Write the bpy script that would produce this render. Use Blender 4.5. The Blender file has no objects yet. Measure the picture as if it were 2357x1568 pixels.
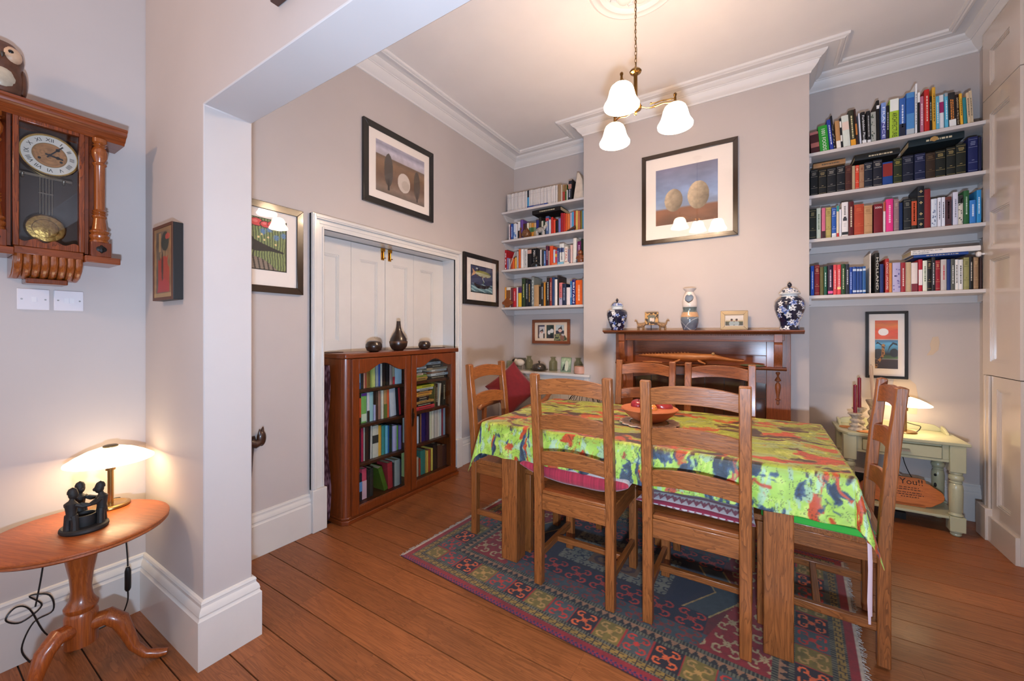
import bpy, math, random
import numpy as np
from mathutils import Vector, Matrix
SC = bpy.context.scene
COL = SC.collection
R = math.radians
# ------------------------------------------------------------------ camera
cam = bpy.data.cameras.new('camera'); cam.sensor_width = 36; cam.lens = 13.908
cam.shift_y = -20.0/2357.0; cam.clip_start = 0.02
camo = bpy.data.objects.new('camera', cam); COL.objects.link(camo)
camo.location = (0, 0, 1.30); camo.rotation_euler = (R(90), 0, R(32.03))
SC.camera = camo
# ------------------------------------------------------------------ world, lights, exposure
w = bpy.data.worlds.new('world'); SC.world = w; w.use_nodes = True
w.node_tree.nodes['Background'].inputs[0].default_value = (0.82, 0.88, 1.0, 1)
w.node_tree.nodes['Background'].inputs[1].default_value = 0.25
def plight(name, loc, energy, color, radius):
    l = bpy.data.lights.new(name, 'POINT'); l.energy = energy; l.color = color; l.shadow_soft_size = radius
    o = bpy.data.objects.new(name, l); COL.objects.link(o); o.location = loc
    return o
_fl = bpy.data.lights.new('camera_flash', 'AREA'); _fl.shape = 'RECTANGLE'; _fl.size = 0.12; _fl.size_y = 0.08; _fl.energy = 78; _fl.color = (0.56, 0.74, 1.0)
FLASH = bpy.data.objects.new('camera_flash', _fl); COL.objects.link(FLASH)      # flash gun at the camera, head tilted up at the ceiling
FLASH.location = (0.06, -0.06, 0.98); FLASH.rotation_euler = (R(90+34), 0, R(25))
NEARL = plight('front_room_ceiling_lamp', (-1.7, -1.45, 2.5), 50, (1.0, 0.60, 0.34), 0.12)
_al = bpy.data.lights.new('cool_fill_light', 'AREA'); _al.shape = 'RECTANGLE'; _al.size = 2.6; _al.size_y = 2.0; _al.energy = 16; _al.color = (0.72, 0.85, 1.0)
FILL = bpy.data.objects.new('cool_fill_light', _al); COL.objects.link(FILL); FILL.location = (-0.6, -2.35, 1.55); FILL.rotation_euler = (R(90), 0, 0)  # added cool fill behind the camera; no window is built there
vs = SC.view_settings
vs.view_transform = 'Standard'; vs.look = 'None'; vs.exposure = 0.04; vs.gamma = 1.0
vs.use_curve_mapping = False
# ------------------------------------------------------------------ colour and material helpers
def lin(c):
    if isinstance(c, str):
        c = [int(c[i:i+2], 16)/255 for i in (0, 2, 4)]
    return tuple((x/12.92 if x <= 0.04045 else ((x+0.055)/1.055)**2.4) for x in c)
MATS = {}
def newmat(name):
    m = bpy.data.materials.new(name); m.use_nodes = True
    nt = m.node_tree; b = nt.nodes['Principled BSDF']
    return m, nt, b
def setc(b, c): b.inputs['Base Color'].default_value = (*c, 1)
def mat(c, rough=0.5, metal=0.0, var=0.0, vscale=20, bump=0.0, coat=0.0, spec=0.5, sheen=0.0):
    key = ('m', c, rough, metal, var, vscale, bump, coat, spec, sheen)
    if key in MATS: return MATS[key]
    m, nt, b = newmat('paint_' + (c if isinstance(c, str) else 'x'))
    col = lin(c); setc(b, col)
    b.inputs['Roughness'].default_value = rough; b.inputs['Metallic'].default_value = metal
    b.inputs['Coat Weight'].default_value = coat; b.inputs['Coat Roughness'].default_value = 0.08
    b.inputs['Specular IOR Level'].default_value = spec; b.inputs['Sheen Weight'].default_value = sheen
    if var or bump:
        tc = nt.nodes.new('ShaderNodeTexCoord'); n = nt.nodes.new('ShaderNodeTexNoise')
        n.inputs['Scale'].default_value = vscale; n.inputs['Detail'].default_value = 5
        nt.links.new(tc.outputs['Object'], n.inputs['Vector'])
        if var:
            r = nt.nodes.new('ShaderNodeValToRGB')
            r.color_ramp.elements[0].position = 0.3; r.color_ramp.elements[1].position = 0.7
            r.color_ramp.elements[0].color = (*[x*(1-var) for x in col], 1)
            r.color_ramp.elements[1].color = (*[min(1, x*(1+var)) for x in col], 1)
            nt.links.new(n.outputs['Fac'], r.inputs[0]); nt.links.new(r.outputs[0], b.inputs['Base Color'])
        if bump:
            bp = nt.nodes.new('ShaderNodeBump'); bp.inputs['Strength'].default_value = bump; bp.inputs['Distance'].default_value = 0.004
            nt.links.new(n.outputs['Fac'], bp.inputs['Height']); nt.links.new(bp.outputs[0], b.inputs['Normal'])
    MATS[key] = m
    return m
def wood(c1, c2, axis='x', rough=0.38, coat=0.25, sc=1.0, rnd=0.12, streak=0.6):
    key = ('w', c1, c2, axis, rough, coat, sc, rnd, streak)
    if key in MATS: return MATS[key]
    m, nt, b = newmat('wood_%s_%s' % (c1, axis))
    N = nt.nodes.new; L = nt.links.new
    tc = N('ShaderNodeTexCoord'); oi = N('ShaderNodeObjectInfo')
    mul = N('ShaderNodeMath'); mul.operation = 'MULTIPLY'; mul.inputs[1].default_value = 37.0
    L(oi.outputs['Random'], mul.inputs[0])
    add = N('ShaderNodeVectorMath'); add.operation = 'ADD'
    L(tc.outputs['Object'], add.inputs[0]); L(mul.outputs[0], add.inputs[1])
    def noise(along, across, scale, detail, dist):
        mp = N('ShaderNodeMapping'); s = [across]*3; s['xyz'.index(axis)] = along
        mp.inputs['Scale'].default_value = [q*sc for q in s]
        L(add.outputs[0], mp.inputs[0])
        n = N('ShaderNodeTexNoise'); n.inputs['Scale'].default_value = scale; n.inputs['Detail'].default_value = detail
        n.inputs['Distortion'].default_value = dist
        L(mp.outputs[0], n.inputs['Vector']); return n
    n1 = noise(0.9, 9, 2.2, 4, 1.2); n2 = noise(2.0, 60, 3.0, 3, 0.3)
    # growth rings out of the broad noise
    ring = N('ShaderNodeMath'); ring.operation = 'MULTIPLY'; ring.inputs[1].default_value = 9.0; L(n1.outputs['Fac'], ring.inputs[0])
    fr = N('ShaderNodeMath'); fr.operation = 'FRACT'; L(ring.outputs[0], fr.inputs[0])
    pw = N('ShaderNodeMath'); pw.operation = 'POWER'; pw.inputs[1].default_value = 2.5; L(fr.outputs[0], pw.inputs[0])
    ms = N('ShaderNodeMath'); ms.operation = 'MULTIPLY'; ms.inputs[1].default_value = streak; L(pw.outputs[0], ms.inputs[0])
    r2 = N('ShaderNodeMapRange'); r2.inputs[1].default_value = 0.42; r2.inputs[2].default_value = 0.62; r2.inputs[3].default_value = 0.0; r2.inputs[4].default_value = 0.55
    L(n2.outputs['Fac'], r2.inputs[0])
    mx = N('ShaderNodeMath'); mx.operation = 'MAXIMUM'; L(ms.outputs[0], mx.inputs[0]); L(r2.outputs[0], mx.inputs[1])
    mix = N('ShaderNodeMix'); mix.data_type = 'RGBA'; L(mx.outputs[0], mix.inputs[0])
    mix.inputs[6].default_value = (*lin(c1), 1); mix.inputs[7].default_value = (*lin(c2), 1)
    hs = N('ShaderNodeHueSaturation'); L(mix.outputs[2], hs.inputs['Color'])
    mr = N('ShaderNodeMapRange'); mr.inputs[3].default_value = 1-rnd; mr.inputs[4].default_value = 1+rnd; L(oi.outputs['Random'], mr.inputs[0])
    L(mr.outputs[0], hs.inputs['Value']); L(hs.outputs[0], b.inputs['Base Color'])
    b.inputs['Roughness'].default_value = rough; b.inputs['Coat Weight'].default_value = coat; b.inputs['Coat Roughness'].default_value = 0.15
    bp = N('ShaderNodeBump'); bp.inputs['Strength'].default_value = 0.12; bp.inputs['Distance'].default_value = 0.002
    L(mx.outputs[0], bp.inputs['Height']); bp.invert = True; L(bp.outputs[0], b.inputs['Normal'])
    MATS[key] = m
    return m
def colmat(name, rough=0.7, bump=0.0, bscale=300, coat=0.0, sheen=0.0):
    key = ('c', name)
    if key in MATS: return MATS[key]
    m, nt, b = newmat(name)
    a = nt.nodes.new('ShaderNodeAttribute'); a.attribute_name = 'Col'
    nt.links.new(a.outputs['Color'], b.inputs['Base Color']); b.inputs['Roughness'].default_value = rough
    b.inputs['Coat Weight'].default_value = coat; b.inputs['Coat Roughness'].default_value = 0.05; b.inputs['Sheen Weight'].default_value = sheen
    if bump:
        tc = nt.nodes.new('ShaderNodeTexCoord'); n = nt.nodes.new('ShaderNodeTexNoise'); n.inputs['Scale'].default_value = bscale
        nt.links.new(tc.outputs['Object'], n.inputs['Vector'])
        bp = nt.nodes.new('ShaderNodeBump'); bp.inputs['Strength'].default_value = bump; bp.inputs['Distance'].default_value = 0.003
        nt.links.new(n.outputs['Fac'], bp.inputs['Height']); nt.links.new(bp.outputs[0], b.inputs['Normal'])
    MATS[key] = m
    return m
def glassmat(tint=(1, 1, 1), name='pane_glass', ior=1.45):
    key = ('g', tint, ior)
    if key in MATS: return MATS[key]
    m, nt, b = newmat(name); nt.nodes.remove(b)
    o = nt.nodes['Material Output']; t = nt.nodes.new('ShaderNodeBsdfTransparent'); g = nt.nodes.new('ShaderNodeBsdfGlossy')
    t.inputs[0].default_value = (*tint, 1); g.inputs['Roughness'].default_value = 0.02
    lw = nt.nodes.new('ShaderNodeLayerWeight'); lw.inputs[0].default_value = 0.5; mx = nt.nodes.new('ShaderNodeMixShader')
    pw = nt.nodes.new('ShaderNodeMath'); pw.operation = 'POWER'; pw.inputs[1].default_value = 4.0
    f = nt.nodes.new('ShaderNodeMath'); f.operation = 'MULTIPLY_ADD'; f.inputs[1].default_value = 0.6; f.inputs[2].default_value = 0.035
    nt.links.new(lw.outputs['Facing'], pw.inputs[0]); nt.links.new(pw.outputs[0], f.inputs[0])
    nt.links.new(f.outputs[0], mx.inputs[0]); nt.links.new(t.outputs[0], mx.inputs[1]); nt.links.new(g.outputs[0], mx.inputs[2]); nt.links.new(mx.outputs[0], o.inputs[0])
    MATS[key] = m
    return m
def glowmat(c, strength, name='lamp_glass'):
    key = ('e', c, strength)
    if key in MATS: return MATS[key]
    m, nt, b = newmat(name); setc(b, (0.9, 0.88, 0.84))
    b.inputs['Emission Color'].default_value = (*lin(c), 1); b.inputs['Emission Strength'].default_value = strength
    b.inputs['Roughness'].default_value = 0.25
    MATS[key] = m
    return m
# ------------------------------------------------------------------ mesh builder
class MB:
    def __init__(s): s.v = []; s.f = []; s.m = []
    def add(s, vs, fs, mi=0, M=None):
        o = len(s.v)
        if M is not None: vs = [tuple(M @ Vector(p)) for p in vs]
        s.v += [tuple(p) for p in vs]; s.f += [tuple(i+o for i in f) for f in fs]; s.m += [mi]*len(fs)
        return s
    def box(s, x0, x1, y0, y1, z0, z1, mi=0, M=None):
        vs = [(x0,y0,z0),(x1,y0,z0),(x1,y1,z0),(x0,y1,z0),(x0,y0,z1),(x1,y0,z1),(x1,y1,z1),(x0,y1,z1)]
        return s.add(vs, [(3,2,1,0),(4,5,6,7),(0,1,5,4),(1,2,6,5),(2,3,7,6),(3,0,4,7)], mi, M)
    def lathe(s, prof, n=24, c=(0,0,0), mi=0, M=None, sx=1, sy=1):
        vs = []; fs = []; k = len(prof)
        for i in range(n):
            a = 2*math.pi*i/n
            for r, z in prof: vs.append((c[0]+sx*r*math.cos(a), c[1]+sy*r*math.sin(a), c[2]+z))
        for i in range(n):
            j = (i+1) % n
            for q in range(k-1):
                fs.append((i*k+q, j*k+q, j*k+q+1, i*k+q+1))
        if prof[0][0] > 1e-6: fs.append(tuple(i*k for i in range(n))[::-1])
        if prof[-1][0] > 1e-6: fs.append(tuple(i*k+k-1 for i in range(n)))
        return s.add(vs, fs, mi, M)
    def tube(s, pts, r, n=8, mi=0, closed=False, M=None, flat=1.0):
        pts = [Vector(p) for p in pts]; m = len(pts); vs = []; fs = []
        rr = r if isinstance(r, (list, tuple)) else [r]*m
        up = None
        for i, p in enumerate(pts):
            if closed: t = pts[(i+1) % m]-pts[i-1]
            else: t = pts[min(i+1, m-1)]-pts[max(i-1, 0)]
            t.normalize()
            if up is None:
                up = Vector((0,0,1)) if abs(t.z) < .9 else Vector((1,0,0))
            a = t.cross(up)
            if a.length < 1e-5: a = t.orthogonal()
            a.normalize(); b2 = a.cross(t).normalized(); up = b2
            for k in range(n):
                g = 2*math.pi*k/n
                vs.append(p+a*(rr[i]*math.cos(g))+b2*(rr[i]*flat*math.sin(g)))
        for i in range(m if closed else m-1):
            j = (i+1) % m
            for k in range(n):
                l = (k+1) % n
                fs.append((i*n+k, i*n+l, j*n+l, j*n+k))
        if not closed:
            fs.append(tuple(range(n))[::-1]); fs.append(tuple((m-1)*n+k for k in range(n)))
        return s.add(vs, fs, mi, M)
    def prism(s, poly, a, b, axis='y', mi=0, M=None):
        n = len(poly)
        def P(q, d):
            u, v = q
            return {'x': (d, u, v), 'y': (u, d, v), 'z': (u, v, d)}[axis]
        vs = [P(q, a) for q in poly]+[P(q, b) for q in poly]
        fs = [tuple(range(n)), tuple(range(2*n-1, n-1, -1))]+[((i+1) % n, i, i+n, (i+1) % n+n) for i in range(n)]
        return s.add(vs, fs, mi, M)
    def ball(s, c, r, n=16, m=10, mi=0, M=None):
        if not isinstance(r, (tuple, list)): r = (r, r, r)
        vs = []; fs = []
        for j in range(m+1):
            t = math.pi*j/m
            for i in range(n):
                a = 2*math.pi*i/n
                vs.append((c[0]+r[0]*math.sin(t)*math.cos(a), c[1]+r[1]*math.sin(t)*math.sin(a), c[2]+r[2]*math.cos(t)))
        for j in range(m):
            for i in range(n):
                k = (i+1) % n
                fs.append((j*n+i, (j+1)*n+i, (j+1)*n+k, j*n+k))
        return s.add(vs, fs, mi, M)
    def strip(s, path, prof, mi=0, closed=False):
        """sweep a (distance, height) profile along a plan polyline, mitred; the room lies to the right of travel"""
        n = len(path); k = len(prof); vs = []; fs = []
        for i, p in enumerate(path):
            p = Vector(p)
            d0 = (Vector(path[i])-Vector(path[i-1])).normalized() if i > 0 else None
            d1 = (Vector(path[i+1])-Vector(path[i])).normalized() if i < n-1 else None
            if d0 is None: d0 = d1
            if d1 is None: d1 = d0
            n0 = Vector((d0.y, -d0.x)); n1 = Vector((d1.y, -d1.x))
            mv = (n0+n1); mv = mv/max(mv.dot(n0), 1e-6)
            for d, z in prof: vs.append((p.x+mv.x*d, p.y+mv.y*d, z))
        for i in range(n-1):
            for q in range(k-1): fs.append((i*k+q, (i+1)*k+q, (i+1)*k+q+1, i*k+q+1))
        fs.append(tuple(range(k))); fs.append(tuple((n-1)*k+q for q in range(k))[::-1])
        return s.add(vs, fs, mi)
    def build(s, name, mats, parent=None, bevel=0.0, loc=None, sharp=35, seg=2):
        me = bpy.data.meshes.new(name)
        me.from_pydata(s.v, [], s.f)
        if not isinstance(mats, (list, tuple)): mats = [mats]
        for m in mats: me.materials.append(m)
        if len(mats) > 1: me.polygons.foreach_set('material_index', s.m)
        me.polygons.foreach_set('use_smooth', [True]*len(me.polygons))
        me.validate(); me.update()
        me.set_sharp_from_angle(angle=R(sharp))
        o = bpy.data.objects.new(name, me); COL.objects.link(o)
        if parent: o.parent = parent
        if loc: o.location = loc
        if bevel:
            b = o.modifiers.new('bevel', 'BEVEL'); b.width = bevel; b.segments = seg; b.limit_method = 'ANGLE'; b.angle_limit = R(40); b.harden_normals = False
        return o
def tag(o, label, cat, group=None, kind=None):
    o['label'] = label; o['category'] = cat
    if group: o['group'] = group
    if kind: o['kind'] = kind
    return o
def struct(o, label=None, cat=None):
    o['kind'] = 'structure'
    if label: o['label'] = label
    if cat: o['category'] = cat
    return o
def thing(name, label, cat, loc=(0,0,0), rz=0, group=None):
    o = bpy.data.objects.new(name, None); COL.objects.link(o); o.empty_display_size = 0.05
    o.location = loc; o.rotation_euler = (0, 0, rz)
    return tag(o, label, cat, group)
def copy_tree(o, parent=None):
    c = o.copy(); COL.objects.link(c); c.parent = parent
    for ch in list(o.children): copy_tree(ch, c)
    return c
def plab(o, label): o['label'] = label; return o
def textmesh(name, s, size, m, parent, M, align='LEFT', fit=None, thick=0.0003):
    cu = bpy.data.curves.new('tmp', 'FONT'); cu.body = s; cu.size = size; cu.align_x = align; cu.align_y = 'CENTER'; cu.resolution_u = 2
    to = bpy.data.objects.new('tmp', cu); COL.objects.link(to)
    dg = bpy.context.evaluated_depsgraph_get()
    me = bpy.data.meshes.new_from_object(to.evaluated_get(dg))
    bpy.data.objects.remove(to); bpy.data.curves.remove(cu)
    me.name = name; me.materials.clear(); me.materials.append(m)
    if fit and me.vertices:
        xs = [v.co.x for v in me.vertices]; L_ = max(xs)-min(xs)
        if L_ > 1e-6: me.transform(Matrix.Diagonal((fit/L_, 1, 1, 1)))
    me.transform(M)
    o = bpy.data.objects.new(name, me); COL.objects.link(o); o.parent = parent
    return o
def vnoise(seed):
    g = np.random.RandomState(seed).rand(64, 64)
    def f(x, y):
        xi = np.floor(x).astype(int); yi = np.floor(y).astype(int); fx = x-xi; fy = y-yi
        fx = fx*fx*(3-2*fx); fy = fy*fy*(3-2*fy)
        a = g[xi % 64, yi % 64]; b = g[(xi+1) % 64, yi % 64]; c = g[xi % 64, (yi+1) % 64]; d = g[(xi+1) % 64, (yi+1) % 64]
        return (a*(1-fx)+b*fx)*(1-fy)+(c*(1-fx)+d*fx)*fy
    return f
def fbm(x, y, seed, oct=4):
    f = vnoise(seed); t = 0; a = .5; s = 0
    for i in range(oct): t = t+a*f(x*2**i+i*7.3, y*2**i+i*3.1); s += a; a *= .5
    return t/s
def gridmesh(name, P, RGB, m, parent=None):
    """P: (ny,nx,3) points, RGB: (ny,nx,3) srgb 0..1 colours stored as a colour attribute"""
    ny, nx = P.shape[:2]
    me = bpy.data.meshes.new(name)
    idx = np.arange(nx*ny).reshape(ny, nx)
    q = np.stack([idx[:-1,:-1], idx[:-1,1:], idx[1:,1:], idx[1:,:-1]], -1).reshape(-1, 4)
    me.vertices.add(nx*ny); me.vertices.foreach_set('co', P.reshape(-1).astype(np.float32))
    me.loops.add(q.size); me.loops.foreach_set('vertex_index', q.reshape(-1).astype(np.int32))
    me.polygons.add(len(q)); me.polygons.foreach_set('loop_start', np.arange(0, q.size, 4, dtype=np.int32))
    me.polygons.foreach_set('use_smooth', np.ones(len(q), dtype=bool))
    me.update(calc_edges=True)
    c = np.clip(RGB, 0, 1); c = np.where(c <= .04045, c/12.92, ((c+.055)/1.055)**2.4)
    a = me.color_attributes.new('Col', 'FLOAT_COLOR', 'POINT')
    a.data.foreach_set('color', np.concatenate([c, np.ones((ny, nx, 1))], -1).reshape(-1).astype(np.float32))
    me.materials.append(m); me.validate()
    o = bpy.data.objects.new(name, me); COL.objects.link(o)
    if parent: o.parent = parent
    return o
def hx(s): return np.array([int(s[i:i+2], 16)/255 for i in (0, 2, 4)])
def inpoly(U, V, poly):
    r = np.zeros(U.shape, bool); n = len(poly); j = n-1
    for i in range(n):
        xi, yi = poly[i]; xj, yj = poly[j]
        c = ((yi > V) != (yj > V)) & (U < (xj-xi)*(V-yi)/((yj-yi) if yj != yi else 1e-9)+xi)
        r ^= c; j = i
    return r
def ell(U, V, cx, cy, rx, ry, a=0.0):
    c, s = math.cos(a), math.sin(a); x = U-cx; y = V-cy
    return ((x*c+y*s)/rx)**2+((-x*s+y*c)/ry)**2 < 1
# ================================================================== THE SETTING
XL, XR, YB, YC, ZC = -2.475, 1.28, 4.0, 3.67, 3.33
CX0, CX1 = -1.465, 0.314
WALL = mat('bfb5b0', 0.62, var=0.025, vscale=3, bump=0.05)
CEIL = mat('e6dfda', 0.7, var=0.02, vscale=4, bump=0.05)
PLAST = mat('dfdad6', 0.5)
GLOSS = mat('d8d3cd', 0.22, var=0.02, vscale=8, coat=0.3)
# floor and its boards
fb = MB(); fb.box(-2.75, 1.6, -2.6, 4.1, -0.05, -0.006)
floor = struct(fb.build('floor', mat('241208', 0.6)), 'reddish brown oak board floor', 'floor')
PLANK = wood('985a30', '653717', 'x', rough=0.45, coat=0.06, sc=1.0, rnd=0.11, streak=0.72)
rng = random.Random(4)
row = 0; y = 1.214-0.1545*24
while y < 4.0:
    y1 = min(y+0.1545, 4.0); x = XL-rng.random()*0.9
    while x < XR:
        ln = rng.choice((1.05, 1.2, 1.35, 1.5)); x0 = max(x, XL); x1 = min(x+ln, XR)
        if x1-x0 > 0.06:
            b = MB(); b.box(0, x1-x0-0.0006, 0, y1-y-0.0048, -0.016, 0)
            b.build('plank', PLANK, floor, loc=(x0, y, 0))
        x += ln
    y = y1; row += 1
# walls
m = MB(); m.box(XL-0.25, XL, -2.5, 1.568, -0.01, ZC+.1); m.box(XL-0.25, XL, 2.91, 4.2, -0.01, ZC+.1); m.box(XL-0.25, XL, 1.568, 2.91, 1.985, ZC+.1)
m.box(XL-0.27, XL-0.20, 1.5, 3.0, -0.01, 2.1)
wl = struct(m.build('wall_left', WALL), 'pale grey lilac wall with the panelled recess', 'wall')
m = MB(); m.box(XL, XR, YB, YB+.2, -0.01, ZC+.1)
wb = struct(m.build('wall_back', WALL), 'pale grey wall at the back of both alcoves', 'wall')
m = MB(); m.box(CX0, CX1, YC, YB, -0.01, ZC+.05)
struct(m.build('wall_chimney', WALL), 'pale grey chimney breast between the alcoves', 'wall')
m = MB(); m.box(XR, XR+.2, -2.5, 4.2, -0.01, ZC+.1)
struct(m.build('wall_right', WALL), 'pale grey wall on the right', 'wall')
m = MB(); m.prism([(XL, -.01), (-1.84, -.01), (-1.84, 2.19), (1.0, 2.19), (1.0, -.01), (XR, -.01), (XR, ZC+.05), (XL, ZC+.05)], .67, .845, 'y')
struct(m.build('wall_middle', WALL, bevel=0.004), 'pale pier and beam of the wide opening', 'wall')
m = MB(); m.box(-2.7, 1.5, -2.6, 4.2, ZC, ZC+.1)
struct(m.build('ceiling', CEIL), 'off-white plaster ceiling', 'ceiling')
# cornice
CP = [(0, 3.222), (0.010, 3.222), (0.014, 3.234), (0.030, 3.246), (0.048, 3.266), (0.058, 3.288), (0.064, 3.288), (0.066, 3.294), (0.082, 3.300), (0.096, 3.314), (0.100, 3.327), (0.160, 3.327), (0.161, 3.316), (0.170, 3.308), (0.182, 3.306), (0.190, 3.312), (0.196, 3.310), (0.206, 3.314), (0.208, 3.331), (0, 3.331)]
m = MB(); m.strip([(XL, .845), (XL, YB), (CX0, YB), (CX0, YC), (CX1, YC), (CX1, YB), (XR, YB), (XR, .845), (XL+.0, .845)][:8], CP)
struct(m.build('trim_1', PLAST, sharp=25), 'white moulded plaster cornice round the dining room', 'cornice')
# ceiling rose
rose = MB(); rc = (-0.61, 2.32, 0)
rose.lathe([(0.0, 3.308), (0.03, 3.304), (0.05, 3.310), (0.06, 3.322), (0.185, 3.322), (0.195, 3.313), (0.21, 3.309), (0.225, 3.316), (0.24, 3.318), (0.255, 3.312), (0.268, 3.318), (0.275, 3.331)], 48, rc)
for i in range(8):
    a = 2*math.pi*i/8
    rose.ball((rc[0]+.12*math.cos(a), rc[1]+.12*math.sin(a), 3.322), (.045, .045, .014), 12, 6)
    a += math.pi/8
    rose.tube([(rc[0]+r_*math.cos(a+d), rc[1]+r_*math.sin(a+d), 3.318) for r_, d in ((.06, 0), (.10, .1), (.14, .25), (.165, .1), (.15, -.1), (.13, -.02))], .007, 6)
struct(rose.build('trim_2', PLAST), 'round moulded plaster ceiling rose over the pendant light', 'ceiling rose')
# skirting boards
SP = [(0, 0), (0.027, 0), (0.027, 0.186), (0.0225, 0.192), (0.021, 0.198), (0.0225, 0.204), (0.019, 0.219), (0.012, 0.230), (0.011, 0.238), (0.0125, 0.243), (0.009, 0.251), (0, 0.254)]
m = MB(); m.strip([(XL, -2.5), (XL, .67), (-1.84, .67), (-1.84, .845), (XL, .845), (XL, 1.48)], SP)
struct(m.build('baseboard_left', GLOSS, sharp=25), 'white gloss moulded skirting round the pier', 'skirting')
m = MB(); m.strip([(XL, 2.98), (XL, 3.64)], SP)
m.strip([(.212, YC), (CX1, YC), (CX1, YB), (XR, YB)], SP)
struct(m.build('baseboard_back', GLOSS, sharp=25), 'white gloss moulded skirting along the back wall', 'skirting')
m = MB(); m.strip([(XR, 3.3), (XR, -2.4)], SP)
struct(m.build('baseboard_right', GLOSS, sharp=25), 'white gloss skirting on the right wall', 'skirting')
# architrave round the recess
m = MB()
for d0, d1, t in ((0.0, .088, .016), (.058, .088, .034), (.066, .081, .040), (0.0, .012, .022), (.030, .052, .021)):
    y0, y1, zt = 1.568, 2.91, 1.985
    x0, x1 = XL-.003, XL+t
    m.box(x0, x1, y0-d1, y0-d0, .0, zt+d1); m.box(x0, x1, y1+d0, y1+d1*.85, .0, zt+d1); m.box(x0, x1, y0-d0, y1+d0, zt+d0, zt+d1)
struct(m.build('trim_3', GLOSS, bevel=.003), 'white gloss moulded architrave round the panelled recess', 'architrave')
m = MB(); m.box(XL-.003, XL+.045, 1.475, 1.575, 0, .275); m.box(XL-.003, XL+.045, 2.905, 2.99, 0, .275)
struct(m.build('trim_4', GLOSS, bevel=.004), 'white plinth blocks at the foot of the architrave', 'plinth block')
m = MB(); m.box(XL-.16, XL+.001, 1.552, 1.5685, 0, 1.985); m.box(XL-.16, XL+.001, 2.9095, 2.93, 0, 1.985); m.box(XL-.16, XL+.001, 1.56, 2.92, 1.9845, 2.0)
struct(m.build('trim_5', GLOSS), 'white lining boards of the recess', 'lining')
# folding panelled doors in the recess
def leaf(mb, a0, a1, z0, z1, panels, x, sgn, t=.035):
    """framed leaf in the plane X=x; the room lies on the sgn side"""
    def bx(u0, u1, w0, w1, d0, d1):
        xa, xb = sorted((x+sgn*d0, x+sgn*d1)); mb.box(xa, xb, u0, u1, w0, w1)
    pa0, pa1 = panels[0][0], panels[0][1]
    bx(a0, a1, z0, z1, -t, -.014)
    bx(a0, pa0, z0, z1, -.015, 0); bx(pa1, a1, z0, z1, -.015, 0)
    zz = z0
    for p in panels:
        bx(pa0, pa1, zz, p[2], -.015, 0); zz = p[3]
    bx(pa0, pa1, zz, z1, -.015, 0)
    for p in panels:
        for q0, q1, d in ((0, .009, -.004), (.009, .016, -.009)):
            bx(p[0]+q0, p[0]+q1, p[2]+q0, p[3]-q0, -.0145, d); bx(p[1]-q1, p[1]-q0, p[2]+q0, p[3]-q0, -.0145, d)
            bx(p[0]+q1, p[1]-q1, p[2]+q0, p[2]+q1, -.0145, d); bx(p[0]+q1, p[1]-q1, p[3]-q1, p[3]-q0, -.0145, d)
BRASS = mat('b8862f', 0.22, 1.0); OLDBRASS = mat('96774a', 0.3, 1.0)
d1 = thing('door_1', 'white four-leaf folding panelled doors behind the glazed bookcase', 'door', (0, 0, 0)); struct(d1)
for i, (a0, a1) in enumerate(((1.5695, 1.884), (1.887, 2.204), (2.209, 2.520), (2.523, 2.908))):
    mb = MB(); p0, p1 = a0+.075, a1-.075
    if i == 0: p0, p1 = a0+.04, a1-.10
    if i == 3: p0, p1 = a0+.08, a1-.14
    leaf(mb, a0, a1, .01, 1.98, [(p0, p1, .25, .95), (p0, p1, 1.23, 1.86)], -2.612, 1)
    lf = mb.build('leaf', GLOSS, d1)
for y in (2.178, 2.250):
    mb = MB(); mb.box(-2.612, -2.606, y-.014, y+.014, 1.885, 2.0-.03)
    mb.tube([(-2.600, y, 1.90), (-2.600, y, 1.978)], .0065, 8); mb.tube([(-2.600, y, 1.90), (-2.582, y+.010, 1.90)], .004, 6); mb.box(-2.612, -2.596, y-.016, y+.016, 1.955, 1.98)
    mb.build('bolt', BRASS, d1)
# tall panelled unit on the right
d2 = thing('door_2', 'tall cream panelled shutter case beside the right-hand bookshelves', 'shutter case'); struct(d2)
SHUT = mat('cdbfb2', 0.2, var=0.02, vscale=6, coat=0.4)
mb = MB(); leaf(mb, 3.34, 3.77, 2.775, 3.205, [(3.45, 3.68, 2.84, 3.06)], 1.22, -1, .058); mb.build('top_leaf', SHUT, d2)
mb = MB(); leaf(mb, 3.34, 3.77, 1.03, 2.77, [(3.45, 3.68, 1.115, 1.75), (3.45, 3.68, 1.83, 2.05), (3.45, 3.68, 2.135, 2.66)], 1.22, -1, .058); mb.build('middle_leaf', SHUT, d2)
mb = MB(); leaf(mb, 3.34, 3.70, 0.002, 1.025, [(3.44, 3.60, .24, .95)], 1.222, -1, .055)
mb.box(1.205, 1.225, 3.345, 3.66, 0.001, .155); mb.build('bottom_leaf', SHUT, d2)
mb = MB()
for a, b, t in ((3.66, 3.77, 0), (3.668, 3.70, .012), (3.725, 3.745, .008)): mb.box(1.222-t, 1.278, a, b, .16, 1.025)
mb.box(1.192, 1.278, 3.655, 3.78, 0.001, .20); mb.build('edge_moulding', SHUT, d2, bevel=.003)
kb = MB(); kb.lathe([(0, 0), (.007, .0), (.007, .012), (.016, .018), (.018, .026), (.014, .034), (0, .038)], 14, M=Matrix.Translation((1.221, 3.752, 1.80)) @ Matrix.Rotation(R(-90), 4, 'Y'))
plab(kb.build('knob', mat('eeeae4', .15), d2), 'white china knob')
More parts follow.
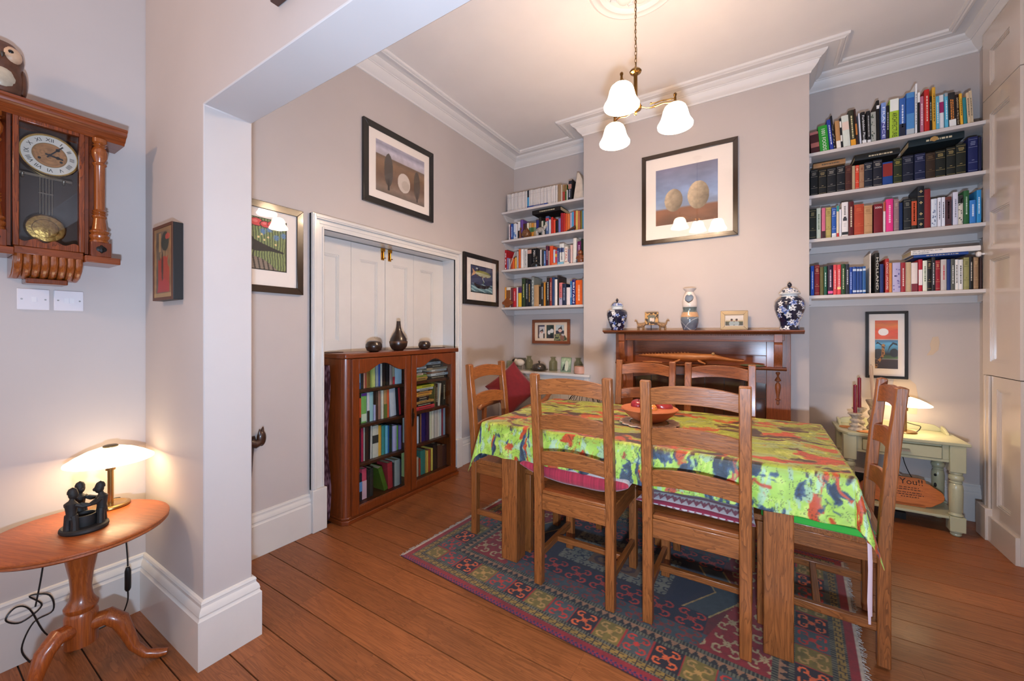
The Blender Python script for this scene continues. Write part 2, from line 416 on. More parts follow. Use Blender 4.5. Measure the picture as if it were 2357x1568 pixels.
# flaked paint on the right alcove wall
PL = mat('cbb69e', .8)
for pts in ([(1.155, 1.13), (1.178, 1.175), (1.172, 1.21), (1.186, 1.262), (1.214, 1.268), (1.222, 1.225), (1.215, 1.17), (1.187, 1.135)],
            [(1.01, .70), (1.003, .86), (1.018, .955), (1.05, 1.005), (1.075, 1.0), (1.10, .955), (1.135, .915), (1.148, .82), (1.14, .70)]):
    pts = [(x-.17+(.035 if z > 1.1 else 0), z) for x, z in pts]
    mb = MB(); mb.prism(pts, 3.9985, 4.0004, 'y'); plab(mb.build('peeled_patch', PL, wb), 'bare plaster where the paint has flaked off')
# socket box beside the fireplace (tiny) and alcove shelves
SHELFW = mat('cfc8c4', 0.4)
SZ = (2.625, 2.306, 1.975, 1.55)
ORD = ['top', 'second', 'third', 'fourth']
for k, z in enumerate(SZ):
    s = thing('wall_shelf', '%s white painted shelf of books in the alcove right of the chimney' % ORD[k], 'shelf', (0, 0, z), 0, 'right alcove shelves')
    mb = MB(); mb.box(CX1+.001, 1.279, 3.73, 3.999, 0, .024); mb.build('board', SHELFW, s, bevel=.002)
    mb = MB(); mb.box(CX1+.002, CX1+.02, 3.75, 3.998, -.045, -.0005); mb.build('batten', SHELFW, s)
    mb = MB(); mb.box(CX1+.02, 1.279, 3.975, 3.998, -.05, -.0005); mb.build('batten', SHELFW, s)
    mb = MB(); mb.box(1.26, 1.279, 3.78, 3.97, -.045, -.0005); mb.build('batten', SHELFW, s)
for k, z in enumerate(SZ):
    s = thing('wall_shelf', '%s white painted shelf of books in the alcove left of the chimney' % ORD[k], 'shelf', (0, 0, z), 0, 'left alcove shelves')
    mb = MB(); mb.box(XL+.001, CX0-.001, 3.73, 3.999, 0, .024); mb.build('board', SHELFW, s, bevel=.002)
    mb = MB(); mb.prism([(3.76, -.0005), (3.998, -.0005), (3.998, -.06), (3.84, -.06)], XL+.001, XL+.022, 'x'); mb.build('bracket', SHELFW, s)
    mb = MB(); mb.box(XL+.022, CX0-.002, 3.975, 3.998, -.05, -.0005); mb.build('batten', SHELFW, s)
BOOKS={
'R1':[
(0.336,0.053,0.169,-0.075,'4a2024',('p','a8605a',0.3,0.5),('p','b06a66',0.88,1)),
(0.39, 0.055, 0.204, -0.075, '2f9a34', ('t2', '1001 FOODS', 'f2f2ea', 1.0)),
(0.45,0.022,0.242,-0.095,'2a3f9c',('t','','e8ecf8',1.0)),
(0.473,0.012,0.267,-0.093,'1c1c22',('z','c8c0b8')),
(0.486,0.026,0.215,-0.056,'b98a5a',('p','efe8df',0.02,0.3)),
(0.513,0.011,0.231,-0.056,'26242a',('p','e6e2da',0.25,0.45),('p','e6e2da',0.7,0.9)),
(0.526,0.04,0.242,-0.06,'d9dfd4',('p','e8cfc0',0.55,0.8)),
(0.568,0.03,0.272,-0.062,'37372a',('p','e8a028',0,0.2),('t','','d8cfa0',1.0)),
(0.6,0.011,0.273,-0.066,'3a1f1a',('p','c87830',0.3,0.6)),
(0.619,0.01,0.237,-0.051,'d4d8e4'),
(0.631, 0.024, 0.239, -0.045, '1d1d1f', ('t', 'Forbidden Places', 'f0f0f0', 1.0), ('p', 'e8e8e8', 0.02, 0.14)),
(0.658,0.02,0.237,-0.025,'222224',('t','','b8b8b8',1.0),('p','e8e8e8',0.03,0.12)),
(0.68,0.028,0.225,-0.013,'a7a9a0',('z','4a5a48')),
(0.711,0.016,0.3,-0.016,'161618',('p','f0f0ee',0.8,0.88)),
(0.733,0.026,0.275,0.0,'7f9ad6',('t','FRANCE','e8f0ff',1.0),('p','4a4f9a',0.05,0.5)),
(0.76,0.016,0.247,0.0,'1a1a20',('t','','c8c8c8',1.0)),
(0.7768,0.0482,0.283,0.0,'a9c93a',('p','eef2ea',0.7,1.0),('t','ARCHITECTURE','1c2410',0.72)),
(0.827,0.032,0.275,0.0,'3a66b0',('p','1a2238',0,0.35),('t','','d8e2f4',1.0)),
(0.862,0.042,0.303,0.0,'2f66b4',('p','4d8cc8',0.17,0.52),('p','b9c2c6',0.0,0.17),('p','4d8cc8',0.88,1)),
(0.905,0.01,0.35,0.0,'eceef0',('t','','6a6a6a',1.0)),
(0.916,0.013,0.287,0.0,'1c1c1e',('p','eceae8',0.76,1)),
(0.931,0.019,0.258,-0.004,'c8788c',('t','','f4e4e8',1.0)),
(0.952,0.025,0.295,-0.008,'c02a26',('t','','f0c8b8',1.0)),
(0.978,0.01,0.242,-0.008,'20201e',('t','','e8e0c8',1.0)),
(0.99,0.016,0.297,-0.012,'d8a63a',('t','','40300c',1.0)),
(1.007,0.017,0.232,-0.012,'62b0cc',('t','','f0f4f4',1.0)),
(1.025,0.022,0.238,-0.012,'eae4e2',('p','9c2060',0.5,0.8)),
(1.049,0.016,0.241,-0.016,'5cb4d4',('p','9aa0a4',0.9,1),('t','','f2f6f6',1.0)),
(1.069,0.034,0.237,-0.029,'2e2c2c',('t2','','e08a3a',1.0),('p','ecebe6',0.03,0.24)),
(1.105, 0.015, 0.219, -0.034, '2a1a16', ('t', 'SADHANA - A Way to God', 'dcc8a0', 1.0)),
(1.1208,0.0122,0.217,-0.034,'eab03a',('t','','30240c',1.0)),
(1.135,0.016,0.184,-0.039,'2f8088'),
(1.153,0.015,0.213,-0.044,'d8bc98',('t','','5a4a3a',1.0)),
(1.169,0.013,0.224,-0.044,'dcc4a0',('t','','5a4a3a',1.0)),
],
'R2':[
(0.33,0.046,0.204,0.0,'15191c',('g','8a8478')),
(0.38,0.048,0.196,0.0,'171b1d',('g','a08c60')),
(0.43,0.053,0.194,0.0,'161a20',('g','9a968c')),
(0.485,0.048,0.197,0.0,'151a22',('g','9a968c')),
(0.535,0.038,0.19,0.0,'4a2622',('g','7a4a34')),
(0.574,0.017,0.181,0.0,'b8a080'),
(0.592,0.021,0.18,0.0,'d8432c',('g','f0d8b8')),
(0.614,0.027,0.18,0.0,'a88060',('g','8a3a2a')),
(0.642,0.045,0.19,0.0,'1f2432',('g','b0aca0')),
(0.689,0.048,0.193,0.0,'20222e',('g','b8b0a0')),
(0.74,0.054,0.169,0.0,'23468a',('p','8c2420',0.4,0.93)),
(0.796,0.043,0.181,0.0,'26301f',('g','b0a048')),
(0.843,0.057,0.19,0.0,'181d30',('g','7a7c84')),
(0.902,0.053,0.187,0.0,'182040',('g','8084a0')),
(0.957,0.046,0.18,0.0,'33261e',('g','6a5434')),
(1.005,0.049,0.188,0.0,'1c211e',('g','b09a60')),
(1.056,0.043,0.195,0.0,'1c211e',('g','b09a60')),
(1.1,0.046,0.206,0.0,'20251f',('g','b09a60')),
(1.155,0.045,0.238,0.0,'1d2658',('g','8088a8')),
(1.202,0.014,0.229,0.0,'1a2040'),
],
'R3':[
(0.322,0.043,0.236,0.0,'20261f',('g','9a8a58')),
(0.368,0.026,0.238,0.0,'c6d2c0',('t','','5a7050',1.0)),
(0.398,0.022,0.233,0.0,'d6708c',('p','3a1018',0.0,0.25)),
(0.422,0.033,0.234,0.0,'b9a660',('g','7a6a30')),
(0.458,0.027,0.226,0.0,'2c5cb0',('p','e8ecf2',0.02,0.16),('g','d8e0f0')),
(0.486,0.014,0.237,0.0,'ecdcc0',('p','c82a2a',0.02,0.14),('p','2a9a94',0.82,1)),
(0.501,0.012,0.206,0.0,'e6e6ee'),
(0.515,0.037,0.255,0.0,'efe9e6',('pic','3a3a40'),('p','2a2a2a',0.06,0.14)),
(0.553,0.03,0.252,0.0,'5c1f24',('t','','e8d8b8',1.0)),
(0.585,0.054,0.225,0.0,'b8482f',('g','d0683c')),
(0.64,0.045,0.208,0.0,'c09468',('g','a07448')),
(0.693,0.049,0.212,0.0,'7a1e28',('t2','2006','f2ecec',0.5)),
(0.743,0.012,0.218,0.0,'e8dcd8',('p','b85030',0.7,1)),
(0.757,0.038,0.235,0.0,'e83a86',('t','','f6c8dc',1.0)),
(0.797,0.027,0.227,0.0,'94787c',('g','c0a88c')),
(0.826,0.019,0.2,0.0,'20345e'),
(0.848,0.037,0.22,0.0,'22262a',('g','8a8878')),
(0.887,0.028,0.216,0.0,'2b2c26',('p','c8512c',0.15,0.92),('t','','f0e8d8',0.8)),
(0.918,0.033,0.301,0.0,'1c2028',('x','d8c08a')),
(0.9518,0.0312,0.27,0.0,'862a2c'),
(0.985,0.028,0.199,0.0,'d8dfe8',('z','6a7a9a')),
(1.014,0.016,0.2,0.0,'e6e8f2',('t','','26283a',1.0)),
(1.032,0.017,0.2,0.0,'e6e8f2',('t','','26283a',1.0)),
(1.05,0.03,0.198,0.0,'6e3a32',('p','4a2c34',0.08,0.9),('t','','b0a0a0',0.8)),
(1.086,0.024,0.224,0.0,'d9d8e6',('t','','8a8a98',1.0)),
(1.1108,0.0232,0.198,0.0,'d8d0c0',('p','2a2c2c',0.74,1),('z','3a3a34')),
(1.135,0.025,0.225,0.0,'2c6238',('t','','c8dcc8',1.0)),
(1.161,0.029,0.157,0.0,'3a80c8',('t','','e8f0fa',1.0)),
(1.191,0.021,0.217,0.0,'2f8cc8',('t','','e8f4fa',1.0)),
],
'R4':[
(0.322,0.009,0.223,0.0,'22241f'),
(0.332,0.021,0.227,0.0,'2450b0',('t','','d8e4fa',1.0)),
(0.355,0.031,0.233,0.0,'8a2228',('g','d8a878')),
(0.388,0.021,0.213,0.0,'6a6438'),
(0.411,0.019,0.217,0.0,'1c5440',('t','','d8e8e0',1.0)),
(0.434,0.032,0.223,0.0,'2e1a34',('t','','d8c8dc',1.0),('p','e05090',0.05,0.14)),
(0.467,0.021,0.225,0.0,'dc4a50',('t','','f4d0cc',1.0)),
(0.489,0.022,0.223,0.0,'dc4a50',('t','','f4d0cc',1.0),('p','f0d890',0.18,0.26)),
(0.512,0.023,0.225,0.0,'2c4a2c',('t','','d8d8b0',1.0)),
(0.537,0.022,0.223,0.0,'2c303c',('t','','d0d0d8',1.0)),
(0.56,0.016,0.199,0.0,'2448a0',('t','','d8e4fa',1.0)),
(0.577,0.021,0.2,0.0,'284c94',('b','c8d4e4')),
(0.599,0.015,0.198,0.0,'26488c',('b','c8d4e4')),
(0.615,0.015,0.197,0.0,'26488c',('b','c8d4e4')),
(0.631,0.018,0.198,0.0,'30609a',('b','c8d4e4')),
(0.671,0.007,0.288,0.0,'f0e8de'),
(0.7,0.024,0.288,0.0,'26241f',('t','HOLLAND','e8e0d0',1.0)),
(0.726,0.019,0.206,0.0,'20346e'),
(0.754, 0.02, 0.242, 0.0, 'b0302c', ('t', 'CATHOLIC LANCASHIRE', 'f0e0d8', 1.0)),
(0.7748,0.0152,0.21,0.0,'d88a48'),
(0.7908,0.0412,0.209,0.0,'b8b0d0',('z','6a60a0')),
(0.833,0.024,0.206,0.0,'a02c34',('t','','f0d8d0',1.0)),
(0.858,0.029,0.207,0.0,'cbb08a'),
(0.888,0.032,0.201,0.0,'e8dad2',('p','7a2430',0.0,0.28)),
(0.922,0.02,0.22,0.0,'b42436',('p','f0e8e4',0.2,0.68)),
(0.943,0.022,0.21,0.0,'e2e8d4',('t','','5a6a4a',1.0)),
(0.966,0.019,0.216,0.0,'1c1c1c',('g','c0a870')),
(0.986,0.018,0.23,0.0,'2a2a2c',('t','','d0d0d0',1.0)),
(1.0048,0.0232,0.206,0.0,'9c2430',('g','d8a878')),
(1.029,0.027,0.209,0.0,'c4bcb6',('t','','c84048',1.0)),
(1.0568,0.0172,0.207,0.0,'1e3470'),
(1.0748,0.0192,0.208,0.0,'5a5c54',('t','','e0e0d8',1.0)),
(1.095,0.016,0.203,0.0,'ebe6de',('t','','4a4a4a',1.0)),
(1.112,0.022,0.201,0.0,'eae6e0',('t','','4a4a4a',1.0)),
(1.1348,0.0252,0.212,0.0,'9a9660',('g','6a6638')),
(1.161,0.018,0.215,0.0,'1d1c1a',('t','','d8d0c0',1.0)),
(1.18,0.023,0.21,0.0,'9a7a5a',('g','c8a878')),
(1.205,0.01,0.206,0.0,'3a2420'),
],
'L1':[
(-2.422,0.015,0.207,0.0,'ded6d0',('J',)),
(-2.4062,0.0132,0.205,0.0,'ded6d0',('J',)),
(-2.3922,0.0142,0.203,0.0,'ded6d0',('J',)),
(-2.3772,0.0132,0.201,0.0,'ded6d0',('J',)),
(-2.3632,0.0142,0.205,0.0,'ded6d0',('J',)),
(-2.3482,0.0132,0.203,0.0,'ded6d0',('J',)),
(-2.3342,0.0142,0.201,0.0,'ded6d0',('J',)),
(-2.3192,0.0132,0.205,0.0,'ded6d0',('J',)),
(-2.3052,0.0132,0.203,0.0,'ded6d0',('J',)),
(-2.2912,0.0132,0.201,0.0,'ded6d0',('J',)),
(-2.2772,0.0142,0.199,0.0,'ded6d0',('J',)),
(-2.2622,0.0132,0.203,0.0,'ded6d0',('J',)),
(-2.2482,0.0132,0.201,0.0,'ded6d0',('J',)),
(-2.2342,0.0132,0.199,0.0,'ded6d0',('J',)),
(-2.2202,0.0132,0.203,0.0,'ded6d0',('J',)),
(-2.2062,0.0122,0.201,0.0,'ded6d0',('J',)),
(-2.1932,0.0132,0.199,0.0,'ded6d0',('J',)),
(-2.1792,0.0132,0.197,0.0,'ded6d0',('J',)),
(-2.165,0.026,0.205,0.0,'2a3038',('p','4a9ac8',0,0.62)),
(-2.138,0.013,0.197,0.0,'ded6d0',('J',)),
(-2.1242,0.0132,0.201,0.0,'ded6d0',('J',)),
(-2.1102,0.0132,0.199,0.0,'ded6d0',('J',)),
(-2.0962,0.0122,0.197,0.0,'ded6d0',('J',)),
(-2.0832,0.0132,0.195,0.0,'ded6d0',('J',)),
(-2.0692,0.0122,0.199,0.0,'ded6d0',('J',)),
(-2.0562,0.0122,0.197,0.0,'ded6d0',('J',)),
(-2.0432,0.0132,0.195,0.0,'ded6d0',('J',)),
(-2.0292,0.0122,0.199,0.0,'ded6d0',('J',)),
(-2.0162,0.0122,0.197,0.0,'ded6d0',('J',)),
(-2.0032,0.0132,0.195,0.0,'ded6d0',('J',)),
(-1.9892,0.0122,0.193,0.0,'ded6d0',('J',)),
(-1.9762,0.0122,0.197,0.0,'ded6d0',('J',)),
(-1.9632,0.0122,0.195,0.0,'ded6d0',('J',)),
(-1.9502,0.0122,0.193,0.0,'ded6d0',('J',)),
(-1.9372,0.0122,0.197,0.0,'ded6d0',('J',)),
(-1.9242,0.0122,0.195,0.0,'ded6d0',('J',)),
(-1.9112,0.0122,0.193,0.0,'ded6d0',('J',)),
(-1.8982,0.0122,0.191,0.0,'ded6d0',('J',)),
(-1.8852,0.0122,0.195,0.0,'ded6d0',('J',)),
(-1.8722,0.0112,0.193,0.0,'ded6d0',('J',)),
(-1.8602,0.0122,0.191,0.0,'ded6d0',('J',)),
(-1.8472,0.0122,0.195,0.0,'ded6d0',('J',)),
(-1.8342,0.0122,0.193,0.0,'ded6d0',('J',)),
(-1.8212,0.0112,0.191,0.0,'ded6d0',('J',)),
(-1.8092,0.0122,0.189,0.0,'ded6d0',('J',)),
(-1.796,0.039,0.199,0.0,'9a7c5c'),
(-1.756,0.013,0.186,0.0,'d8c8b8'),
(-1.742,0.028,0.181,0.0,'a04034',('p','8a7048',0.6,1)),
(-1.712,0.019,0.179,0.0,'4a6a34',('p','8a7048',0.6,1)),
(-1.692,0.01,0.119,0.0,'e0dcd4'),
(-1.68,0.035,0.207,0.05,'20222c',('p','c88a78',0.6,0.82),('t','','c8c8d0',1.0)),
(-1.644,0.009,0.215,0.05,'1c1a1a'),
],
'L2':[
(-2.417,0.016,0.19,0.0,'dcd4d4',('t','','7a3040',1.0)),
(-2.4,0.009,0.182,0.0,'7a2444'),
(-2.39,0.029,0.193,0.0,'2f56a0',('t','','d8e4f4',1.0)),
(-2.358,0.018,0.189,0.0,'c8d4e4',('p','6a90c0',0.3,0.5)),
(-2.339,0.02,0.189,0.0,'dce0e8',('p','5a80b8',0.2,0.35)),
(-2.318,0.019,0.178,0.0,'e4dcd8'),
(-2.297,0.028,0.202,0.0,'e8e4e0',('p','1c1c1e',0,0.5)),
(-2.267,0.036,0.219,0.0,'6a4a94'),
(-2.228,0.02,0.168,0.0,'5c2a28'),
(-2.207,0.021,0.167,0.0,'4a3a34'),
(-2.184,0.026,0.174,0.0,'e0d4bc'),
(-2.156,0.029,0.167,0.0,'c8a06a',('p','4a7a5a',0.4,0.7)),
(-2.125,0.029,0.164,0.0,'cf8a34',('p','3a6a3a',0.4,0.7)),
(-2.095,0.027,0.161,0.0,'d0a878',('p','6a8a6a',0.45,0.7)),
(-2.065,0.032,0.186,0.0,'2a2f78',('p','2a8a80',0,0.35)),
(-2.031,0.027,0.214,0.0,'2c2824'),
(-2.002,0.023,0.169,0.0,'d8d0b8'),
(-1.977,0.022,0.168,0.0,'2a3c2c'),
(-1.951,0.039,0.211,0.0,'586c94',('p','c84048',0.75,0.9),('t','','e8e8e8',1.0)),
(-1.909,0.022,0.169,0.0,'dcdce0'),
(-1.882,0.022,0.188,0.0,'c83028'),
(-1.859,0.025,0.161,0.0,'e0523a'),
(-1.832,0.032,0.146,0.0,'201e20'),
(-1.797,0.026,0.164,0.0,'7a78b4'),
(-1.77,0.027,0.215,0.0,'9c2030'),
(-1.742,0.023,0.211,0.0,'b82c28'),
(-1.717,0.022,0.204,0.0,'d8582c'),
(-1.694,0.026,0.198,0.0,'e07a40'),
(-1.667,0.019,0.204,0.0,'c0b0c8'),
(-1.647,0.023,0.208,0.0,'4aa0cc'),
(-1.623,0.02,0.215,0.0,'a83a30'),
(-1.602,0.023,0.214,0.0,'d8b860'),
(-1.578,0.024,0.207,0.0,'c8704c'),
(-1.553,0.022,0.206,0.0,'8a7a38'),
(-1.53,0.017,0.205,0.0,'4a9cc0'),
(-1.512,0.015,0.232,0.0,'3a58a8',('t','','d8e0f4',1.0)),
],
'L3':[
(-2.47,0.024,0.235,0.0,'b4202a',('t','501','f4eeee',1.0)),
(-2.438,0.017,0.142,0.0,'8a80b0'),
(-2.418,0.016,0.128,0.0,'b8b4b4'),
(-2.393,0.026,0.137,0.0,'b84a30'),
(-2.366,0.026,0.125,0.0,'d8602c'),
(-2.337,0.024,0.137,0.0,'d8a848'),
(-2.312,0.021,0.205,0.0,'b4b0ae'),
(-2.289,0.029,0.225,0.0,'d8622e'),
(-2.256,0.033,0.221,0.0,'e6e2de'),
(-2.219, 0.043, 0.217, 0.0, 'dcd8d2', ('t', 'AMERICAN DIRT', '2c2a2a', 1.0)),
(-2.172,0.052,0.214,0.0,'1e1c1e',('p','c89a8a',0.75,0.95)),
(-2.118, 0.056, 0.214, 0.0, '161618', ('t', 'MAY AT 10', 'f0eee8', 1.0)),
(-2.059,0.044,0.199,0.0,'1a1a1c'),
(-2.014,0.018,0.19,0.0,'d8d4d0'),
(-1.995,0.025,0.187,0.0,'38383a'),
(-1.969,0.02,0.171,0.0,'4a78b8',('t','','e8e8f0',1.0)),
(-1.946,0.031,0.221,0.0,'58203a',('t','','d8b8c8',1.0)),
(-1.914,0.013,0.168,0.0,'b8b0a4'),
(-1.899,0.039,0.214,0.0,'d8502c'),
(-1.857,0.02,0.173,0.0,'c8d4e4'),
(-1.836,0.022,0.156,0.0,'c84a5a',('p','e8b848',0.6,0.8)),
(-1.812,0.02,0.184,0.0,'283a7c',('t','','e8ecf4',1.0)),
(-1.783,0.052,0.226,0.0,'dcdcd8',('p','4a5a8a',0.6,0.8),('t','','6a6a70',1.0)),
(-1.729,0.037,0.19,0.0,'e6d8cc',('t','ITALY','b83a30',1.0)),
(-1.691,0.027,0.159,0.0,'7a7488'),
(-1.662,0.023,0.2,0.0,'dcb8b0'),
(-1.636,0.036,0.266,0.02,'e4e0d8'),
(-1.59,0.039,0.228,0.018,'6c1c58',('t','','e8c8dc',1.0)),
(-1.546,0.042,0.249,0.0,'2a3628'),
],
'L4':[
(-2.47,0.021,0.235,0.0,'d8943a'),
(-2.448,0.055,0.232,0.0,'e0d4c4',('p','7a4a24',0.44,0.86)),
(-2.39,0.03,0.224,0.0,'6a3034'),
(-2.358,0.037,0.216,0.0,'c02c34',('t','','f0c8c8',1.0)),
(-2.316,0.019,0.228,0.0,'d8cccc'),
(-2.293,0.044,0.223,0.0,'4a2c5c',('p','e0b42c',0,0.72)),
(-2.247,0.044,0.319,0.0,'2f3f2a',('t','','b8bc70',1.0)),
(-2.201,0.034,0.305,0.0,'222426',('t','','c8ccd0',1.0)),
(-2.164,0.036,0.291,0.0,'1c1e28',('t','','c8a048',1.0)),
(-2.126,0.033,0.325,0.0,'7a8280',('t','DEGAS','d8dcd8',1.0)),
(-2.091,0.059,0.236,0.0,'b59066'),
(-2.03,0.024,0.219,0.0,'28221f',('p','e8e0d8',0.04,0.1)),
(-2.004,0.03,0.252,0.0,'26282a',('t','','c8c8c8',1.0)),
(-1.972,0.022,0.258,0.0,'c8862f'),
(-1.949,0.014,0.249,0.0,'1e1e1e'),
(-1.934,0.029,0.303,0.0,'1c1a1a',('t','','e4e4e0',1.0)),
(-1.903,0.029,0.298,0.0,'84302c',('t','','d8b8a8',1.0)),
(-1.872,0.029,0.304,0.0,'24406a'),
(-1.842,0.03,0.282,0.0,'ebe3dc'),
(-1.811,0.017,0.317,0.0,'2a2426'),
(-1.792,0.037,0.243,0.0,'d87878',('p','b0a8c0',0.0,0.35),('t','','8a3848',1.0)),
(-1.753,0.044,0.229,0.0,'202a44',('t','','98a4c0',1.0)),
(-1.708,0.042,0.188,0.0,'e6dada'),
(-1.665,0.02,0.251,0.0,'2c74b0',('t','','d8e8f4',1.0)),
(-1.644,0.036,0.266,0.0,'2a2268',('t','BRITAIN','f0f0f8',1.0)),
(-1.606,0.074,0.256,0.0,'e0601c',('t','','f4c8a0',1.0)),
(-1.53,0.026,0.271,0.0,'a8a8a4'),
(-1.503,0.012,0.235,0.0,'c8903c'),
],
'A1':[
(1.804,0.034,0.116,0.0,'7fb0d4',('p','3a5a94',0,0.4)),
(1.839,0.025,0.117,0.0,'2a2a2c'),
(1.866,0.014,0.133,0.0,'d0937a'),
(1.881,0.01,0.134,0.0,'b4463a'),
(1.893,0.033,0.149,0.0,'8a6c34',('t','BUDDHISM','4a3818',1.0)),
(1.928,0.017,0.167,0.0,'b8c46a'),
(1.946,0.024,0.167,0.0,'c8d080'),
(1.971,0.025,0.169,0.0,'9aa4b0'),
(1.997,0.016,0.172,0.0,'3450a0'),
(2.014,0.014,0.17,0.0,'d8d4cc'),
(2.029,0.037,0.173,0.0,'2c2422'),
(2.067,0.032,0.17,0.0,'1a1a1c'),
(2.101,0.026,0.162,0.0,'a8908c'),
(2.129,0.022,0.148,0.0,'b0a48c',('p','b8303c',0,0.4)),
(2.153,0.071,0.132,0.0,'b4cede'),
],
'A2':[
(1.8,0.012,0.219,0.0,'2c2a28'),
(1.813,0.031,0.224,0.0,'3a2c22',('p','c8502c',0.2,0.85)),
(1.846,0.046,0.234,0.0,'7cb460',('p','6a3a94',0.9,1),('p','d8e4c8',0.05,0.3)),
(1.893,0.022,0.237,0.0,'dcdce0',('p','3a342c',0,0.38)),
(1.917,0.034,0.234,0.0,'9cc4cc'),
(1.952,0.018,0.116,0.0,'b4b4dc'),
(1.971,0.021,0.228,-0.0,'4a342c'),
(1.993,0.028,0.232,-0.0,'a87868'),
(2.022,0.021,0.225,-0.0,'e0d8c8'),
(2.044,0.031,0.226,-0.0,'b88a5c',('p','6a7438',0.0,0.5)),
(2.076,0.021,0.225,-0.0,'dc5c34'),
(2.112,0.061,0.22,-0.064,'c4c8d4'),
(2.174,0.023,0.219,-0.064,'22242a'),
(2.198,0.024,0.225,-0.064,'b42a34'),
],
'A3':[
(1.796,0.028,0.248,0.0,'b4c8d8'),
(1.825,0.014,0.256,0.0,'26282e'),
(1.841,0.019,0.256,0.0,'b02c4a'),
(1.862,0.008,0.253,0.0,'c8d0c8'),
(1.873,0.034,0.25,0.0,'3a2a24'),
(1.908,0.012,0.247,0.017,'2a2422'),
(1.921,0.011,0.243,0.017,'e4dcd4'),
(1.937,0.055,0.237,0.0,'ccc8ba',('p','3a3a36',0.45,0.7)),
(1.995,0.028,0.228,0.0,'d8a440'),
(2.025,0.033,0.222,0.0,'3c8a86'),
(2.059,0.026,0.216,0.0,'6ab4d4'),
(2.087,0.01,0.212,0.0,'2c5ca8'),
(2.099,0.032,0.207,0.0,'24382e'),
(2.132,0.04,0.199,0.0,'b8b4dc'),
(2.174,0.016,0.194,0.0,'74b83c'),
(2.193,0.029,0.188,0.0,'8874b0'),
],
'A4':[
(1.791,0.028,0.208,0.0,'b0242c',('p','c8846a',0.72,0.95)),
(1.821,0.028,0.195,0.0,'20222c',('p','5a90c8',0.35,0.7)),
(1.852,0.042,0.221,0.0,'d8506a',('p','e8b8c4',0.0,0.6)),
(1.896,0.024,0.202,0.0,'2a2626'),
(1.922,0.032,0.206,0.0,'30322f'),
(2.05,0.037,0.195,-0.312,'4a6a20'),
(2.088,0.047,0.2,-0.04,'a8303a'),
(2.137,0.012,0.187,0.0,'2c3034'),
(2.151,0.053,0.205,0.0,'aaaca4'),
(2.206,0.014,0.195,0.0,'2a3444'),
],
'B3':[
(2.349,0.013,0.261,0.0,'c4ccc4'),
(2.363,0.026,0.261,0.0,'24262a'),
(2.39,0.021,0.226,0.0,'ccd0e0'),
(2.413,0.012,0.254,0.0,'2a2420'),
(2.427,0.015,0.251,0.0,'9a6a4c'),
(2.444,0.053,0.258,0.0,'2c2060'),
(2.498,0.028,0.251,0.0,'3a2048'),
(2.527,0.012,0.243,0.0,'3a3040'),
(2.54,0.029,0.256,0.0,'d0ccb0'),
(2.57,0.031,0.255,0.0,'dcd4c4'),
(2.602,0.044,0.251,0.0,'c8bcb4'),
(2.647,0.025,0.248,0.0,'d8d4cc'),
(2.673,0.025,0.246,0.0,'c4ccd4'),
(2.7,0.019,0.249,0.0,'a03a4c'),
(2.721,0.027,0.252,0.0,'a8b4c4'),
],
'B4':[
(2.334,0.041,0.209,0.0,'c8d48c'),
(2.378,0.033,0.164,0.0,'b8ac9a'),
(2.412,0.019,0.147,0.0,'a8422c'),
(2.434,0.058,0.205,0.0,'2f7a70'),
(2.495,0.011,0.193,0.0,'d8b060'),
(2.508,0.015,0.189,0.0,'e0c050'),
(2.525,0.034,0.19,0.0,'a84a2c'),
(2.561,0.02,0.196,0.0,'e0cc60'),
(2.584,0.053,0.23,0.0,'232120'),
(2.64,0.066,0.199,0.0,'5a3a2c'),
(2.709,0.056,0.183,0.0,'4a2c28'),
],
}
